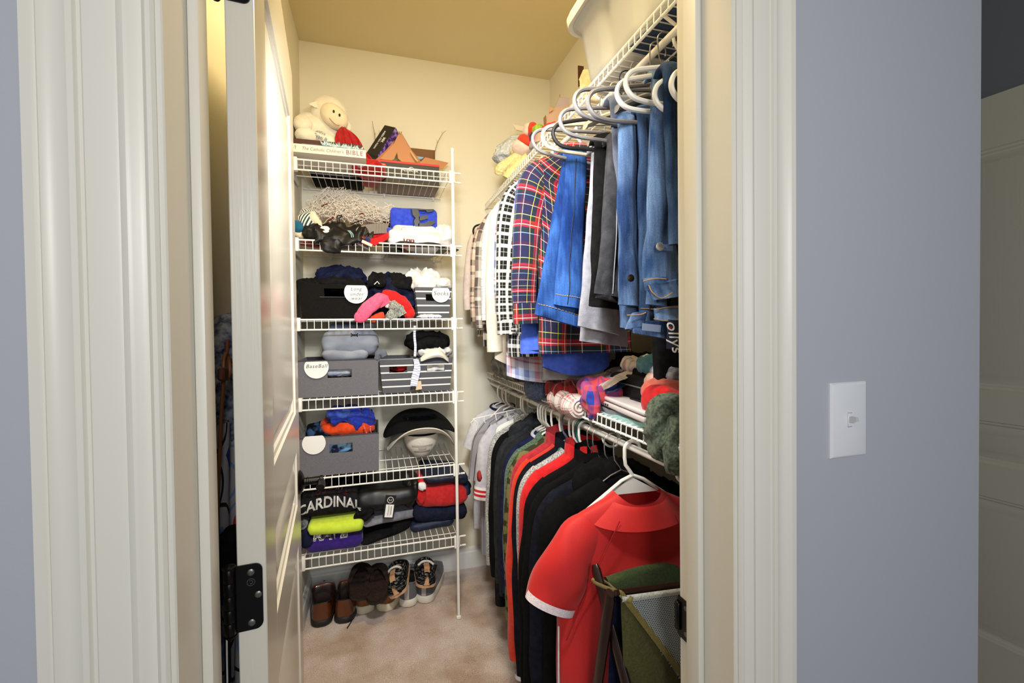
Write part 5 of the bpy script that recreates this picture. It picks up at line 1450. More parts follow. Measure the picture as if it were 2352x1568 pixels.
shoe('dress_shoe', 'left brown leather dress shoe with black sole, nearest the side wall', at_floor((-0.247, 2.153, 0.000)), radians(2), (M_LEATHER, M_BLKSOLE, M_DRESSIN, M_BLKLEATHER, M_BLACKCLOTH), 0.30, 0.108, 0.078, GS, 0.026)
d2s = shoe('dress_shoe', 'right brown leather dress shoe with a loose black lace, beside the brown suede pair', at_floor((-0.155, 2.148, 0.000)), radians(-7), (M_LEATHER, M_BLKSOLE, M_DRESSIN, M_BLKLEATHER, M_BLACKCLOTH), 0.30, 0.108, 0.078, GS, 0.026)
part('loose_lace', MB().tube(bez([(-0.113, 2.191, 0.060), (-0.108, 2.188, 0.030), (-0.116, 2.161, 0.008), (-0.137, 2.105, 0.004)], 5), 0.0022, 6).tube([(-0.117, 2.178, 0.030), (-0.102, 2.193, 0.020)], 0.002, 6), M_BLACKCLOTH, d2s, 'loose black lace')
shoe('suede_sneaker', 'left brown suede sneaker with cream sole under a dark brown flip flop', at_floor((-0.062, 2.190, 0.000)), radians(4), (M_SUEDE, M_CREAMSOLE, M_DARKIN, M_SUEDE, M_CREAMSOLE), 0.29, 0.105, 0.080, GS, 0.034)
shoe('suede_sneaker', 'right brown suede sneaker with cream sole, toe turned right', at_floor((0.017, 2.181, 0.000)), radians(-24), (M_SUEDE, M_CREAMSOLE, M_DARKIN, M_SUEDE, M_CREAMSOLE), 0.29, 0.105, 0.080, GS, 0.034)
shoe('grey_sneaker', 'left grey sneaker with white sole and grey heel stripe under a knit slipper', at_floor((0.126, 2.180, 0.000)), radians(-14), (M_GREYSHOE, M_WHITESOLE, M_DARKIN, M_GREYSHOE, M_WHITESOLE), 0.29, 0.102, 0.080, GS, 0.034, heel_tab=plain('pale_grey_heel_stripe', (176, 170, 164), 0.7))
shoe('grey_sneaker', 'right grey sneaker with white sole, last in the row by the pole', at_floor((0.206, 2.186, 0.000)), radians(-20), (M_GREYSHOE, M_WHITESOLE, M_DARKIN, M_GREYSHOE, M_WHITESOLE), 0.29, 0.102, 0.080, GS, 0.034, heel_tab=plain('pale_grey_heel_stripe', (176, 170, 164), 0.7))
# dark brown flip flops leaning on the suede sneakers
M_BROWNFOAM = fabric('dark_brown_suede_footbed', (40, 30, 27), (52, 40, 36), scale=120)
def flip_flop(label, heel, toe, W, roll=0.0):
    heel = Vector(heel); toe = Vector(toe)
    y = (toe-heel); L = y.length; y.normalize()
    x = y.cross(Vector((0, 0, 1))); x.normalize(); z = x.cross(y)
    x = x*cos(roll)+z*sin(roll); z = x.cross(y)
    M = Matrix(((x.x, y.x, z.x, heel.x), (x.y, y.y, z.y, heel.y), (x.z, y.z, z.z, heel.z), (0, 0, 0, 1)))
    t = thing('flip_flop', label, 'sandal', heel, 0, 'flip flops on the suede sneakers')
    def hw(s): return W*0.5*(0.80+0.20*sin(pi*(s*0.9+0.05)*0.9)**2)*math.sqrt(max(0, 1-max(0, (s-0.74)/0.262)**2.2))*math.sqrt(max(0, 1-max(0, (0.17-s)/0.172)**2.2))
    o = [(-hw(k/30), L*k/30) for k in range(31)]+[(hw(k/30), L*k/30) for k in range(29, 0, -1)]
    part('footbed', MB().prism(o, 'z', 0.0, 0.012).xform(M), M_BROWNFOAM, t)
    part('outsole', MB().prism([(a*1.03, b) for a, b in o], 'z', -0.010, 0.0).xform(M), M_BLKSOLE, t)
    sb = MB()
    for sgn in (-1, 1):
        pts = bez([(0, L*0.80, 0.014), (sgn*W*0.15, L*0.72, 0.034), (sgn*W*0.36, L*0.55, 0.040), (sgn*W*0.49, L*0.40, 0.010)], 5)
        sb.tube(pts, [0.005+0.007*math.sin(pi*k/(len(pts)-1)*0.8) for k in range(len(pts))], 10, flat=(0.30, 1.0), up=(0, 0, 1))
    part('thong_strap', sb.xform(M), M_BROWNFOAM, t)
    return t
flip_flop('dark brown flip flop leaning toe up on the left suede sneaker', (-0.082, 2.080, 0.136), (-0.077, 2.360, 0.150), 0.105, radians(-8))
flip_flop('dark brown flip flop leaning toe up on the right suede sneaker', (-0.009, 2.050, 0.124), (-0.003, 2.330, 0.150), 0.105, radians(6))
# black marled knit slippers resting on the grey sneakers
M_KNIT = fabric('black_white_marled_slipper_knit', (14, 14, 16), (150, 150, 150), scale=70, lo=0.52, hi=0.70, stretch=(0.6, 0.6, 5.0), bump=0.8, bscale=200)
M_FLEECE = fabric('white_fleece_lining', (224, 218, 208), scale=60, bump=1.0)
M_TANSUEDE = fabric('tan_suede_strip', (186, 142, 104), (200, 158, 120), scale=60)
def slipper(label, heel, toe, W, rolla):
    heel = Vector(heel); toe = Vector(toe)
    y = (toe-heel); L = y.length; y.normalize()
    x = y.cross(Vector((0, 0, 1))); x.normalize(); z = x.cross(y)
    x = x*cos(rolla)+z*sin(rolla); z = x.cross(y)
    M = Matrix(((x.x, y.x, z.x, heel.x), (x.y, y.y, z.y, heel.y), (x.z, y.z, z.z, heel.z), (0, 0, 0, 1)))
    t = thing('knit_slipper', label, 'slipper', heel, 0, 'knit slippers on the grey sneakers')
    def hw(s): return W*0.5*math.sqrt(max(0, 1-max(0, (s-0.70)/0.302)**2.2))*math.sqrt(max(0, 1-max(0, (0.16-s)/0.162)**2.2))*(0.86+0.14*s)
    def sec(i, j):
        s = 0.002+0.996*j/26; w = hw(s); a = pi*i/20
        hgt = 0.060*min(1, (1.02-s)*3.2)*(0.82 if s < 0.35 else 1.0)
        return M @ Vector((-w*cos(a), L*s, hgt*abs(sin(a))**0.8))
    part('upper', MB().grid(sec, 20, 26), M_KNIT, t, smooth=60)
    o = [(-hw(k/30), L*k/30) for k in range(31)]+[(hw(k/30), L*k/30) for k in range(29, 0, -1)]
    part('sole', MB().prism([(a*1.02, b) for a, b in o], 'z', -0.012, 0.002).xform(M), M_TANSUEDE, t)
    part('heel_strip', MB().grid(lambda i, j: M @ Vector(((i/3-0.5)*0.026, -0.002+L*0.42*j/10, 0.004+0.058*math.sin(min(1, j/6)*pi/2))), 3, 10), M_TANSUEDE, t, 'tan suede heel strip')
    part('fleece_cuff', MB().tube(bez([(-W*0.36, L*0.40, 0.052), (-W*0.15, L*0.46, 0.062), (W*0.15, L*0.46, 0.062), (W*0.36, L*0.40, 0.052)], 5), 0.0055, 8).xform(M), M_FLEECE, t, 'white fleece cuff')
    return t
slipper('black marled knit slipper lying askew on the left grey sneaker', (0.078, 2.100, 0.114), (0.108, 2.360, 0.132), 0.105, radians(24))
slipper('black marled knit slipper standing in the right grey sneaker', (0.215, 2.140, 0.110), (0.223, 2.380, 0.104), 0.105, radians(-6))

# ------------------------------------------------------------------ hangers and hanging clothes
XRD = 0.62
ZU, ZL_ = 2.002-0.062, 1.072-0.062
M_HWHITE = plain('white_plastic_hanger', (236, 234, 226), 0.35)
M_HGREY = plain('grey_plastic_hanger', (122, 119, 117), 0.35)
M_HBLACK = plain('black_velvet_hanger', (14, 13, 13), 0.7)
M_HCREAM = plain('cream_plastic_hanger', (196, 184, 154), 0.4)
M_HTEAL = plain('teal_plastic_hanger', (20, 98, 92), 0.35)
M_HWIRE = plain('steel_wire_hanger', (190, 190, 190), 0.25, 0.9)
M_HDGREY = plain('dark_grey_plastic_hanger', (112, 112, 118), 0.4)

def gmat(Y, zr, rz=0.0, dx=0.0):
    return Matrix.Translation((XRD+dx, Y, zr)) @ Matrix.Rotation(rz, 4, 'Z')

def hanger(label, Y, zr, mat, style='tube', rz=0.0, r=0.0036, group='hangers on the rods', tilt=0.0, w=0.20, dx=0.0):
    t = thing('hanger', label, 'hanger', (XRD+dx, Y, zr-0.02), 0, group)
    M = gmat(Y, zr, rz, dx) @ Matrix.Rotation(tilt, 4, 'Y')
    R = 0.0125+r
    thin = 0.0017 if style == 'wire' else r
    hookr = 0.021
    hz = -hookr+R
    hk = arc((0, 0, hz), hookr, radians(-25), radians(180), 16)
    hk += [Vector((-hookr, 0, hz-0.02)), Vector((-hookr*0.9, 0, hz-0.038)), Vector((-0.006, 0, hz-0.056)), Vector((0, 0, hz-0.066))]
    zt = hz-0.066-(0.030 if style == 'open' else 0)
    if style == 'open': hk.append(Vector((0, 0, zt)))
    hook = MB().tube(hk, thin if style in ('tube', 'wire', 'thick') else 0.0016, 8)
    b = MB()
    if style in ('tube', 'wire'):
        c = []
        c += [(0, 0, zt), (-0.03, 0, zt-0.012), (-w+0.025, 0, zt-0.088)]
        c += [Vector((-w+0.012, 0, zt-0.096)), Vector((-w, 0, zt-0.108)), Vector((-w+0.003, 0, zt-0.122)), Vector((-w+0.02, 0, zt-0.130))]
        c += [(0, 0, zt-0.130)]
        full = [Vector(p) for p in c]+[Vector((-p[0], p[1], p[2])) for p in [Vector(q) for q in c[::-1]][1:-1]]
        b.tube(full, thin, 8, closed=True)
    elif style == 'thick':
        for s in (-1, 1):
            b.tube(bez([(0, 0, zt+0.004), (s*0.05, 0, zt-0.018), (s*0.12, 0, zt-0.048), (s*(w-0.01), 0, zt-0.092), (s*(w+0.004), 0, zt-0.116), (s*(w-0.03), 0, zt-0.124), (s*(w-0.07), 0, zt-0.108)], 5), r*1.25, 8, flat=(1.3, 0.8))
        b.tube([(-0.07, 0, zt-0.034), (0.07, 0, zt-0.034)], r*0.8, 6)
        b.add([(-0.02, -0.003, zt-0.004), (0.02, -0.003, zt-0.004), (0.012, -0.003, zt-0.03), (-0.012, -0.003, zt-0.03), (-0.02, 0.003, zt-0.004), (0.02, 0.003, zt-0.004), (0.012, 0.003, zt-0.03), (-0.012, 0.003, zt-0.03)], [[0, 3, 2, 1], [4, 5, 6, 7], [0, 1, 5, 4], [2, 3, 7, 6]])
    elif style == 'open':      # flat moulded trouser hanger: arms sweep out, turn under and run back as a bar
        th = 0.0125
        for s in (-1, 1):
            path = bez([(s*p_[0]*w/0.2, 0, p_[1]+zt) for p_ in ((0.010, 0.006), (0.06, -0.002), (0.11, -0.010), (0.155, -0.018), (0.184, -0.025), (0.198, -0.036), (0.203, -0.051), (0.198, -0.066), (0.184, -0.078), (0.158, -0.083), (0.12, -0.084), (0.0, -0.084))], 6)
            b.tube(path, th*0.5, 8, flat=(0.9, 0.75), up=(0, 1, 0))
        b.add([(-0.016, -0.004, zt+0.012), (0.016, -0.004, zt+0.012), (0.016, -0.004, zt-0.006), (-0.016, -0.004, zt-0.006), (-0.016, 0.004, zt+0.012), (0.016, 0.004, zt+0.012), (0.016, 0.004, zt-0.006), (-0.016, 0.004, zt-0.006)], [[0, 3, 2, 1], [4, 5, 6, 7], [0, 1, 5, 4], [2, 3, 7, 6], [1, 2, 6, 5], [0, 4, 7, 3]])
    elif style == 'suit':
        n = 24
        def fn(i, j):
            u = -1+2*j/n; a = 2*pi*i/10
            wdt = 0.006+0.010*abs(u)
            zc = zt+0.004-0.060*abs(u)**1.5; hh = 0.012*(1-0.3*abs(u))
            return Vector((u*w, wdt*sin(a), zc+hh*cos(a)))
        b.grid(fn, 10, n, cu=True, capv0=True, capv1=True)
    part('hook', hook.xform(M), M_HWIRE if style in ('wire', 'suit') else mat, t)
    part('arms', b.xform(M), mat, t)
    return t

SH_LONG = lambda L, o=0.0: [(-0.132, -0.158, .050, .018), (-0.170, -0.205, .054, .027), (-0.194-o*.5, -0.31, .048, .028), (-0.206-o, -0.45, .043, .027), (-0.208-o, -0.5*(0.45+L), .040, .025), (-0.206-o, -L, .037, .022)]
SH_SHORT = lambda L=0.32, o=0.0: [(-0.128, -0.155, .052, .020), (-0.165, -0.20, .060, .028), (-0.196-o*.5, -0.25, .058, .030), (-0.218-o, -L, .056, .027)]

def shirt(label, Y, zr, L, mat, sleeve, rz=0.0, T=0.026, seed=0, collar='shirt', cuff=None, group='clothes on the upper rod', sh=0.188, name='shirt', cat='shirt', collar_mat=None, cuff_mat=None, hem=0.0, fold=0.008, buttons=None, cw=0.205, zc0=-0.078, left_only=False, dx=0.0, cuff_h=0.05, hem_curve=0.0, tw=1.0, kx=None):
    """a garment hanging on a hanger: torso, two sleeves, collar and cuffs"""
    t = thing(name, label, cat, (XRD+dx, Y, zr-L), 0, group)
    M = gmat(Y, zr, rz, dx)
    off = Vector((seed*4.1, seed*1.7, seed*9.3))
    nu, nv = 56, 34
    def wv(v):
        f = min(1, v/0.2); f = f*f*(3-2*f)*0.35+f*0.65
        w = 0.060+(sh-0.060)*f
        if v > 0.2: w = sh+(cw-sh)*min(1, (v-0.2)/0.25)
        return w
    kx = kx or 1-0.24*max(0.0, min(1.0, (Y-1.12)/0.5))
    def torso(i, j):
        v = (j/nv)**1.25; th = 2*pi*i/nu
        cx, sy = cos(th), sin(th)
        w = wv(v)
        x = w*math.copysign(abs(cx)**0.75, cx)*(tw if v > 0.2 else 1)
        Tv = (0.034+(T*0.85-0.034)*min(1, v/0.2)) if v < 0.2 else T*(0.85+0.25*v)
        y = Tv*math.copysign(abs(sy)**0.7, sy)
        zs = zc0-0.062*min(1, v/0.2)-(L+zc0-0.062)*max(0, (v-0.2)/0.8)
        front = -0.026 if sy < 0 else -0.002
        zc = zc0+front*(1-v)-(L+zc0)*v
        z = zs*cx*cx+zc*(1-cx*cx)
        if v > 0.2:
            k = (v-0.2)/0.8
            y += fold*k*sin(x*46+seed*2.1+1.5*sin(v*4+seed))*(1 if sy < 0 else 0.6)+fold*0.8*noise.noise(Vector((x*9, v*5, seed*3.0)))*k
            x += 0.006*noise.noise(Vector((v*6, seed*2.0, 3.0)))*k
            z -= hem_curve*k**3*(1-abs(x/w)**2)*(1 if True else 0)
        q = Vector((x*14, y*14, z*11))+off
        p = Vector((x, y, z))+0.0035*Vector((noise.noise(q), noise.noise(q+Vector((3, 9, 1)))*1.4, 0))*min(1, v*4)
        p.x *= kx
        return M @ p
    part('torso', MB().grid(torso, nu, nv, cu=True, su=0.84, sv=L, flip=True), mat, t, smooth=80)
    for sgn in ((1,) if left_only else (1, -1)):
        prof = sleeve
        cs = bez([(p[0], p[2], p[1]) for p in prof], 7)      # x, a, z
        bs = bez([(p[3], 0, 0) for p in prof], 7)
        m = len(cs)-1
        def slv(i, j):
            c = cs[j]; th = 2*pi*i/24
            d = cs[min(j+1, m)]-cs[max(j-1, 0)]
            tx, tz = d.x, d.z; l = math.hypot(tx, tz) or 1
            ex = Vector((-tz/l, 0, tx/l))
            a, b = c.y, bs[j].x
            p = Vector((c.x, 0.0, c.z))+ex*(a*cos(th))+Vector((0, b*sin(th), 0))
            k = j/m
            q = Vector((p.x*16, p.y*16, p.z*9))+off+Vector((sgn*5, 0, 0))
            p += Vector((0.006*noise.noise(q), 0.008*noise.noise(q*1.3+Vector((2, 7, 5)))+0.006*k*sin(p.z*26+seed+p.x*30), 0))*min(1, k*3)
            p.y -= 0.006*k
            p.x *= sgn*kx
            return M @ p
        so = part('sleeve', MB().grid(slv, 24, m, cu=True, su=0.26, sv=-cs[-1].z, u0=0.03, flip=(sgn < 0)), mat, t, smooth=80)
        if cuff:
            z1 = cs[-1].z; a, b = cs[-1].y, bs[-1].x; xc = cs[-1].x
            d = (cs[-1]-cs[-3]); d = Vector((d.x, 0, d.z)).normalized()
            def cf(i, j):
                th = 2*pi*i/24; ex = Vector((-d.z, 0, d.x))
                p = Vector((xc, -0.006, z1))+d*(cuff_h*(j/4-0.82))+ex*((a+0.0035)*cos(th))+Vector((0, (b+0.0035)*sin(th), 0))
                p.x *= sgn*kx
                return M @ p
            part('cuff', MB().grid(cf, 24, 4, cu=True, su=0.24, sv=cuff_h, u0=0.11, flip=(sgn < 0)), cuff_mat or mat, t, smooth=60)
    cm = collar_mat or mat
    if collar == 'shirt':
        def cl(i, j):
            th = -pi/2+0.16+(2*pi-0.32)*i/40
            s = j/6
            up = 0.034*sin(min(1, s*2.2)*pi/2)-0.05*max(0, s-0.42)
            out = 0.002+0.014*max(0, s-0.35)*2
            fr = 1-0.5*(1+sin(th))
            return M @ Vector(((0.060+out)*cos(th), (0.040+out)*sin(th)-0.002, zc0-0.006-0.022*fr+up-0.012*fr*s))
        part('collar', MB().grid(cl, 40, 6, su=0.4, sv=0.08), cm, t, smooth=70)
        mbp = MB()
        yb = -T*0.95-fold-0.001
    elif collar == 'crew':
        ring = [M @ Vector((0.062*cos(2*pi*k/28), 0.037*sin(2*pi*k/28), zc0-0.002-0.024*0.5*(1-sin(2*pi*k/28)))) for k in range(28)]
        part('collar', MB().tube(ring, 0.007, 8, closed=True), cm, t)
    elif collar == 'stand':
        def cl(i, j):
            th = -pi/2+0.10+(2*pi-0.20)*i/40; s = j/4
            return M @ Vector(((0.064-0.004*s)*cos(th), (0.042-0.003*s)*sin(th), zc0-0.010-0.010*(1-sin(th))+0.050*s+0.003*sin(i)))
        part('collar', MB().grid(cl, 40, 4, su=0.4, sv=0.05), cm, t, smooth=70)
    elif collar == 'hood':
        hb = MB().blob(M @ Vector((0.0, 0.030, zc0-0.035)), (0.115, 0.040, 0.070), seed+3, 0.014, 18, 0.9, 40, 22)
        part('hood', hb, cm, t, smooth=70)
    if buttons:
        bm_, xb, zs_ = buttons
        for z in zs_:
            # lie on the front of the cloth
            best = None
            k = 0
            p = M @ Vector((xb, -T*1.05-fold*0.6, z))
            part('button', MB().lathe([(0.0, 0.0), (0.0056, 0.0), (0.0056, 0.0018), (0.0042, 0.0024), (0.0, 0.0018)], 14, Matrix.Translation(p) @ Matrix.Rotation(pi/2, 4, 'X')), bm_, t)
    return t

# -------- plaids
P_TARTAN_U = [(0.0, (24, 28, 60)), (0.15, (232, 220, 110)), (0.165, (20, 36, 30)), (0.30, (176, 22, 28)), (0.36, (18, 18, 22)), (0.375, (184, 24, 30)), (0.405, (238, 234, 226)), (0.42, (184, 24, 30)), (0.47, (16, 36, 28)), (0.60, (140, 180, 226)), (0.615, (22, 26, 60)), (0.80, (70, 20, 42)), (0.87, (240, 236, 226)), (0.882, (20, 24, 56))]
M_TARTAN = plaid('red_navy_green_tartan', 0.105, P_TARTAN_U, P_TARTAN_U)
P_FL = [(0.0, (26, 24, 25)), (0.20, (226, 222, 214)), (0.225, (26, 24, 25)), (0.34, (110, 106, 104)), (0.52, (160, 48, 50)), (0.545, (110, 106, 104)), (0.68, (214, 208, 198)), (0.88, (24, 22, 23))]
M_FLANNEL = plaid('grey_black_white_flannel', 0.115, P_FL, P_FL)
P_GB = [(0.0, (206, 214, 226)), (0.5, (226, 230, 234)), (0.78, (128, 148, 184)), (0.88, (214, 222, 230))]
M_PALEBLUEPLAID = plaid('pale_blue_gingham', 0.03, P_GB, P_GB)
P_PB = [(0.0, (186, 196, 216)), (0.18, (88, 104, 150)), (0.34, (190, 200, 218)), (0.48, (222, 140, 142)), (0.58, (232, 222, 222)), (0.64, (206, 90, 100)), (0.68, (222, 214, 220)), (0.84, (120, 132, 172))]
M_PINKBLUE = plaid('pink_and_blue_soft_plaid', 0.13, P_PB, P_PB)
P_BW = [(0.0, (216, 216, 212)), (0.30, (10, 13, 15)), (0.62, (190, 190, 180)), (0.66, (10, 13, 15))]
M_BWCHECK = plaid('black_white_check', 0.036, P_BW, P_BW)
P_BE = [(0.0, (200, 178, 160)), (0.30, (36, 30, 30)), (0.52, (206, 188, 172)), (0.74, (84, 62, 58)), (0.84, (214, 200, 186))]
M_BEIGEPLAID = plaid('beige_black_plaid', 0.10, P_BE, P_BE)
P_BR = [(0.0, (36, 30, 34)), (0.30, (150, 84, 66)), (0.36, (36, 30, 34)), (0.55, (228, 222, 214)), (0.60, (52, 62, 110)), (0.78, (36, 30, 34)), (0.9, (176, 96, 84))]
M_BROWNPLAID = plaid('brown_navy_white_plaid', 0.035, P_BR, P_BR)
M_CREAMSHIRT = fabric('cream_linen', (204, 196, 182), (216, 209, 196), scale=30)
M_PINKBEIGE = fabric('pale_pink_beige_cotton', (212, 196, 190), (222, 208, 202))
M_BLUESHIRT = fabric('cornflower_blue_cotton', (62, 92, 196), (76, 106, 208))
M_BUTTON = plain('pearl_button', (214, 206, 178), 0.3)
M_MIST = fabric('pale_grey_blue_cotton', (176, 184, 190), (192, 198, 202))

# -------- upper rod, far end first
GU = 'shirts on the upper rod'
shirt('pale pink beige shirt at the far end of the upper rod', 2.21, ZU, 0.62, M_PINKBEIGE, SH_LONG(0.52, 0.01), radians(-6), seed=1, group=GU, cuff=True)
shirt('beige and black plaid shirt on a black hanger near the back wall', 2.08, ZU, 0.66, M_BEIGEPLAID, SH_LONG(0.58), radians(-4), seed=2, group=GU, cuff=True)
hanger('black velvet hanger near the back wall, its tip showing beside the beige plaid shirt', 2.13, ZU, M_HBLACK, 'open', radians(-8), w=0.155)
shirt('grey, black and white flannel shirt with thin red lines on the upper rod', 1.90, ZU, 0.70, M_FLANNEL, SH_LONG(0.62), radians(-5), kx=0.82, seed=3, group=GU, cuff=True, buttons=(M_BUTTON, -0.17, (-0.50, -0.60)))
shirt('pale blue gingham shirt between the flannel and the cream shirt', 1.79, ZU, 0.68, M_PALEBLUEPLAID, SH_LONG(0.58), radians(-4), kx=0.82, seed=4, group=GU, cuff=True)
shirt('long cream linen shirt with a curved tail on the upper rod', 1.68, ZU, 0.74, M_CREAMSHIRT, SH_LONG(0.70), radians(-6), kx=0.84, seed=5, group=GU, cuff=True, hem_curve=0.05, cuff_h=0.07, cw=0.21)
shirt('pink and blue soft plaid shirt on the upper rod, behind the black and white check', 1.52, ZU, 0.79, M_PINKBLUE, SH_LONG(0.56), radians(-4), kx=0.88, seed=6, group=GU, cuff=True, cw=0.20, hem_curve=0.03)
shirt('plain pale grey shirt whose hem shows below the blue cuffs', 1.43, ZU, 0.80, fabric('pale_stone_grey_cotton', (150, 150, 152), (164, 164, 166)), SH_LONG(0.5, -0.03), radians(-2), seed=13, group=GU, cw=0.16, dx=0.06)
shirt('brown, navy and white plaid shirt hanging lowest among the upper shirts', 1.60, ZU, 0.82, M_BROWNPLAID, SH_LONG(0.58, -0.04), radians(-3), seed=7, group=GU, cw=0.17)
shirt('black and white checked shirt left of the tartan one', 1.455, ZU, 0.72, M_BWCHECK, SH_LONG(0.635), radians(-4), kx=0.92, seed=8, group=GU, cuff=True)
shirt('cornflower blue shirt whose cuffs hang below the tartan sleeve', 1.33, ZU, 0.745, M_BLUESHIRT, SH_LONG(0.69, -0.03), radians(3), seed=9, group=GU, cuff=True, cuff_h=0.06, cw=0.13, hem_curve=0.03, dx=0.0, sh=0.16)
shirt('red, navy and green tartan shirt in front of the other shirts', 1.265, ZU, 0.70, M_TARTAN, SH_LONG(0.60), radians(-3), seed=10, group=GU, cuff=True, T=0.034, cw=0.16, dx=0.0, buttons=(M_BUTTON, -0.12, (-0.36, -0.50)), cuff_h=0.06)
shirt('added black shirt filling the darkness behind the trousers on the upper rod', 0.98, ZU, 0.76, M_BLACKCLOTH, [(-0.06, -0.15, .04, .018), (-0.09, -0.22, .04, .02), (-0.095, -0.56, .035, .02)], 0, seed=11, group=GU, sh=0.10, cw=0.12, dx=0.17)  # narrow black garment put here to fill the darkness behind the trousers
shirt('added black coat filling the darkness behind the jeans near the door', 0.84, ZU, 0.74, fabric('black_wool', (12, 12, 13)), [(-0.06, -0.15, .04, .018), (-0.08, -0.22, .035, .02), (-0.085, -0.60, .03, .02)], 0, seed=12, group=GU, sh=0.09, cw=0.10, dx=0.21)  # second black filler, darkening the gap behind the jeans

# -------- trousers folded over hanger bars; corner points of the visible face
def seam(mb, a, b, n, r=0.0009): mb.tube([a.lerp(b, k/n) for k in range(n+1)], r, 5)
M_THREADTAN = plain('tan_seam_thread', (176, 136, 84), 0.7)
M_THREADBLK = plain('dark_seam_thread', (16, 22, 40), 0.8)
M_THREADGRY = plain('grey_seam_thread', (150, 150, 156), 0.8)
def leg_mb(TL, TR, BL, BR, th, seed, wob=0.006, curl=True):
    TL, TR, BL, BR = [Vector(p) for p in (TL, TR, BL, BR)]
    nu, nv = 22, 26
    off = Vector((seed*3.3, seed*6.1, seed*1.9))
    mb = MB()
    # the leg goes up the face, over the bar and a little down behind
    def fn(i, j):
        a = 2*pi*i/nu
        u = 0.5-0.5*cos(a); side = sin(a)
        t = j/nv
        if t < 0.86 or not curl:
            s = t/0.86 if curl else t
            p = BL.lerp(BR, u).lerp(TL.lerp(TR, u), s); dy = 0.0; nrm = Vector((0, -1, 0))
        else:
            k = (t-0.86)/0.14*pi*0.9
            p = TL.lerp(TR, u)+Vector((0, 0.016-0.016*cos(k), 0.016*sin(k))); nrm = Vector((0, -cos(k), sin(k)))
            s = 1.0
        q = Vector((p.x*14, p.y*6, p.z*6))+off
        amp = wob*(1.3-0.8*s)
        p = p+nrm*(side*th*0.5*(1 if t < 0.98 else 0.6))
        p += Vector((0.4*amp*noise.noise(q*1.7), amp*(noise.noise(q)+0.7*noise.noise(q*2.4)), 0.2*amp*noise.noise(q*1.3)))
        return p
    w = (BR-BL).length
    return mb.grid(fn, nu, nv, cu=True, su=2*w, sv=(TL-BL).length, capv0=True, capv1=True), fn, BL, BR, TL, TR
def denim(name, a, b):
    """faded denim: broad fades, streaks along the leg and a fine speckle of the weave"""
    m, nt, bs_ = new_mat(name)
    tc_ = nt.nodes.new('ShaderNodeTexCoord')
    def nz(scale, detail, st):
        mp = nt.nodes.new('ShaderNodeMapping'); mp.inputs['Scale'].default_value = st
        n = nt.nodes.new('ShaderNodeTexNoise'); n.inputs['Scale'].default_value = scale; n.inputs['Detail'].default_value = detail
        nt.links.new(tc_.outputs['Object'], mp.inputs['Vector']); nt.links.new(mp.outputs[0], n.inputs['Vector'])
        return n.outputs['Fac']
    def ramp(fac, lo, hi, c0, c1):
        r = nt.nodes.new('ShaderNodeValToRGB')
        r.color_ramp.elements[0].position = lo; r.color_ramp.elements[0].color = c0
        r.color_ramp.elements[1].position = hi; r.color_ramp.elements[1].color = c1
        nt.links.new(fac, r.inputs[0]); return r.outputs[0]
    fade = ramp(nz(16, 3, (1.0, 1.0, 0.35)), 0.40, 0.62, C(*a), C(*b))
    g = lambda v: (v, v, v, 1)
    streak = ramp(nz(150, 2, (1.0, 1.0, 0.08)), 0.35, 0.65, g(0.70), g(1.0))
    speck = ramp(nz(900, 1, (1.0, 1.0, 1.0)), 0.38, 0.62, g(0.72), g(1.12))
    prev = fade
    for o in (streak, speck):
        mx = nt.nodes.new('ShaderNodeMix'); mx.data_type = 'RGBA'; mx.blend_type = 'MULTIPLY'; mx.inputs[0].default_value = 1
        nt.links.new(prev, mx.inputs[6]); nt.links.new(o, mx.inputs[7]); prev = mx.outputs[2]
    nt.links.new(prev, bs_.inputs['Base Color'])
    bs_.inputs['Roughness'].default_value = 0.92; bs_.inputs['Specular IOR Level'].default_value = 0.15
    add_bump(nt, bs_, 520, 0.35)
    return m
def pants(label, mat, legs, group='trousers on the upper rod', thread=None, hem=None, th=0.022, seed=1, name='jeans', cat='jeans', side=None, y=None, wob=0.009):
    c = Vector(legs[0][2])
    t = thing(name, label, cat, c, 0, group)
    for k, L in enumerate(legs):
        mb, fn_, BL, BR, TL, TR = leg_mb(*L, th, seed+k*3, wob)
        lo = part('leg', mb, mat, t, smooth=80)
        if hem:
            hb = MB()
            for q in range(18):
                i0 = 1.2+8.6*q/18
                hb.tube([fn_(i0, 1.5)+Vector((0, -0.0010, 0)), fn_(i0+0.30, 1.5)+Vector((0, -0.0010, 0))], 0.0009, 5)
            part('hem_stitch', hb, hem, lo, 'contrasting hem stitching')
        if thread and k == len(legs)-1:
            f = side or 0.5
            ii = math.acos(1-2*f)/(2*pi)*22
            pts = [fn_(ii, 0.3+21.5*q/26)+Vector((0, -0.0006, 0)) for q in range(27)]
            part('side_seam', MB().tube(pts, 0.0013, 5), thread, lo, 'side seam stitching')
    return t
J1 = denim('mid_blue_denim', (20, 50, 108), (54, 96, 164))
J2 = denim('washed_blue_denim', (42, 66, 108), (112, 142, 184))
J3 = denim('dark_washed_denim', (34, 54, 86), (86, 114, 150))
J4 = denim('light_blue_denim', (52, 80, 122), (124, 152, 190))
GP = 'trousers on the upper rod'
pants('mid blue jeans folded over the frontmost left grey hanger, tan hem stitching', J1, [((0.494, 1.130, 1.780), (0.561, 1.130, 1.778), (0.397, 1.110, 1.352), (0.533, 1.110, 1.314)), ((0.495, 1.115, 1.775), (0.555, 1.115, 1.772), (0.445, 1.090, 1.378), (0.527, 1.090, 1.362))], GP, M_THREADBLK, M_THREADTAN, seed=31, side=0.42)
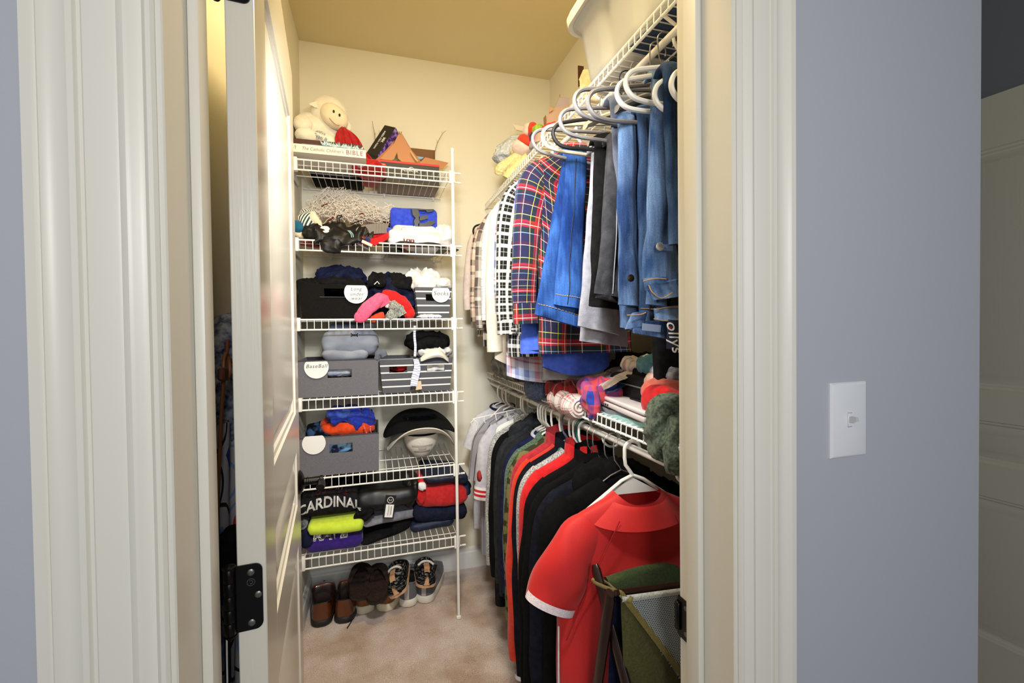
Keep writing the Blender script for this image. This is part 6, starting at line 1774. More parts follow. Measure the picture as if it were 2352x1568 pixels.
pants('light grey trousers left of the black pair', fabric('light_grey_twill', (132, 132, 142), (150, 150, 158)), [((0.541, 1.050, 1.762), (0.581, 1.050, 1.772), (0.499, 1.050, 1.283), (0.640, 1.050, 1.264)), ((0.527, 1.030, 1.753), (0.557, 1.030, 1.759), (0.483, 1.025, 1.321), (0.595, 1.025, 1.295))], GP, None, None, name='trousers', cat='trousers', seed=33)
pants('black trousers between the light grey and charcoal pairs', fabric('black_twill', (10, 10, 11), (18, 18, 19)), [((0.517, 0.995, 1.762), (0.582, 0.995, 1.776), (0.490, 0.985, 1.368), (0.577, 0.985, 1.358))], GP, None, None, name='trousers', cat='trousers', seed=35)
pants('charcoal jeans with pale stitching, right of the black trousers', fabric('charcoal_denim', (46, 46, 50), (64, 64, 68), scale=40), [((0.533, 0.960, 1.748), (0.566, 0.960, 1.762), (0.493, 0.950, 1.384), (0.561, 0.950, 1.373)), ((0.530, 0.950, 1.742), (0.560, 0.950, 1.755), (0.487, 0.935, 1.395), (0.552, 0.935, 1.384))], GP, M_THREADGRY, None, seed=37, side=0.62)
pants('slate grey trousers hanging from the hanger bar behind the washed jeans', fabric('slate_grey_cotton', (74, 80, 96), (88, 94, 110)), [((0.520, 0.930, 1.828), (0.630, 0.930, 1.834), (0.536, 0.920, 1.595), (0.605, 0.920, 1.600))], GP, None, None, name='trousers', cat='trousers', seed=38)
pants('washed blue jeans folded over a grey hanger, left of the light jeans', J2, [((0.520, 0.885, 1.765), (0.570, 0.885, 1.775), (0.506, 0.865, 1.315), (0.566, 0.865, 1.303)), ((0.507, 0.870, 1.753), (0.549, 0.870, 1.762), (0.492, 0.850, 1.363), (0.548, 0.850, 1.359))], GP, M_THREADBLK, None, seed=40, side=0.70)
pants('dark washed jeans between the two lighter pairs', J3, [((0.543, 0.850, 1.767), (0.584, 0.850, 1.774), (0.536, 0.835, 1.324), (0.581, 0.835, 1.321))], GP, M_THREADBLK, M_THREADTAN, seed=42, side=0.4)
jl = pants('light blue jeans hung inside out near the door, pocket and button showing', J4, [((0.541, 0.790, 1.814), (0.582, 0.790, 1.829), (0.506, 0.775, 1.410), (0.589, 0.775, 1.403)), ((0.544, 0.800, 1.816), (0.575, 0.800, 1.830), (0.518, 0.785, 1.360), (0.565, 0.785, 1.355))], GP, M_THREADBLK, None, seed=44, side=0.35)
pants('blue jeans nearest the door jamb on a white hanger', J3, [((0.526, 0.735, 1.793), (0.567, 0.735, 1.800), (0.530, 0.730, 1.471), (0.570, 0.730, 1.473))], GP, M_THREADBLK, None, seed=46, side=0.5)
# crumpled waist and pockets at the foot of the light jeans
wp = thing('jeans_waist', 'bunched waistband and pockets of light jeans at the bottom of the hanging jeans', 'jeans', (0.536, 0.770, 1.299), 0, GP)
part('waistband', leg_mb((0.498, 0.765, 1.409), (0.551, 0.765, 1.415), (0.497, 0.755, 1.385), (0.550, 0.755, 1.392), 0.016, 51, 0.004, curl=False)[0], J4, wp, smooth=80)
part('pocket_bag', leg_mb((0.498, 0.760, 1.396), (0.573, 0.760, 1.410), (0.507, 0.745, 1.366), (0.568, 0.745, 1.375), 0.020, 52, 0.010, curl=False)[0], J4, wp, smooth=80)
part('waistband', leg_mb((0.490, 0.790, 1.344), (0.524, 0.790, 1.348), (0.467, 0.775, 1.312), (0.508, 0.775, 1.318), 0.016, 53, 0.004, curl=False)[0], J2, wp, smooth=80)
part('pocket_bag', leg_mb((0.521, 0.765, 1.352), (0.581, 0.765, 1.359), (0.514, 0.750, 1.329), (0.571, 0.750, 1.327), 0.018, 54, 0.008, curl=False)[0], J4, wp, smooth=80)
part('leg_fold', leg_mb((0.483, 0.785, 1.327), (0.565, 0.785, 1.329), (0.478, 0.775, 1.305), (0.562, 0.775, 1.291), 0.018, 55, 0.006, curl=False)[0], J2, wp, smooth=80)
sm_ = MB()
for pts in ([(0.491, 0.752, 1.403), (0.516, 0.750, 1.408), (0.542, 0.752, 1.408)], [(0.500, 0.748, 1.395), (0.505, 0.742, 1.380), (0.522, 0.738, 1.370), (0.546, 0.738, 1.381)], [(0.516, 0.752, 1.348), (0.538, 0.748, 1.353), (0.567, 0.750, 1.354)], [(0.508, 0.744, 1.331), (0.532, 0.740, 1.327), (0.563, 0.742, 1.330)], [(0.470, 0.776, 1.339), (0.497, 0.774, 1.340), (0.512, 0.776, 1.344)]):
    sm_.tube(bez(pts, 5), 0.0011, 5)
part('seam_stitching', sm_, M_THREADTAN, wp, 'tan seam stitching')
M_SNAP = plain('nickel_jeans_button', (206, 206, 200), 0.25, 0.8)
part('button', MB().lathe([(0.0, 0.0), (0.0085, 0.0), (0.0085, 0.002), (0.005, 0.0032), (0.0, 0.0030)], 18, Matrix.Translation((0.531, 0.757, 1.471)) @ Matrix.Rotation(pi/2, 4, 'X')), M_SNAP, jl, 'nickel button')
part('button_tab', leg_mb((0.528, 0.763, 1.477), (0.568, 0.763, 1.477), (0.526, 0.760, 1.465), (0.566, 0.760, 1.463), 0.006, 57, 0.001, curl=False)[0], J4, jl)
part('button', MB().lathe([(0.0, 0.0), (0.0075, 0.0), (0.0075, 0.002), (0.004, 0.0032), (0.0, 0.0030)], 18, Matrix.Translation((0.493, 0.800, 1.414)) @ Matrix.Rotation(pi/2, 4, 'X')), plain('dark_brass_button', (52, 42, 30), 0.35, 0.8), wp, 'dark button')
part('patch_label', MB().box((0.519, 0.768, 1.314), (0.042, 0.001, 0.014), Matrix.Rotation(radians(6), 4, 'Y')), plain('faded_blue_label', (140, 156, 182), 0.7), wp, 'faded blue label')
lt = MB().box((0.536, 0.722, 1.301), (0.030, 0.002, 0.055), Matrix.Rotation(radians(4), 4, 'Y'), bev=0.001)
ltt = solo('jeans_label', lt, plain('dark_denim_patch', (22, 30, 52), 0.8), 'dark denim patch with white script and a red letter R near the door jamb', 'label')
text_part('script_print', 'ollys', 0.034, face_M(Vector((0.535, 0.720, 1.298)), (0.25, 0, -1), (1, 0, 0.25)), M_WHITEINK, ltt, extrude=0.0004, shear=0.3)
text_part('letter_print', 'R', 0.011, face_M(Vector((0.527, 0.720, 1.312)), (1, 0, 0), (0, 0, 1)), plain('red_label_print', (186, 48, 44), 0.7), ltt, extrude=0.0004)

# -------- hangers of the upper rod
HU = 'hangers on the upper rod'
hanger('grey open ended trouser hanger holding the mid blue jeans, lowest of the grey ones', 1.118, ZU+0.0, M_HGREY, 'open', radians(0), group=HU, tilt=radians(6))
hanger('cream moulded hanger just right of the mid blue jeans', 1.065, ZU+0.004, M_HCREAM, 'open', radians(-2), group=HU, tilt=radians(2))
hanger('black open ended hanger curving out above the grey ones', 1.015, ZU+0.006, M_HBLACK, 'open', radians(-4), group=HU, tilt=radians(-2))
hanger('grey open ended hanger right of the black one, empty bar showing', 0.965, ZU, M_HGREY, 'open', radians(0), group=HU, tilt=radians(1))
hanger('grey open ended hanger of the washed blue jeans, lower of the two big ones', 0.885, ZU, M_HGREY, 'open', radians(1), group=HU, tilt=radians(2))
hanger('big grey open ended hanger nearest the light jeans, upper of the two big ones', 0.858, ZU+0.004, M_HGREY, 'open', radians(2), group=HU, tilt=radians(-4))
hanger('white plastic hanger of the light jeans, left of the pair above them', 0.785, ZU, M_HWHITE, 'open', radians(-6), group=HU, tilt=radians(-2), dx=0.045)
hanger('white plastic hanger of the light jeans, right of the pair above them', 0.765, ZU, M_HWHITE, 'open', radians(-4), group=HU, tilt=radians(0), dx=0.055)
hanger('white plastic hanger high above the jeans near the door jamb', 0.735, ZU, M_HWHITE, 'open', radians(-3), group=HU, tilt=radians(-12), dx=0.06)
hanger('topmost white plastic hanger by the door jamb', 0.708, ZU+0.003, M_HWHITE, 'open', radians(2), group=HU, tilt=radians(-14), dx=0.06)
for k, (yy, m) in enumerate(((1.27, M_HWHITE), (1.46, M_HWHITE), (1.58, M_HCREAM), (1.68, M_HWHITE), (1.79, M_HWHITE), (1.90, M_HWHITE), (2.21, M_HWHITE))):
    nm_ = ['tartan', 'black and white checked', 'pink and blue plaid', 'cream linen', 'pale blue gingham', 'grey flannel', 'pale pink beige'][k]
    hanger('%s tube hanger inside the %s shirt' % ('cream' if m is M_HCREAM else 'white', nm_), yy, ZU, m, 'tube', radians(-4), group=HU, w=0.185*(1-0.24*max(0.0, min(1.0, (yy-1.12)/0.5))))
hanger('grey suit hanger with curved shoulders above the slate trousers', 0.915, ZU-0.005, M_HGREY, 'suit', 0, group=HU, w=0.16, dx=0.07)
hanger('grey suit hanger with curved shoulders by the light jeans near the jamb', 0.80, ZU-0.005, M_HGREY, 'suit', 0, group=HU, w=0.16, dx=0.09)
hanger('cream suit hanger with curved shoulders above the black trousers', 1.01, ZU-0.005, M_HCREAM, 'suit', 0, group=HU, w=0.16, dx=0.04)

# -------- lower rod
GL = 'clothes on the lower rod'
P_PIN = [(0.0, (150, 148, 156)), (0.88, (28, 30, 44))]
M_PIN = plaid('grey_pinstripe_jersey', 0.030, P_PIN, None)
M_JWHITE = fabric('white_jersey_knit', (206, 206, 214), (220, 220, 226))
M_JGREY = fabric('pale_grey_jersey_knit', (180, 180, 190), (194, 194, 202))
M_HEATHER = fabric('heather_grey_knit', (120, 120, 120), (196, 196, 194), scale=230, lo=0.4, hi=0.62)
M_CHAR = fabric('charcoal_fleece', (32, 35, 38), (44, 48, 52))
M_GREENH = fabric('green_heather_knit', (52, 72, 58), (96, 118, 98), scale=180)
M_CAMO2 = fabric('woodland_camouflage', (52, 54, 34), (112, 106, 66), scale=26, lo=0.46, hi=0.52, detail=2)
M_DRED = fabric('dusty_red_jersey', (156, 32, 42), (176, 46, 54))
M_ORED = fabric('orange_red_fleece', (196, 44, 24), (210, 56, 32))
M_POLO = plain('red_polo_pique', (194, 26, 24), 0.62, spec=0.35, bump=(520, 0.22, 0.001, 1))
M_POLO.node_tree.nodes['Principled BSDF'].inputs['Sheen Weight'].default_value = 0.25
M_TEALC = fabric('teal_dark_cloth', (30, 88, 90))
M_JET = fabric('jet_black_fleece', (8, 8, 9), (14, 14, 15), sheen=0.04)
M_INKNAVY = fabric('ink_navy_fleece', (14, 15, 24), (22, 24, 36), sheen=0.05)
P_CUFF = [(0.0, (226, 224, 228)), (0.22, (196, 36, 40)), (0.42, (226, 224, 228)), (0.56, (196, 36, 40)), (0.76, (226, 224, 228))]
M_CUFFSTRIPE = swap_uv(plaid('red_white_rib_cuff', 0.056, P_CUFF, None))
P_NRW = [(0.0, (30, 32, 60)), (0.34, (232, 230, 232)), (0.6, (190, 34, 40))]
M_COLLARSTRIPE = swap_uv(plaid('navy_white_red_rib', 0.05, P_NRW, None))
shirt('white baseball jersey with a striped navy and red collar at the lower rod\'s far end', 2.22, ZL_, 0.70, M_JWHITE, SH_SHORT(0.30), radians(-5), seed=61, group=GL, collar='crew', collar_mat=M_COLLARSTRIPE)
pj = shirt('grey pinstriped baseball jersey near the back wall', 2.06, ZL_, 0.76, M_PIN, SH_SHORT(0.40, 0.01), radians(-5), seed=62, group=GL, collar='crew')
part('bird_patch', MB().blob((0.395, 1.777, 0.721), (0.006, 0.018, 0.022), 5, 0.006, 40, nu=20, nv=12), plain('red_embroidered_patch', (150, 26, 34), 0.7), pj, 'red embroidered bird patch').data.materials[0].name
jg = shirt('pale grey jersey with red and white striped cuffs on the lower rod', 1.95, ZL_, 0.72, M_JGREY, SH_SHORT(0.44, 0.0), radians(-5), seed=63, group=GL, collar='crew', cuff=True, cuff_mat=M_CUFFSTRIPE, cuff_h=0.056)
shirt('heather grey knitted sweater on the lower rod', 1.82, ZL_, 0.70, M_HEATHER, SH_LONG(0.68), radians(-5), seed=64, group=GL, collar='stand', name='sweater', cat='sweater')
shirt('black sweatshirt right behind the heather grey sweater', 1.765, ZL_, 0.72, M_JET, SH_LONG(0.70), radians(-4), seed=65, group=GL, collar='crew', name='sweatshirt', cat='sweatshirt')
cs_ = shirt('charcoal fleece jacket with a grey and black banded sleeve end', 1.70, ZL_, 0.74, M_CHAR, SH_LONG(0.76, -0.005), radians(-4), seed=66, group=GL, collar='hood', name='jacket', cat='jacket', cuff=True, cuff_mat=M_BLACKCLOTH, cuff_h=0.09)
shirt('dark charcoal sweatshirt left of the green one', 1.64, ZL_, 0.74, fabric('dark_charcoal_knit', (30, 31, 34), (40, 41, 44)), SH_LONG(0.70), radians(-4), seed=67, group=GL, collar='crew', name='sweatshirt', cat='sweatshirt')
shirt('navy jersey with a pale neck between the charcoal and green tops', 1.585, ZL_, 0.72, M_NAVY, SH_LONG(0.66), radians(-3), seed=68, group=GL, collar='crew', collar_mat=M_JGREY, name='sweatshirt', cat='sweatshirt')
shirt('green heather sweatshirt on the lower rod', 1.535, ZL_, 0.72, M_GREENH, SH_LONG(0.66, -0.006), radians(-3), seed=69, group=GL, collar='crew', name='sweatshirt', cat='sweatshirt')
shirt('woodland camouflage shirt squeezed beside the green sweatshirt', 1.492, ZL_, 0.74, M_CAMO2, SH_LONG(0.70, 0.0), radians(-3), seed=70, group=GL, collar='none')
shirt('dusty red jersey with a folded collar on the lower rod', 1.45, ZL_, 0.72, M_DRED, SH_LONG(0.50, -0.02), radians(-3), seed=71, group=GL, collar='stand')
shirt('orange red fleece jacket left of the black one', 1.405, ZL_, 0.78, M_ORED, SH_LONG(0.78, 0.004), radians(-3), seed=72, group=GL, collar='none', name='jacket', cat='jacket', zc0=-0.085)
shirt('black fleece jacket with a white edged cuff beside the orange red one', 1.365, ZL_, 0.80, M_INKNAVY, SH_LONG(0.81, -0.012), radians(-3), seed=73, group=GL, collar='stand', name='jacket', cat='jacket', cuff=True, cuff_mat=M_JWHITE, cuff_h=0.014)
shirt('grey jersey with a teal neck tape left of the bright red jacket', 1.325, ZL_, 0.70, M_HEATHER, SH_LONG(0.40, -0.02), radians(-2), seed=74, group=GL, collar='crew', collar_mat=M_TEALC)
shirt('bright red jacket with a stand collar in the middle of the lower rod', 1.285, ZL_, 0.72, M_RED, SH_LONG(0.46, -0.012), radians(-2), seed=75, group=GL, collar='stand', name='jacket', cat='jacket', T=0.03)
bm1 = shirt('black jacket with a high collar right of the bright red jacket', 1.215, ZL_, 0.86, M_JET, SH_LONG(0.84, 0.0), radians(-2), seed=76, group=GL, collar='stand', name='jacket', cat='jacket', T=0.03)
part('neck_label', MB().box((0.590, 1.190, 0.929), (0.018, 0.001, 0.022), Matrix.Rotation(radians(10), 4, 'Y')), M_DISC, bm1, 'white neck label')
bm2 = shirt('black pullover with a letter M printed at the neck, behind the wire hangers', 1.165, ZL_, 0.86, M_JET, SH_LONG(0.86, 0.0), radians(-2), seed=77, group=GL, collar='crew', name='sweatshirt', cat='sweatshirt')
text_part('size_letter', 'M', 0.012, face_M(Vector((0.603, 1.120, 0.937)), (1, 0, 0), (0, 0, 1)), M_WHITEINK, bm2, extrude=0.0003)
shirt('ink navy jacket whose sleeve hangs left of the red polo', 1.115, ZL_, 0.92, M_INKNAVY, SH_LONG(0.80, -0.008), radians(-2), seed=78, group=GL, collar='crew', name='jacket', cat='jacket', T=0.03, cw=0.215)
shirt('black hooded top right behind the red polo', 1.075, ZL_, 0.88, M_JET, SH_LONG(0.84, -0.03), radians(-1), seed=79, group=GL, collar='hood', name='sweatshirt', cat='sweatshirt', zc0=-0.09)
# the red polo in front
pl_ = shirt('big red polo shirt with white piped sleeves at the front of the lower rod', 0.985, ZL_, 0.88, M_POLO, [(-0.115, -0.182, .050, .026), (-0.150, -0.212, .064, .036), (-0.194, -0.275, .068, .038), (-0.232, -0.352, .063, .036)], radians(-4), seed=80, group=GL, collar='none', T=0.040, cw=0.212, sh=0.182, name='polo_shirt', zc0=-0.100, fold=0.010)
def polo_details():
    M = gmat(0.985, ZL_, radians(-4))
    def cl(i, j):
        th = -pi/2+(2*pi)*i/48; s = j/8
        k = max(0.0, (s-0.2)/0.8)
        w = 0.074+0.058*k; d = 0.046+0.012*k
        up = 0.012*sin(min(1, s*5)*pi/2)-0.040*k
        fr = 0.5*(1-sin(th))
        return M @ Vector((w*cos(th), d*sin(th)-0.004*fr, -0.112-0.022*fr+up-0.016*fr*k))
    part('collar', MB().grid(cl, 48, 8, cu=True, su=0.5, sv=0.07), M_POLO, pl_, smooth=70)
    # raglan seams on the front
    for sgn in (-1, 1):
        pts = bez([(sgn*0.072, -0.052, -0.150), (sgn*0.115, -0.0475, -0.235), (sgn*0.165, -0.040, -0.34), (sgn*0.198, -0.026, -0.43)], 8)
        part('raglan_seam', MB().tube([M @ p for p in pts], 0.0011, 5), fabric('dark_red_seam', (140, 18, 22)), pl_)
    # white mesh trim with red edge at the sleeve ends
    for sgn in (1, -1):
        d = Vector((-0.032, 0, -0.067)).normalized(); ex = Vector((-d.z, 0, d.x))
        def cf(i, j):
            th = 2*pi*i/30
            p = Vector((-0.232, -0.007, -0.352))+d*(0.018*(j/3-0.9))+ex*((0.062+0.003)*cos(th))+Vector((0, 0.038*sin(th), 0))
            p.x *= sgn
            return M @ p
        part('sleeve_trim', MB().grid(cf, 30, 3, cu=True, flip=sgn < 0), fabric('white_mesh_trim', (214, 196, 200), (232, 222, 224), scale=300), pl_, 'white mesh sleeve trim')
    # white piping down the left side
    pts = bez([(-0.214, -0.016, -0.40), (-0.217, -0.022, -0.52), (-0.217, -0.026, -0.70), (-0.217, -0.028, -0.87)], 8)
    part('side_piping', MB().tube([M @ p for p in pts], 0.0022, 6), M_JWHITE, pl_, 'white side piping')
polo_details()
# hangers of the lower rod
HL = 'hangers on the lower rod'
for k, (yy, m, st_, lab) in enumerate((
    (2.235, M_HWHITE, 'tube', 'white tube hanger at the far end of the lower rod, against the back wall'),
    (2.150, M_HWHITE, 'tube', 'second white tube hanger from the back wall on the lower rod'),
    (2.085, M_HWHITE, 'tube', 'third white tube hanger from the back wall, above the pinstriped jersey'),
    (2.03, M_HBLACK, 'wire', 'thin black wire hanger right of the three far white hangers'),
    (1.93, M_HWIRE, 'wire', 'white wire hanger left of the thick white pair'),
    (1.855, M_HWHITE, 'thick', 'thick white contoured hanger, left one of the pair above the pale grey jersey'),
    (1.825, M_HWHITE, 'thick', 'thick white contoured hanger, right one of the pair above the heather sweater'),
    (1.76, M_HBLACK, 'wire', 'thin black wire hanger right of the thick white pair'),
    (1.640, M_HWHITE, 'tube', 'first white hanger of the tight row in the middle of the lower rod'),
    (1.612, M_HWHITE, 'tube', 'second white hanger of the tight row in the middle of the lower rod'),
    (1.586, M_HWHITE, 'tube', 'third white hanger of the tight row in the middle of the lower rod'),
    (1.558, M_HWHITE, 'tube', 'fourth white hanger of the tight row in the middle of the lower rod'),
    (1.500, M_HWHITE, 'tube', 'white hanger standing alone right of the tight row'),
    (1.425, M_HWHITE, 'tube', 'white hanger just left of the dark grey one'),
    (1.405, M_HDGREY, 'tube', 'dark grey tube hanger on the lower rod'),
    (1.345, M_HWHITE, 'tube', 'white hanger right of the dark grey one'),
    (1.315, M_HWHITE, 'tube', 'white hanger left of the teal one'),
    (1.290, M_HTEAL, 'tube', 'teal plastic tube hanger on the lower rod'),
    (1.272, M_HWHITE, 'tube', 'white hanger right of the teal one, above the bright red jacket'),
    (1.215, M_HBLACK, 'wire', 'thin black hanger of the black jacket, left of two'),
    (1.180, M_HBLACK, 'wire', 'thin black hanger of the black pullover, right of two'),
    (1.110, M_HWIRE, 'wire', 'bare steel wire hanger, left of two before the big white hanger'),
    (1.060, M_HWIRE, 'wire', 'bare steel wire hanger next to the big white hanger'),
    )):
    hanger(lab, yy, ZL_, m, st_, radians(-5+2*(k % 3)), group=HL, r=0.0040 if st_ != 'wire' else 0.0017, w=0.18*(1-0.24*max(0.0, min(1.0, (yy-1.12)/0.5))))
bh_ = hanger('big white plastic hanger holding the red polo', 1.005, ZL_, M_HWHITE, 'tube', radians(-4), group=HL, r=0.0048, w=0.165)
part('web', MB().add([gmat(1.005, ZL_, radians(-4)) @ Vector(p) for p in ((0, -0.002, -0.075), (-0.07, -0.002, -0.115), (0.07, -0.002, -0.115), (0, 0.002, -0.075), (-0.07, 0.002, -0.115), (0.07, 0.002, -0.115))], [[0, 1, 2], [3, 5, 4], [0, 3, 4, 1], [1, 4, 5, 2], [2, 5, 3, 0]]), M_HWHITE, bh_)
# white wire skirt rack behind the thick hangers
rk = MB(); MR = gmat(1.90, ZL_, radians(-6))
rk.tube([MR @ Vector(p) for p in ((-0.22, 0, -0.085), (-0.05, 0, -0.055), (0.06, 0, -0.04))], 0.0026, 6)
rk.tube([MR @ Vector(p) for p in ((-0.205, 0, -0.135), (-0.20, 0, -0.10), (-0.215, 0, -0.088), (-0.228, 0, -0.10), (-0.222, 0, -0.112))], 0.0026, 6)
for x in (-0.17, -0.12, -0.07, -0.02): rk.tube([MR @ Vector((x, 0, -0.076+(x+0.17)*0.18)), MR @ Vector((x+0.004, 0, -0.104+(x+0.17)*0.18))], 0.0022, 6)
solo('skirt_rack', rk, M_HWHITE, 'white wire clip rack hanging left of the thick white hangers', 'hanger', smooth=60)

# ------------------------------------------------------------------ upper right shelf
ZD = 2.002+0.003
def tote():
    t = thing('storage_tote', 'big translucent white plastic tote with a lid on the upper right shelf', 'tote', (0.78, 1.07, ZD))
    m, nt, b = new_mat('cloudy_translucent_plastic')
    b.inputs['Base Color'].default_value = C(226, 228, 228)
    b.inputs['Roughness'].default_value = 0.32
    b.inputs['Transmission Weight'].default_value = 0.45
    b.inputs['Subsurface Weight'].default_value = 0.15
    add_bump(nt, b, 24, 0.06, 0.002, 2)
    x0, x1, y0, y1, H = 0.622, 0.955, 0.70, 1.25, 0.240
    # tapered rounded body
    def ring(z, grow, r=0.045, n=8):
        pts = []
        for cx, cy, a0 in ((x1+grow-r, y1+grow-r, 0), (x0-grow+r, y1+grow-r, pi/2), (x0-grow+r, y0-grow+r, pi), (x1+grow-r, y0-grow+r, 1.5*pi)):
            for k in range(n+1):
                a = a0+pi/2*k/n
                pts.append(Vector((cx+r*cos(a), cy+r*sin(a), z)))
            if a0 == pi/2: pts += [Vector((x0-grow, y1+grow-r-(y1-y0+2*grow-2*r)*q/24, z)) for q in range(1, 24)]
        return pts
    lev = [(0.0, -0.035, 0.04), (0.004, -0.018, 0.045), (0.018, -0.004, 0.05), (0.05, 0.004, 0.05), (0.20, 0.022, 0.05), (H-0.03, 0.032, 0.05), (H-0.028, 0.040, 0.05), (H-0.006, 0.042, 0.05)]
    R = [ring(ZD+z, g, r) for z, g, r in lev]
    n = len(R[0])
    for li in (3, 4, 5):
        for p in R[li]:
            if p.x < x0+0.01:
                for gy in (0.80, 0.95, 1.10): p.x += 0.012*math.exp(-((p.y-gy)/0.022)**2)
    mb = MB().grid(lambda i, j: R[j][i % n], n, len(R)-1, cu=True, capv0=True)
    part('tote_body', mb, m, t, smooth=50)
    L = [ring(ZD+H-0.022, 0.036, 0.05), ring(ZD+H-0.026, 0.052, 0.055), ring(ZD+H-0.004, 0.056, 0.055), ring(ZD+H+0.010, 0.050, 0.055), ring(ZD+H+0.012, 0.030, 0.05), ring(ZD+H+0.004, 0.022, 0.05)]
    part('lid', MB().grid(lambda i, j: L[j][i % n], n, 5, cu=True, capv1=True, capv0=False), plain('white_tote_lid', (226, 224, 216), 0.35), t, smooth=40)
    lm = MB().blob(((x0+x1)/2+0.01, 0.99, ZD+0.085), (0.14, 0.24, 0.07), 7, 0.02, 12, 0.6, 40, 22)
    part('folded_contents', lm, fabric('grey_cloth_in_tote', (138, 142, 146), (190, 194, 196), scale=8), t, 'grey clothes seen through the plastic')
    return t
tote()
solo('blue_cloth', MB().box((0.80, 0.87, ZD+0.004), (0.35, 0.30, 0.009), radians(4), bev=0.003), fabric('dark_denim_blue_cloth', (30, 54, 92), (40, 66, 106)), 'dark blue cloth lying flat beside the white tote on the upper shelf', 'cloth', smooth=30)
# cartons and papers beyond the tote
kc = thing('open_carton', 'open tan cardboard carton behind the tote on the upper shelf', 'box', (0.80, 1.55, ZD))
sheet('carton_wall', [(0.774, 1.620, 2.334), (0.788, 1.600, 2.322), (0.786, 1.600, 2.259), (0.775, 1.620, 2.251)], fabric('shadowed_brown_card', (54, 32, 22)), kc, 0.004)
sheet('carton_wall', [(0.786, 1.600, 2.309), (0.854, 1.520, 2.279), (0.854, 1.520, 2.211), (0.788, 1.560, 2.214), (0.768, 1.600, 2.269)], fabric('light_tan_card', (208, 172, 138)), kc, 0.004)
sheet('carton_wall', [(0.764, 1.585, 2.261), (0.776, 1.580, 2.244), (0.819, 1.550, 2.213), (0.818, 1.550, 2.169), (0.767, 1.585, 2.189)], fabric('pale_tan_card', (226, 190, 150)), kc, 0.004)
wb_ = solo('white_box', MB().box(Vector((0.838, 1.660, 2.232))+Vector((0.05, 0.03, -0.035)), (0.14, 0.10, 0.10), radians(8), bev=0.002), plain('white_box_card', (216, 218, 216), 0.6), 'small white box on the upper shelf between the tan carton and the torn cardboard', 'box', smooth=20)
solo('white_card', MB().box(Vector((0.810, 1.740, 2.245))+Vector((0.03, 0.02, -0.02)), (0.06, 0.05, 0.07), radians(5), bev=0.002), plain('cream_white_card', (214, 208, 192), 0.6), 'cream white card standing left of the small white box on the upper shelf', 'card', smooth=20)
M_TORN = plain('pinkish_grey_card', (176, 146, 128), 0.85)
tc = thing('torn_cardboard', 'torn pinkish grey cardboard pieces standing on the upper shelf above the red brimmed cap', 'cardboard', (0.802, 1.900, 2.222))
sheet('torn_sheet', [(0.725, 1.860, 2.196), (0.732, 1.860, 2.239), (0.749, 1.860, 2.259), (0.771, 1.860, 2.276), (0.776, 1.860, 2.286), (0.852, 1.830, 2.289), (0.855, 1.820, 2.247), (0.821, 1.820, 2.202), (0.793, 1.830, 2.173)], M_TORN, tc, 0.004)
sheet('torn_sheet', [(0.794, 1.900, 2.307), (0.812, 1.900, 2.352), (0.852, 1.880, 2.346), (0.856, 1.880, 2.317), (0.836, 1.880, 2.299)], plain('lilac_grey_card', (164, 152, 158), 0.8), tc, 0.004)
sheet('torn_edge', [(0.745, 1.852, 2.255), (0.748, 1.852, 2.280), (0.764, 1.852, 2.275), (0.758, 1.852, 2.265)], M_KRAFT, tc, 0.004)
sheet('torn_edge', [(0.721, 1.853, 2.193), (0.719, 1.853, 2.230), (0.729, 1.853, 2.243), (0.731, 1.853, 2.213)], M_KRAFTD, tc, 0.004)
twg = MB().tube([(0.816, 1.900, 2.348), (0.816, 1.900, 2.366)], 0.002, 5)
part('twig_tip', twg, M_TWIG, tc)
# cap with a pinkish brim edged in red
cp = thing('brimmed_cap', 'cap with a wide pinkish grey brim edged in red on the upper shelf', 'cap', (0.719, 1.800, 2.097))
bpts = bez([(0.662, 1.820, 2.098), (0.666, 1.820, 2.132), (0.688, 1.820, 2.160), (0.712, 1.800, 2.173), (0.744, 1.780, 2.182)], 6)
lpts = bez([(0.657, 1.790, 2.093), (0.676, 1.770, 2.095), (0.696, 1.750, 2.107), (0.719, 1.740, 2.126), (0.745, 1.720, 2.139)], 6)
n_ = len(bpts)-1
bmx = MB().grid(lambda i, j: bpts[i].lerp(lpts[i], j/6)+Vector((0, -0.014*sin(pi*j/6), 0.0)), n_, 6)
bmx.grid(lambda i, j: bpts[i].lerp(lpts[i], j/6)+Vector((0.004, -0.014*sin(pi*j/6)+0.006, 0.0)), n_, 6, flip=True)
part('brim', bmx, fabric('pinkish_grey_twill', (176, 150, 144), (190, 166, 158)), cp, smooth=60)
part('brim_piping', MB().tube(bpts, 0.0042, 8), fabric('bright_red_piping', (204, 44, 34)), cp, 'red brim edge')
part('cap_crown', MB().blob((0.756, 1.880, 2.197), (0.030, 0.05, 0.016), 4, 0.004, 16), fabric('red_cap_cotton', (196, 44, 40)), cp, 'red crown')
lump('green_cloth', 'small lime green cloth behind the red cap on the upper shelf', (0.697, 1.900, 2.187), (0.743, 1.900, 2.227), 0.06, fabric('lime_green_cloth', (138, 176, 60)), seed=83, amp=0.006, freq=24, cat='cloth')
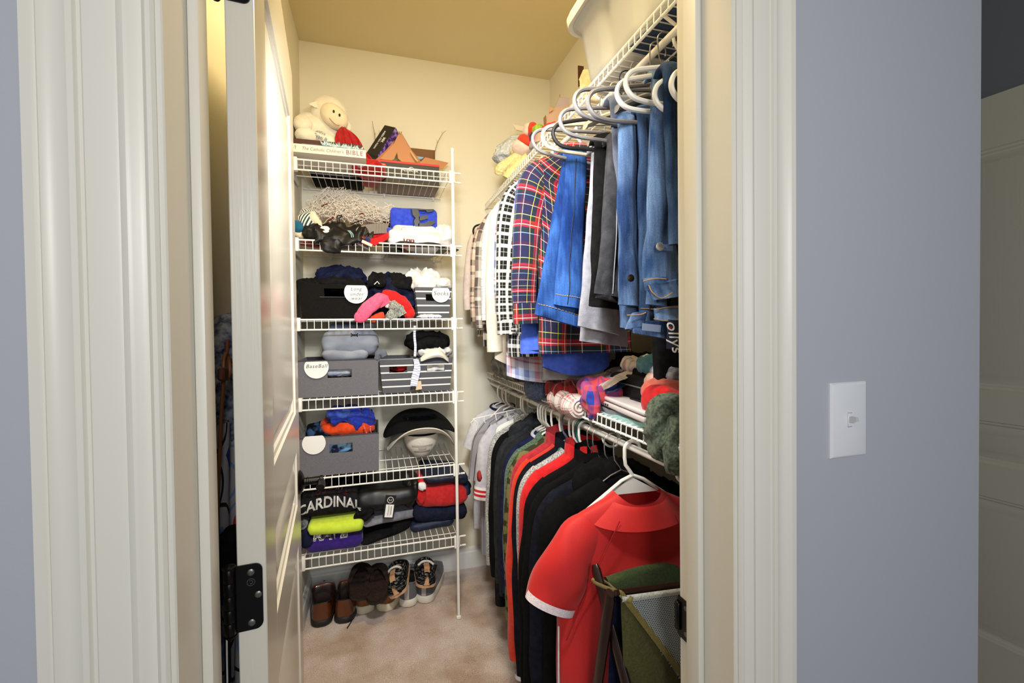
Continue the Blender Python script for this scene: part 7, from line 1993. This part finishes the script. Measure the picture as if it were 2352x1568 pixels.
# red, white and navy sun hat panels
sh_ = thing('sun_hat', 'soft red, white and navy panelled hat on the upper shelf end', 'hat', (0.669, 2.000, 2.169))
M_HATW = fabric('pale_pink_white_cotton', (232, 210, 200), (240, 222, 214))
M_HATR = fabric('coral_red_cotton', (216, 62, 40), (226, 76, 52))
M_HATN = fabric('hat_navy_cotton', (44, 44, 84), (54, 54, 96))
RYm = lambda a: Matrix.Rotation(radians(a), 3, 'Y')
part('white_panel', MB().blob((0.680, 2.040, 2.162), (0.048, 0.05, 0.030), 2, 0.004, 18, 0.9, rot=RYm(32)), M_HATW, sh_, 'white panel')
part('white_panel', MB().blob((0.719, 2.060, 2.262), (0.024, 0.04, 0.036), 3, 0.004, 18, 0.9, rot=RYm(18)), M_HATW, sh_, 'white panel')
part('red_panel', MB().blob((0.685, 2.015, 2.185), (0.036, 0.036, 0.026), 4, 0.003, 18, 0.9, rot=RYm(38)), M_HATR, sh_, 'red panel')
part('red_panel', MB().blob((0.730, 2.035, 2.255), (0.024, 0.034, 0.032), 5, 0.003, 18, 0.9, rot=RYm(10)), M_HATR, sh_, 'red panel')
part('navy_panel', MB().blob((0.714, 2.000, 2.204), (0.016, 0.03, 0.036), 6, 0.003, 18, 0.9, rot=RYm(30)), M_HATN, sh_, 'navy panel')
part('grey_panel', MB().blob((0.717, 1.985, 2.177), (0.014, 0.03, 0.036), 7, 0.002, 18, 0.9, rot=RYm(22)), fabric('grey_lilac_cotton', (156, 148, 156)), sh_, 'grey panel')
# knitted hats
def knit_mat(name, a, b):
    m, nt, bs_ = new_mat(name)
    tc_ = nt.nodes.new('ShaderNodeTexCoord'); w = nt.nodes.new('ShaderNodeTexVoronoi'); w.inputs['Scale'].default_value = 75
    nt.links.new(tc_.outputs['Object'], w.inputs['Vector'])
    r = nt.nodes.new('ShaderNodeValToRGB'); r.color_ramp.elements[0].color = C(*b); r.color_ramp.elements[1].color = C(*a); r.color_ramp.elements[1].position = 0.6
    nt.links.new(w.outputs['Distance'], r.inputs[0]); nt.links.new(r.outputs[0], bs_.inputs['Base Color'])
    bs_.inputs['Roughness'].default_value = 0.95
    bp = nt.nodes.new('ShaderNodeBump'); bp.invert = True; bp.inputs['Strength'].default_value = 0.8; bp.inputs['Distance'].default_value = 0.006
    nt.links.new(w.outputs['Distance'], bp.inputs['Height']); nt.links.new(bp.outputs[0], bs_.inputs['Normal'])
    return m
M_KNITB = knit_mat('pale_blue_grey_chunky_knit', (188, 198, 208), (226, 230, 234))
M_KNITY = knit_mat('pale_yellow_chunky_knit', (222, 210, 150), (246, 238, 196))
solo('knit_hat', MB().blob((0.666, 2.200, 2.212), (0.085, 0.07, 0.046), 11, 0.014, 16, 0.8, 48, 28, rot=RYm(-34)), M_KNITB, 'pale blue grey chunky knit hat at the back of the upper shelf', 'hat', smooth=70)
ky = thing('knit_scarf', 'pale yellow chunky knit scarf drooping over the end of the upper shelf', 'scarf', (0.651, 2.080, 2.095))
part('fold', MB().tube(bez([(0.717, 2.040, 2.153), (0.683, 2.070, 2.140), (0.645, 2.090, 2.115), (0.596, 2.100, 2.080), (0.594, 2.110, 2.067)], 6), 0.030, 16), M_KNITY, ky, smooth=70)
part('fold', MB().tube(bez([(0.698, 2.000, 2.108), (0.666, 2.020, 2.084), (0.630, 2.030, 2.048), (0.608, 2.040, 2.013)], 6), [0.024]*13+[0.028]*6, 16), M_KNITY, ky, smooth=70)
part('fold', MB().tube(bez([(0.664, 2.120, 2.182), (0.675, 2.100, 2.163), (0.687, 2.080, 2.157)], 6), 0.022, 16), M_KNITY, ky, smooth=70)
sl_ = MB().add([Vector((0.684, 2.200, 2.350)), Vector((0.696, 2.200, 2.353)), Vector((0.741, 2.170, 2.326)), Vector((0.736, 2.170, 2.304)), Vector((0.701, 2.190, 2.317)), Vector((0.691, 2.200, 2.331)), Vector((0.691, 2.215, 2.353)), Vector((0.703, 2.215, 2.356)), Vector((0.748, 2.185, 2.329)), Vector((0.743, 2.185, 2.307)), Vector((0.708, 2.205, 2.320)), Vector((0.698, 2.215, 2.334))], [[5, 4, 3, 2, 1, 0], [6, 7, 8, 9, 10, 11]]+[[i, (i+1) % 6, 6+(i+1) % 6, 6+i] for i in range(6)])
solo('white_strip', sl_, plain('shiny_white_plastic_strip', (214, 206, 190), 0.25), 'shiny white plastic strip sticking out left of the panelled hat', 'strip', smooth=20)

# ------------------------------------------------------------------ lower right shelf
ZS = 1.072+0.003
GS_ = 'clothes on the lower right shelf'
def pl3(name, label, c, s, mat, seed, amp=0.018, freq=15, ex=0.8, rot=0, cat='clothes', nu=56, nv=32, detail=3, tilt=0):
    R_ = Matrix.Rotation(radians(rot), 3, 'Z') @ Matrix.Rotation(radians(tilt), 3, 'X')
    mb = MB().blob(c, s, seed, amp, freq, ex, nu, nv, rot=R_, detail=detail, floor=None)
    return solo(name, mb, mat, label, cat, GS_, smooth=70)
def deck(P, dz): return Vector((P[0], P[1], ZS+dz))
M_GREYFUR = fabric('mottled_grey_fleece', (70, 70, 72), (166, 166, 166), scale=26)
pl3('grey_fleece', 'mottled grey fleece jacket heaped at the far end of the lower shelf', deck((0.690, 2.071, 1.050), 0.075), (0.14, 0.22, 0.078), M_GREYFUR, 101, 0.022, 14)
pl3('striped_sleeve', 'cream and red striped cloth poking out at the far end of the lower shelf', Vector((0.620, 2.267, 1.088)), (0.03, 0.04, 0.035), plaid('cream_red_stripe', 0.02, [(0.0, (222, 206, 186)), (0.7, (150, 60, 60))], None), 102, 0.008, 26)
pl3('grey_shirt', 'pale grey cloth under the red one on the lower shelf', deck((0.700, 1.742, 1.101), 0.085), (0.10, 0.14, 0.05), fabric('pale_grey_mix', (110, 108, 106), (176, 172, 168), scale=20), 103, 0.016, 16)
pl3('dark_shirts', 'dark clothes at the back of the lower shelf under the hanging shirts', Vector((0.84, 1.75, ZS+0.08)), (0.13, 0.42, 0.085), M_BLACKCLOTH, 104, 0.02, 12)
pl3('black_shirts', 'black clothes at the back of the lower shelf behind the cream plaid shirt', Vector((0.86, 1.25, ZS+0.07)), (0.11, 0.34, 0.075), M_BLACKCLOTH, 105, 0.02, 12)
pl3('denim_blue_knit', 'slate blue knit cloth drooping over the lip of the lower shelf', Vector((0.600, 1.618, 1.087)), (0.050, 0.075, 0.045), fabric('slate_blue_knit', (62, 74, 102), (98, 110, 138), scale=160), 106, 0.010, 22)
pl3('red_pullover', 'crumpled red pullover between the slate blue knit and the tartan cloth', Vector((0.640, 1.620, 1.097)), (0.055, 0.11, 0.032), fabric('crimson_cotton', (172, 34, 40), (190, 48, 52)), 107, 0.014, 20, rot=12)
M_TARTAN2 = plaid('dark_red_tartan', 0.07, [(0.0, (140, 22, 28)), (0.35, (30, 24, 26)), (0.5, (140, 22, 28)), (0.62, (226, 216, 190)), (0.645, (140, 22, 28)), (0.85, (26, 40, 34))], [(0.0, (150, 26, 30)), (0.3, (28, 24, 26)), (0.45, (150, 26, 30)), (0.7, (222, 210, 180)), (0.725, (150, 26, 30))])
pl3('red_tartan_shirt', 'dark red tartan shirt crumpled on the lip of the lower shelf', Vector((0.620, 1.424, 1.101)), (0.050, 0.10, 0.040), M_TARTAN2, 108, 0.012, 18)
P_WR = [(0.0, (222, 208, 200)), (0.3, (222, 208, 200)), (0.42, (24, 24, 26)), (0.47, (222, 208, 200)), (0.6, (196, 76, 76)), (0.75, (222, 208, 200)), (0.86, (40, 40, 44)), (0.90, (214, 200, 192))]
M_WRPLAID = plaid('white_red_black_plaid', 0.05, P_WR, P_WR)
rl = thing('rolled_plaid_shirt', 'rolled white, red and black plaid shirt hanging over the lower shelf lip', 'clothes', deck((0.600, 1.337, 1.074), 0), 0, GS_)
A_, B2_ = Vector((0.600, 1.454, 1.072)), Vector((0.585, 1.241, 1.075))
rm = MB(); dA = (B2_-A_); nA = 22
def roll_(i, j):
    th = 2*pi*i/26; c = A_+dA*(j/nA)
    rr = 0.036*(1+0.12*sin(j*0.8))*(0.75+0.25*min(1, j/3))
    p = c+Vector((cos(th)*rr*1.1, 0, sin(th)*rr))
    return p+0.006*Vector((noise.noise(p*30), 0.5*noise.noise(p*25), noise.noise(p*28+Vector((4, 0, 0)))))
part('roll', rm.grid(roll_, 26, nA, cu=True, su=0.24, sv=dA.length, capv0=True, capv1=True), M_WRPLAID, rl, smooth=70)
part('roll_end', MB().tube([B2_+Vector((0.028*cos(a*0.5)*(1-a/34), -0.004, 0.028*sin(a*0.5)*(1-a/34))) for a in range(30)], 0.0035, 6), M_WRPLAID, rl)
P_BUF = [(0.0, (40, 62, 152)), (0.5, (206, 74, 84))]
M_BUFFALO = plaid('blue_coral_buffalo_check', 0.07, P_BUF, P_BUF)
pl3('buffalo_check_shirt', 'blue and coral buffalo check flannel shirt spilling over the lower shelf lip', Vector((0.650, 1.231, 1.120)), (0.060, 0.078, 0.040), M_BUFFALO, 110, 0.014, 14, nu=70, nv=40)
pl3('buffalo_check_sleeve', 'sleeve of the blue and coral check flannel hanging down over the lower shelf lip', Vector((0.594, 1.184, 1.102)), (0.018, 0.040, 0.046), M_BUFFALO, 111, 0.008, 20)
P_CP = [(0.0, (206, 194, 182)), (0.38, (206, 194, 182)), (0.50, (170, 166, 178)), (0.62, (206, 194, 182)), (0.74, (44, 52, 104)), (0.78, (168, 44, 60)), (0.81, (206, 194, 182)), (0.92, (140, 142, 160))]
M_CREAMPLAID = plaid('cream_navy_red_plaid', 0.10, P_CP, P_CP)
def flatshirt(name, label, a, b, c, d, th, mat, seed, wob=0.012, nx=40, ny=24):
    """folded shirt lying over other things: four top corners, thickness th"""
    a, b, c, d = [Vector(p) for p in (a, b, c, d)]
    off = Vector((seed*3.0, seed*5.0, seed*7.0)); mb = MB()
    def fn(i, j):
        if i <= nx: u = i/nx; low = 0
        else: u = (2*nx-i)/nx; low = 1
        v = j/ny
        p = a.lerp(b, u).lerp(d.lerp(c, u), v)
        e = min(1, 4*min(u, 1-u)*1.0+0.15)
        q = Vector((p.x*12, p.y*9, p.z*12))+off
        p += Vector((0.3*wob*noise.noise(q*2), 0.3*wob*noise.noise(q*1.5), wob*(noise.noise(q)+0.6*noise.noise(q*2.6))))
        if low: p.z -= th*e
        return p
    mb.grid(fn, 2*nx, ny, cu=True, su=2*(b-a).length, sv=(d-a).length, capv0=True, capv1=True)
    return solo(name, mb, mat, label, 'clothes', GS_, smooth=70)
flatshirt('cream_plaid_shirt', 'cream shirt with navy and red stripes spread over the middle of the lower shelf', (0.640, 1.558, 1.107), (0.620, 1.108, 1.152), (0.820, 1.188, 1.215), (0.860, 1.776, 1.158), 0.02, M_CREAMPLAID, 120, 0.016)
flatshirt('jeans_under_plaid', 'blue denim edge sticking out below the cream plaid shirt on the lower shelf', (0.630, 1.403, 1.105), (0.625, 1.127, 1.138), (0.800, 1.155, 1.202), (0.820, 1.477, 1.167), 0.018, J2, 121, 0.010)
pl3('plaid_collar', 'folded collar of the cream plaid shirt above the black case, lower shelf', Vector((0.740, 1.172, 1.203)), (0.03, 0.06, 0.022), M_CREAMPLAID, 122, 0.010, 22)
pl3('white_tags', 'pale cloth folds at the right end of the cream plaid shirt, lower shelf', Vector((0.760, 1.135, 1.213)), (0.03, 0.035, 0.020), M_WHITEC, 123, 0.008, 24)
M_SEQ = fabric('black_glitter_case', (8, 8, 9), (20, 20, 22), scale=90, rough=0.5, bump=0.5)
bc_ = thing('black_case', 'glittery black zipped case standing behind the white laptop', 'case', deck((0.720, 1.169, 1.118), 0))
P1_, P2_ = Vector((0.700, 1.236, 1.114)), Vector((0.700, 1.019, 1.140))
ztop = (0.690, 1.120, 1.180)[2]
part('shell', MB().box((0.75, (P1_.y+P2_.y)/2, (ZS+0.002+ztop)/2), (0.13, abs(P1_.y-P2_.y)+0.03, ztop-ZS-0.002), bev=0.022, seg=4), M_SEQ, bc_)
part('zip', MB().tube([(0.6835, P2_.y+0.0, ztop-0.030), (0.6835, (P1_.y+P2_.y)/2, ztop-0.027), (0.6835, P1_.y-0.005, ztop-0.028)], 0.0022, 6), plain('silver_zip_teeth', (150, 150, 150), 0.4, 0.6), bc_, 'silver zip line')
# white laptop lying shut
lp = thing('laptop', 'white laptop lying shut on the lower shelf in front of the black case', 'laptop', deck((0.660, 1.129, 1.096), 0.04))
zl = (0.625, 1.206, 1.099)[2]
ya = (0.612, 1.197, 1.101)[1]; yb = ya-0.30
cx = 0.725
LM = Matrix.Translation((cx, (ya+yb)/2, zl)) @ Matrix.Rotation(radians(-7), 4, 'Z') @ Matrix.Rotation(radians(3), 4, 'Y')
M_LAP = plain('white_laptop_plastic', (214, 206, 204), 0.3)
dl = 0.30
part('base', MB().box((0, 0, -0.006), (0.23, dl, 0.014), bev=0.005, seg=3).xform(LM), M_LAP, lp)
part('lid', MB().box((0, 0, 0.0095), (0.23, dl, 0.012), bev=0.005, seg=3).xform(LM), plain('white_laptop_lid', (224, 218, 216), 0.22), lp)
part('lid_sticker', MB().prism([(0.0+0.075*cos(a*0.5236)*(1+0.18*sin(a*5)), 0.085*sin(a*0.5236)*(1+0.15*cos(a*3))) for a in range(12)], 'z', 0.0156, 0.0162).xform(LM), plain('dark_sticker_print', (40, 36, 44), 0.5), lp, 'dark lid sticker')
part('ports', MB().box((-0.1150, 0.080, -0.006), (0.002, 0.007, 0.005)).box((-0.1150, 0.066, -0.006), (0.002, 0.006, 0.006)).box((-0.1150, 0.094, -0.006), (0.002, 0.004, 0.004)).xform(LM), M_BLACKINK, lp, 'side ports')
flatshirt('grey_pants_folded', 'grey cloth folded under the white laptop on the lower shelf', (0.620, 1.164, 1.088), (0.620, 0.953, 1.089), (0.800, 1.197, 1.064), (0.800, 1.326, 1.064), 0.022, fabric('lilac_grey_cotton', (112, 110, 118), (126, 124, 132)), 124, 0.006)
flatshirt('mint_shirt', 'mint green folded cloth at the lip of the lower shelf, right of the laptop', (0.612, 1.144, 1.077), (0.612, 0.916, 1.086), (0.800, 1.179, 1.047), (0.800, 1.327, 1.049), 0.018, fabric('mint_green_cotton', (148, 196, 190), (166, 210, 204)), 125, 0.006)
pl3('green_sweater', 'green heather sweater drooping over the lower shelf beside the door jamb', Vector((0.615, 0.848, 1.091)), (0.045, 0.048, 0.070), fabric('green_heather_fleece', (56, 66, 56), (104, 118, 100), scale=150), 126, 0.014, 18, nu=70, nv=40)
pl3('green_sweater_sleeve', 'hanging sleeve of the green heather sweater by the door jamb', Vector((0.600, 0.813, 1.062)), (0.022, 0.026, 0.060), fabric('green_heather_fleece', (56, 66, 56)), 127, 0.008, 20)
pl3('red_sweater', 'bright red sweater above the green one by the door jamb', Vector((0.655, 0.909, 1.137)), (0.05, 0.056, 0.042), M_RED, 128, 0.008, 13)
pl3('coral_shirt', 'coral pink cloth above the red sweater by the door jamb', Vector((0.690, 0.968, 1.155)), (0.05, 0.066, 0.030), fabric('coral_cotton', (196, 96, 78), (210, 112, 92)), 129, 0.008, 14)
pl3('tan_cloth', 'tan and pink cloth at the top of the pile by the door jamb', Vector((0.730, 1.005, 1.173)), (0.05, 0.06, 0.022), fabric('tan_pink_cotton', (190, 156, 138)), 130, 0.010, 20)
pl3('teal_shirt', 'faded teal cloth on top of the black case near the door jamb', Vector((0.760, 1.073, 1.210)), (0.05, 0.085, 0.032), fabric('faded_teal_cotton', (66, 112, 128), (90, 136, 150)), 131, 0.012, 18)
pl3('grey_knit', 'grey patterned cloth right of the black case by the door jamb', Vector((0.720, 0.988, 1.195)), (0.04, 0.055, 0.020), fabric('grey_blue_pattern', (80, 84, 104), (176, 178, 186), scale=40), 132, 0.008, 22)
pl3('grey_straps', 'pale grey straps bunched at the top right by the door jamb', Vector((0.760, 1.038, 1.250)), (0.03, 0.05, 0.030), fabric('pale_grey_strap_cloth', (120, 118, 118), (176, 174, 174), scale=30), 133, 0.012, 24)
pl3('black_scarf', 'black cloth between the coral cloth and the black case', Vector((0.760, 1.119, 1.167)), (0.05, 0.07, 0.04), M_BLACKCLOTH, 134, 0.012, 18)
pl3('black_bag_dark', 'black cloth under the white laptop on the lower shelf', Vector((0.700, 1.080, 1.092)), (0.07, 0.09, 0.022), M_BLACKCLOTH, 135, 0.006, 18)

# ------------------------------------------------------------------ laundry hamper
M_OLIVE = fabric('olive_canvas', (62, 62, 26), (78, 76, 34), scale=180, bump=0.5)
M_OLIVEIN = fabric('green_canvas_inner', (52, 66, 36), (66, 80, 44), scale=180)
M_TAPE = fabric('khaki_tape', (112, 100, 50), (124, 112, 60), scale=200)
M_DARKWOOD = plain('dark_red_brown_wood', (30, 12, 10), 0.3)
hm = thing('laundry_hamper', 'olive canvas laundry hamper on a dark wooden X frame with a white mesh pocket', 'hamper', (0.62, 0.86, 0.0))
HX0, HX1 = 0.455, 0.86
def hlerp(a, b, t): return Vector(a).lerp(Vector(b), t)
T1 = Vector((0.469, 0.920, 0.779)); Q1 = Vector((0.475, 0.800, 0.596))
d1 = (Q1-T1); L1 = T1+d1*(T1.z/(T1.z-Q1.z))*0.999
def legbox(a, b, w=0.011, h=0.017):
    return MB().tube([a, b], 1.0, 4, flat=(h, w), up=(0, 1, 0.3))
def wood(a, b):
    mb = MB().tube([a, a.lerp(b, 0.012), a.lerp(b, 0.5), b], [0.7, 1.0, 1.0, 1.0], 12, flat=(0.016, 0.0095), up=(0, 1, 0.2))
    return mb
part('leg', wood(T1, L1), M_DARKWOOD, hm)
off_ = Vector((0.40, 0.06, 0))
part('leg', wood(T1+off_, L1+off_), M_DARKWOOD, hm)
T2 = Vector((0.459, 0.800, 0.773)); L2 = Vector((T2.x+0.02, 1.06, 0.001))
part('leg', wood(T2+Vector((-0.006, 0.02, 0)), L2), M_DARKWOOD, hm)
part('leg', wood(T2+off_+Vector((0, 0.02, 0)), L2+off_), M_DARKWOOD, hm)
BL_, BR_ = Vector((0.508, 0.940, 0.719)), Vector((0.712, 0.960, 0.731))
BR2 = BL_+(BR_-BL_)*1.75
FL_, FR_ = Vector((0.465, 0.800, 0.781)), Vector((0.609, 0.810, 0.765))
FR2 = FL_+(FR_-FL_)*2.1
part('rail', MB().tube([BL_+Vector((-0.02, 0, 0)), BR2], 0.009, 10), M_DARKWOOD, hm)
part('rail', MB().tube([FL_+Vector((-0.01, 0.004, 0.0)), FR2], 0.006, 10), M_DARKWOOD, hm)
# back panel rolled over its rail
bp_ = MB()
def backp(i, j):
    u = i/20; p = BL_.lerp(BR2, u)
    if j <= 6:
        a = pi*j/6
        return p+Vector((0, 0.013*cos(a), 0.013*sin(a)))
    k = (j-6)/10
    return p+Vector((0.02*k*(0.5-u), -0.013-0.07*k-0.012*sin(u*9)*k, -0.62*k+0.004*noise.noise(Vector((u*5, k*4, 1)))))
bp_.grid(backp, 20, 16)
part('back_panel', bp_, M_OLIVEIN, hm, smooth=70)
# front: olive canvas lower left, mesh upper right, split along a khaki taped diagonal
DG = Vector((0.598, 0.800, 0.596)); 
dgd = DG-FL_
DE = FL_+dgd*1.55
def fz(p): return p
BLb = Vector((FL_.x+0.035, 0.82, 0.02)); BRb = Vector((FL_.x+0.40, 0.86, 0.02))
fp = MB()
def frontp(i, j):
    u, v = i/24, j/24
    # left edge from FL down to BLb, right edge along the diagonal then down
    l = FL_.lerp(BLb, v); r = FL_.lerp(DE, min(1, v*1.5)) if v < 0.667 else DE.lerp(BRb, (v-0.667)/0.333)
    p = l.lerp(r, u)
    p.y += -0.020*sin(pi*u)*sin(pi*v)+0.006*noise.noise(Vector((u*3, v*4, 5)))+0.006*sin(u*7+v*3)*v
    return p
fp.grid(frontp, 24, 24)
part('front_panel', fp, M_OLIVE, hm, smooth=70)
sp_ = MB()
def sidep(i, j):
    u, v = i/14, j/20
    t_ = BL_.lerp(FL_, u); b_ = Vector((BL_.x+0.06, BL_.y-0.01, 0.02)).lerp(BLb, u)
    p = t_.lerp(b_, v)
    p.x += 0.045*sin(pi*u)*(1-v)*0.9+0.010*noise.noise(Vector((u*3, v*4, 9)))
    p.z -= 0.03*sin(pi*u)*(1-v)
    return p
sp_.grid(sidep, 14, 20, flip=True)
part('side_panel', sp_, M_OLIVE, hm, smooth=70)
part('diagonal_tape', strap_mb([FL_+Vector((0, -0.004, 0)), FL_.lerp(DE, 0.33)+Vector((0, -0.010, 0)), FL_.lerp(DE, 0.66)+Vector((0, -0.010, 0)), DE+Vector((0, -0.004, 0))], 0.006), M_TAPE, hm, 'khaki edge tape')
# mesh: hexagon-like net as real strands
def meshpanel():
    mb = MB()
    C0 = FL_+Vector((0.004, -0.003, -0.004)); ux = (FR2-FL_); uz = (DE-FL_)
    # param: u along the top rail, w along the diagonal; triangle u+w<=1 fan
    W = ux.length
    du = 0.0042
    ncol = int(0.30/du)
    ex = ux.normalized(); ez = Vector((0.0, 0.0, -1.0))
    # slope of the diagonal: x advance per drop
    k = (DE.x-FL_.x)/(FL_.z-DE.z)
    row = 0; z = 0.0
    dz = 0.0036
    while z < 0.30:
        x0 = k*z
        y = 0
        i0 = int(math.ceil(x0/du))
        for i in range(i0, ncol):
            o = 0.5*du if row % 2 else 0.0
            p = C0+ex*(i*du+o)+ez*z
            p.y += -0.012*sin(min(1, z/0.3)*pi)
            q1 = p+ex*(0.5*du)+ez*dz; q2 = p-ex*(0.5*du)+ez*dz
            s = 0.00055
            for q in (q1, q2):
                d = (q-p); nrm = Vector((d.z, 0, -d.x)).normalized()*s
                mb.add([p-nrm, p+nrm, q+nrm, q-nrm], [[0, 1, 2, 3]])
        row += 1; z += dz
    return mb
M_MESH = plain('white_polyester_mesh', (196, 204, 206), 0.6)
part('mesh_pocket', meshpanel(), M_MESH, hm, 'white mesh pocket', smooth=0, kind='stuff')
part('mesh_hem', MB().grid(lambda i, j: FL_.lerp(FR2, i/30)+Vector((0, -0.004-0.003*sin(pi*j/4), -0.003-0.013*j/4-0.0*i)), 30, 4), fabric('white_mesh_hem', (166, 170, 164), (206, 208, 200), scale=260), hm, 'white mesh hem', smooth=60)
part('pocket_lining', MB().grid(lambda i, j: FL_.lerp(FR2, i/20)+Vector((0.0, 0.035+0.05*j/10, -0.02-0.5*j/10)), 20, 10), M_NAVY, hm, 'dark clothes inside')
part('tie_loop', MB().tube(bez([FL_+Vector((0.0, -0.006, 0.004)), (0.460, 0.840, 0.769), (0.460, 0.900, 0.749), (0.459, 0.910, 0.752), (0.480, 0.930, 0.742), (0.491, 0.900, 0.742), (0.472, 0.840, 0.767), FL_+Vector((0.012, -0.008, -0.014)), FL_+Vector((0.02, -0.008, -0.006))], 6), 0.0045, 8, flat=(1.0, 0.4)), M_TAPE, hm, 'khaki tie loop')

# ------------------------------------------------------------------ things hanging behind the open door
GD = 'things hanging behind the door'
ys = 1.02
M_BLUEFLEECE = fabric('blue_white_mottled_fleece', (34, 46, 92), (178, 186, 206), scale=70)
solo('fleece_jacket', MB().blob((-0.285, 1.10, 1.20), (0.040, 0.13, 0.16), 141, 0.014, 12, 0.85, 40, 30), M_BLUEFLEECE, 'blue and white mottled fleece hanging behind the open door', 'jacket', GD, smooth=70)
solo('black_strap_bag', MB().blob((-0.262, 1.13, 1.37), (0.016, 0.035, 0.07), 142, 0.008, 20, 0.9, 24, 20), M_BLACKCLOTH, 'black strap loop above the blue fleece behind the door', 'bag', GD, smooth=70)
def robe_mat():
    m, nt, b = new_mat('white_red_blue_printed_fleece')
    tc_ = nt.nodes.new('ShaderNodeTexCoord'); v = nt.nodes.new('ShaderNodeTexVoronoi'); v.inputs['Scale'].default_value = 9
    nt.links.new(tc_.outputs['Object'], v.inputs['Vector'])
    r = nt.nodes.new('ShaderNodeValToRGB'); cr = r.color_ramp; cr.interpolation = 'CONSTANT'
    cr.elements[0].position = 0; cr.elements[0].color = C(196, 36, 40)
    cr.elements[1].position = 0.34; cr.elements[1].color = C(186, 184, 190)
    for p_, c_ in ((0.46, (120, 156, 206)), (0.50, (186, 184, 190)), (0.62, (34, 34, 40)), (0.66, (190, 188, 192)), (0.8, (40, 64, 160))):
        e = cr.elements.new(p_); e.color = C(*c_)
    nt.links.new(v.outputs['Distance'], r.inputs[0]); nt.links.new(r.outputs[0], b.inputs['Base Color'])
    b.inputs['Roughness'].default_value = 0.95
    add_bump(nt, b, 300, 0.4)
    return m
rb = MB()
def robe(i, j):
    u, v = i/30, j/40
    y = 0.86+0.34*u; z = 1.16-1.10*v
    x = -0.262+0.020*sin(u*16+v*2)+0.012*noise.noise(Vector((u*4, v*5, 2)))
    return Vector((x, y, z))
rb.grid(robe, 30, 40)
k0 = len(rb.v)
rb.grid(lambda i, j: robe(i, j)+Vector((-0.02, 0, 0)), 30, 40, flip=True)
solo('printed_blanket', rb, robe_mat(), 'white blanket with red circles and blue marks hanging behind the open door', 'blanket', GD, smooth=70)
ls = thing('leather_strap', 'long brown leather bag strap hanging behind the open door', 'strap', (-0.232, 0.98, 0.7), 0, GD)
M_TANLEATHER = plain('tan_leather', (122, 74, 42), 0.5, bump=(60, 0.2, 0.001, 3))
part('strap', MB().tube(bez([(-0.225, 0.826, 1.303), (-0.226, 0.818, 1.262), (-0.226, 0.806, 1.243), (-0.228, 0.796, 1.183), (-0.228, 0.784, 1.126), (-0.228, 0.772, 1.070), (-0.228, 0.765, 0.969)], 8), 0.0052, 8, flat=(1, 0.5), up=(0, 1, 0)), M_TANLEATHER, ls)
part('buckle_loop', MB().box((-0.222, 0.788, 1.252), (0.010, 0.022, 0.020), bev=0.003), plain('dark_tan_leather', (84, 46, 26), 0.45), ls, 'leather keeper')
part('ring', MB().tube([Vector((-0.222, 0.806, 1.262))+Vector((0, 0.016*cos(a*pi/14), 0.020*sin(a*pi/14))) for a in range(28)], 0.0028, 8, closed=True), M_TANLEATHER, ls)
bg = thing('black_backpack_strap', 'black webbing strap with white stitching low behind the open door', 'strap', (-0.222, 0.97, 0.3), 0, GD)
part('webbing', MB().tube(bez([(-0.216, 0.786, 0.936), (-0.217, 0.778, 0.907), (-0.218, 0.768, 0.867), (-0.218, 0.765, 0.791)], 8), 0.009, 8, flat=(1, 0.4), up=(0, 1, 0)), M_BLACKCLOTH, bg)
part('stitching', MB().tube(bez([(-0.209, 0.758, 0.947), (-0.209, 0.745, 0.921), (-0.209, 0.733, 0.888), (-0.209, 0.730, 0.816)], 8), 0.0012, 5), M_DISC, bg, 'white stitching')
part('black_bag', MB().blob((-0.235, 0.830, 0.945), (0.016, 0.06, 0.05), 145, 0.006, 20, 0.8, 24, 16), M_BLACKCLOTH, bg)
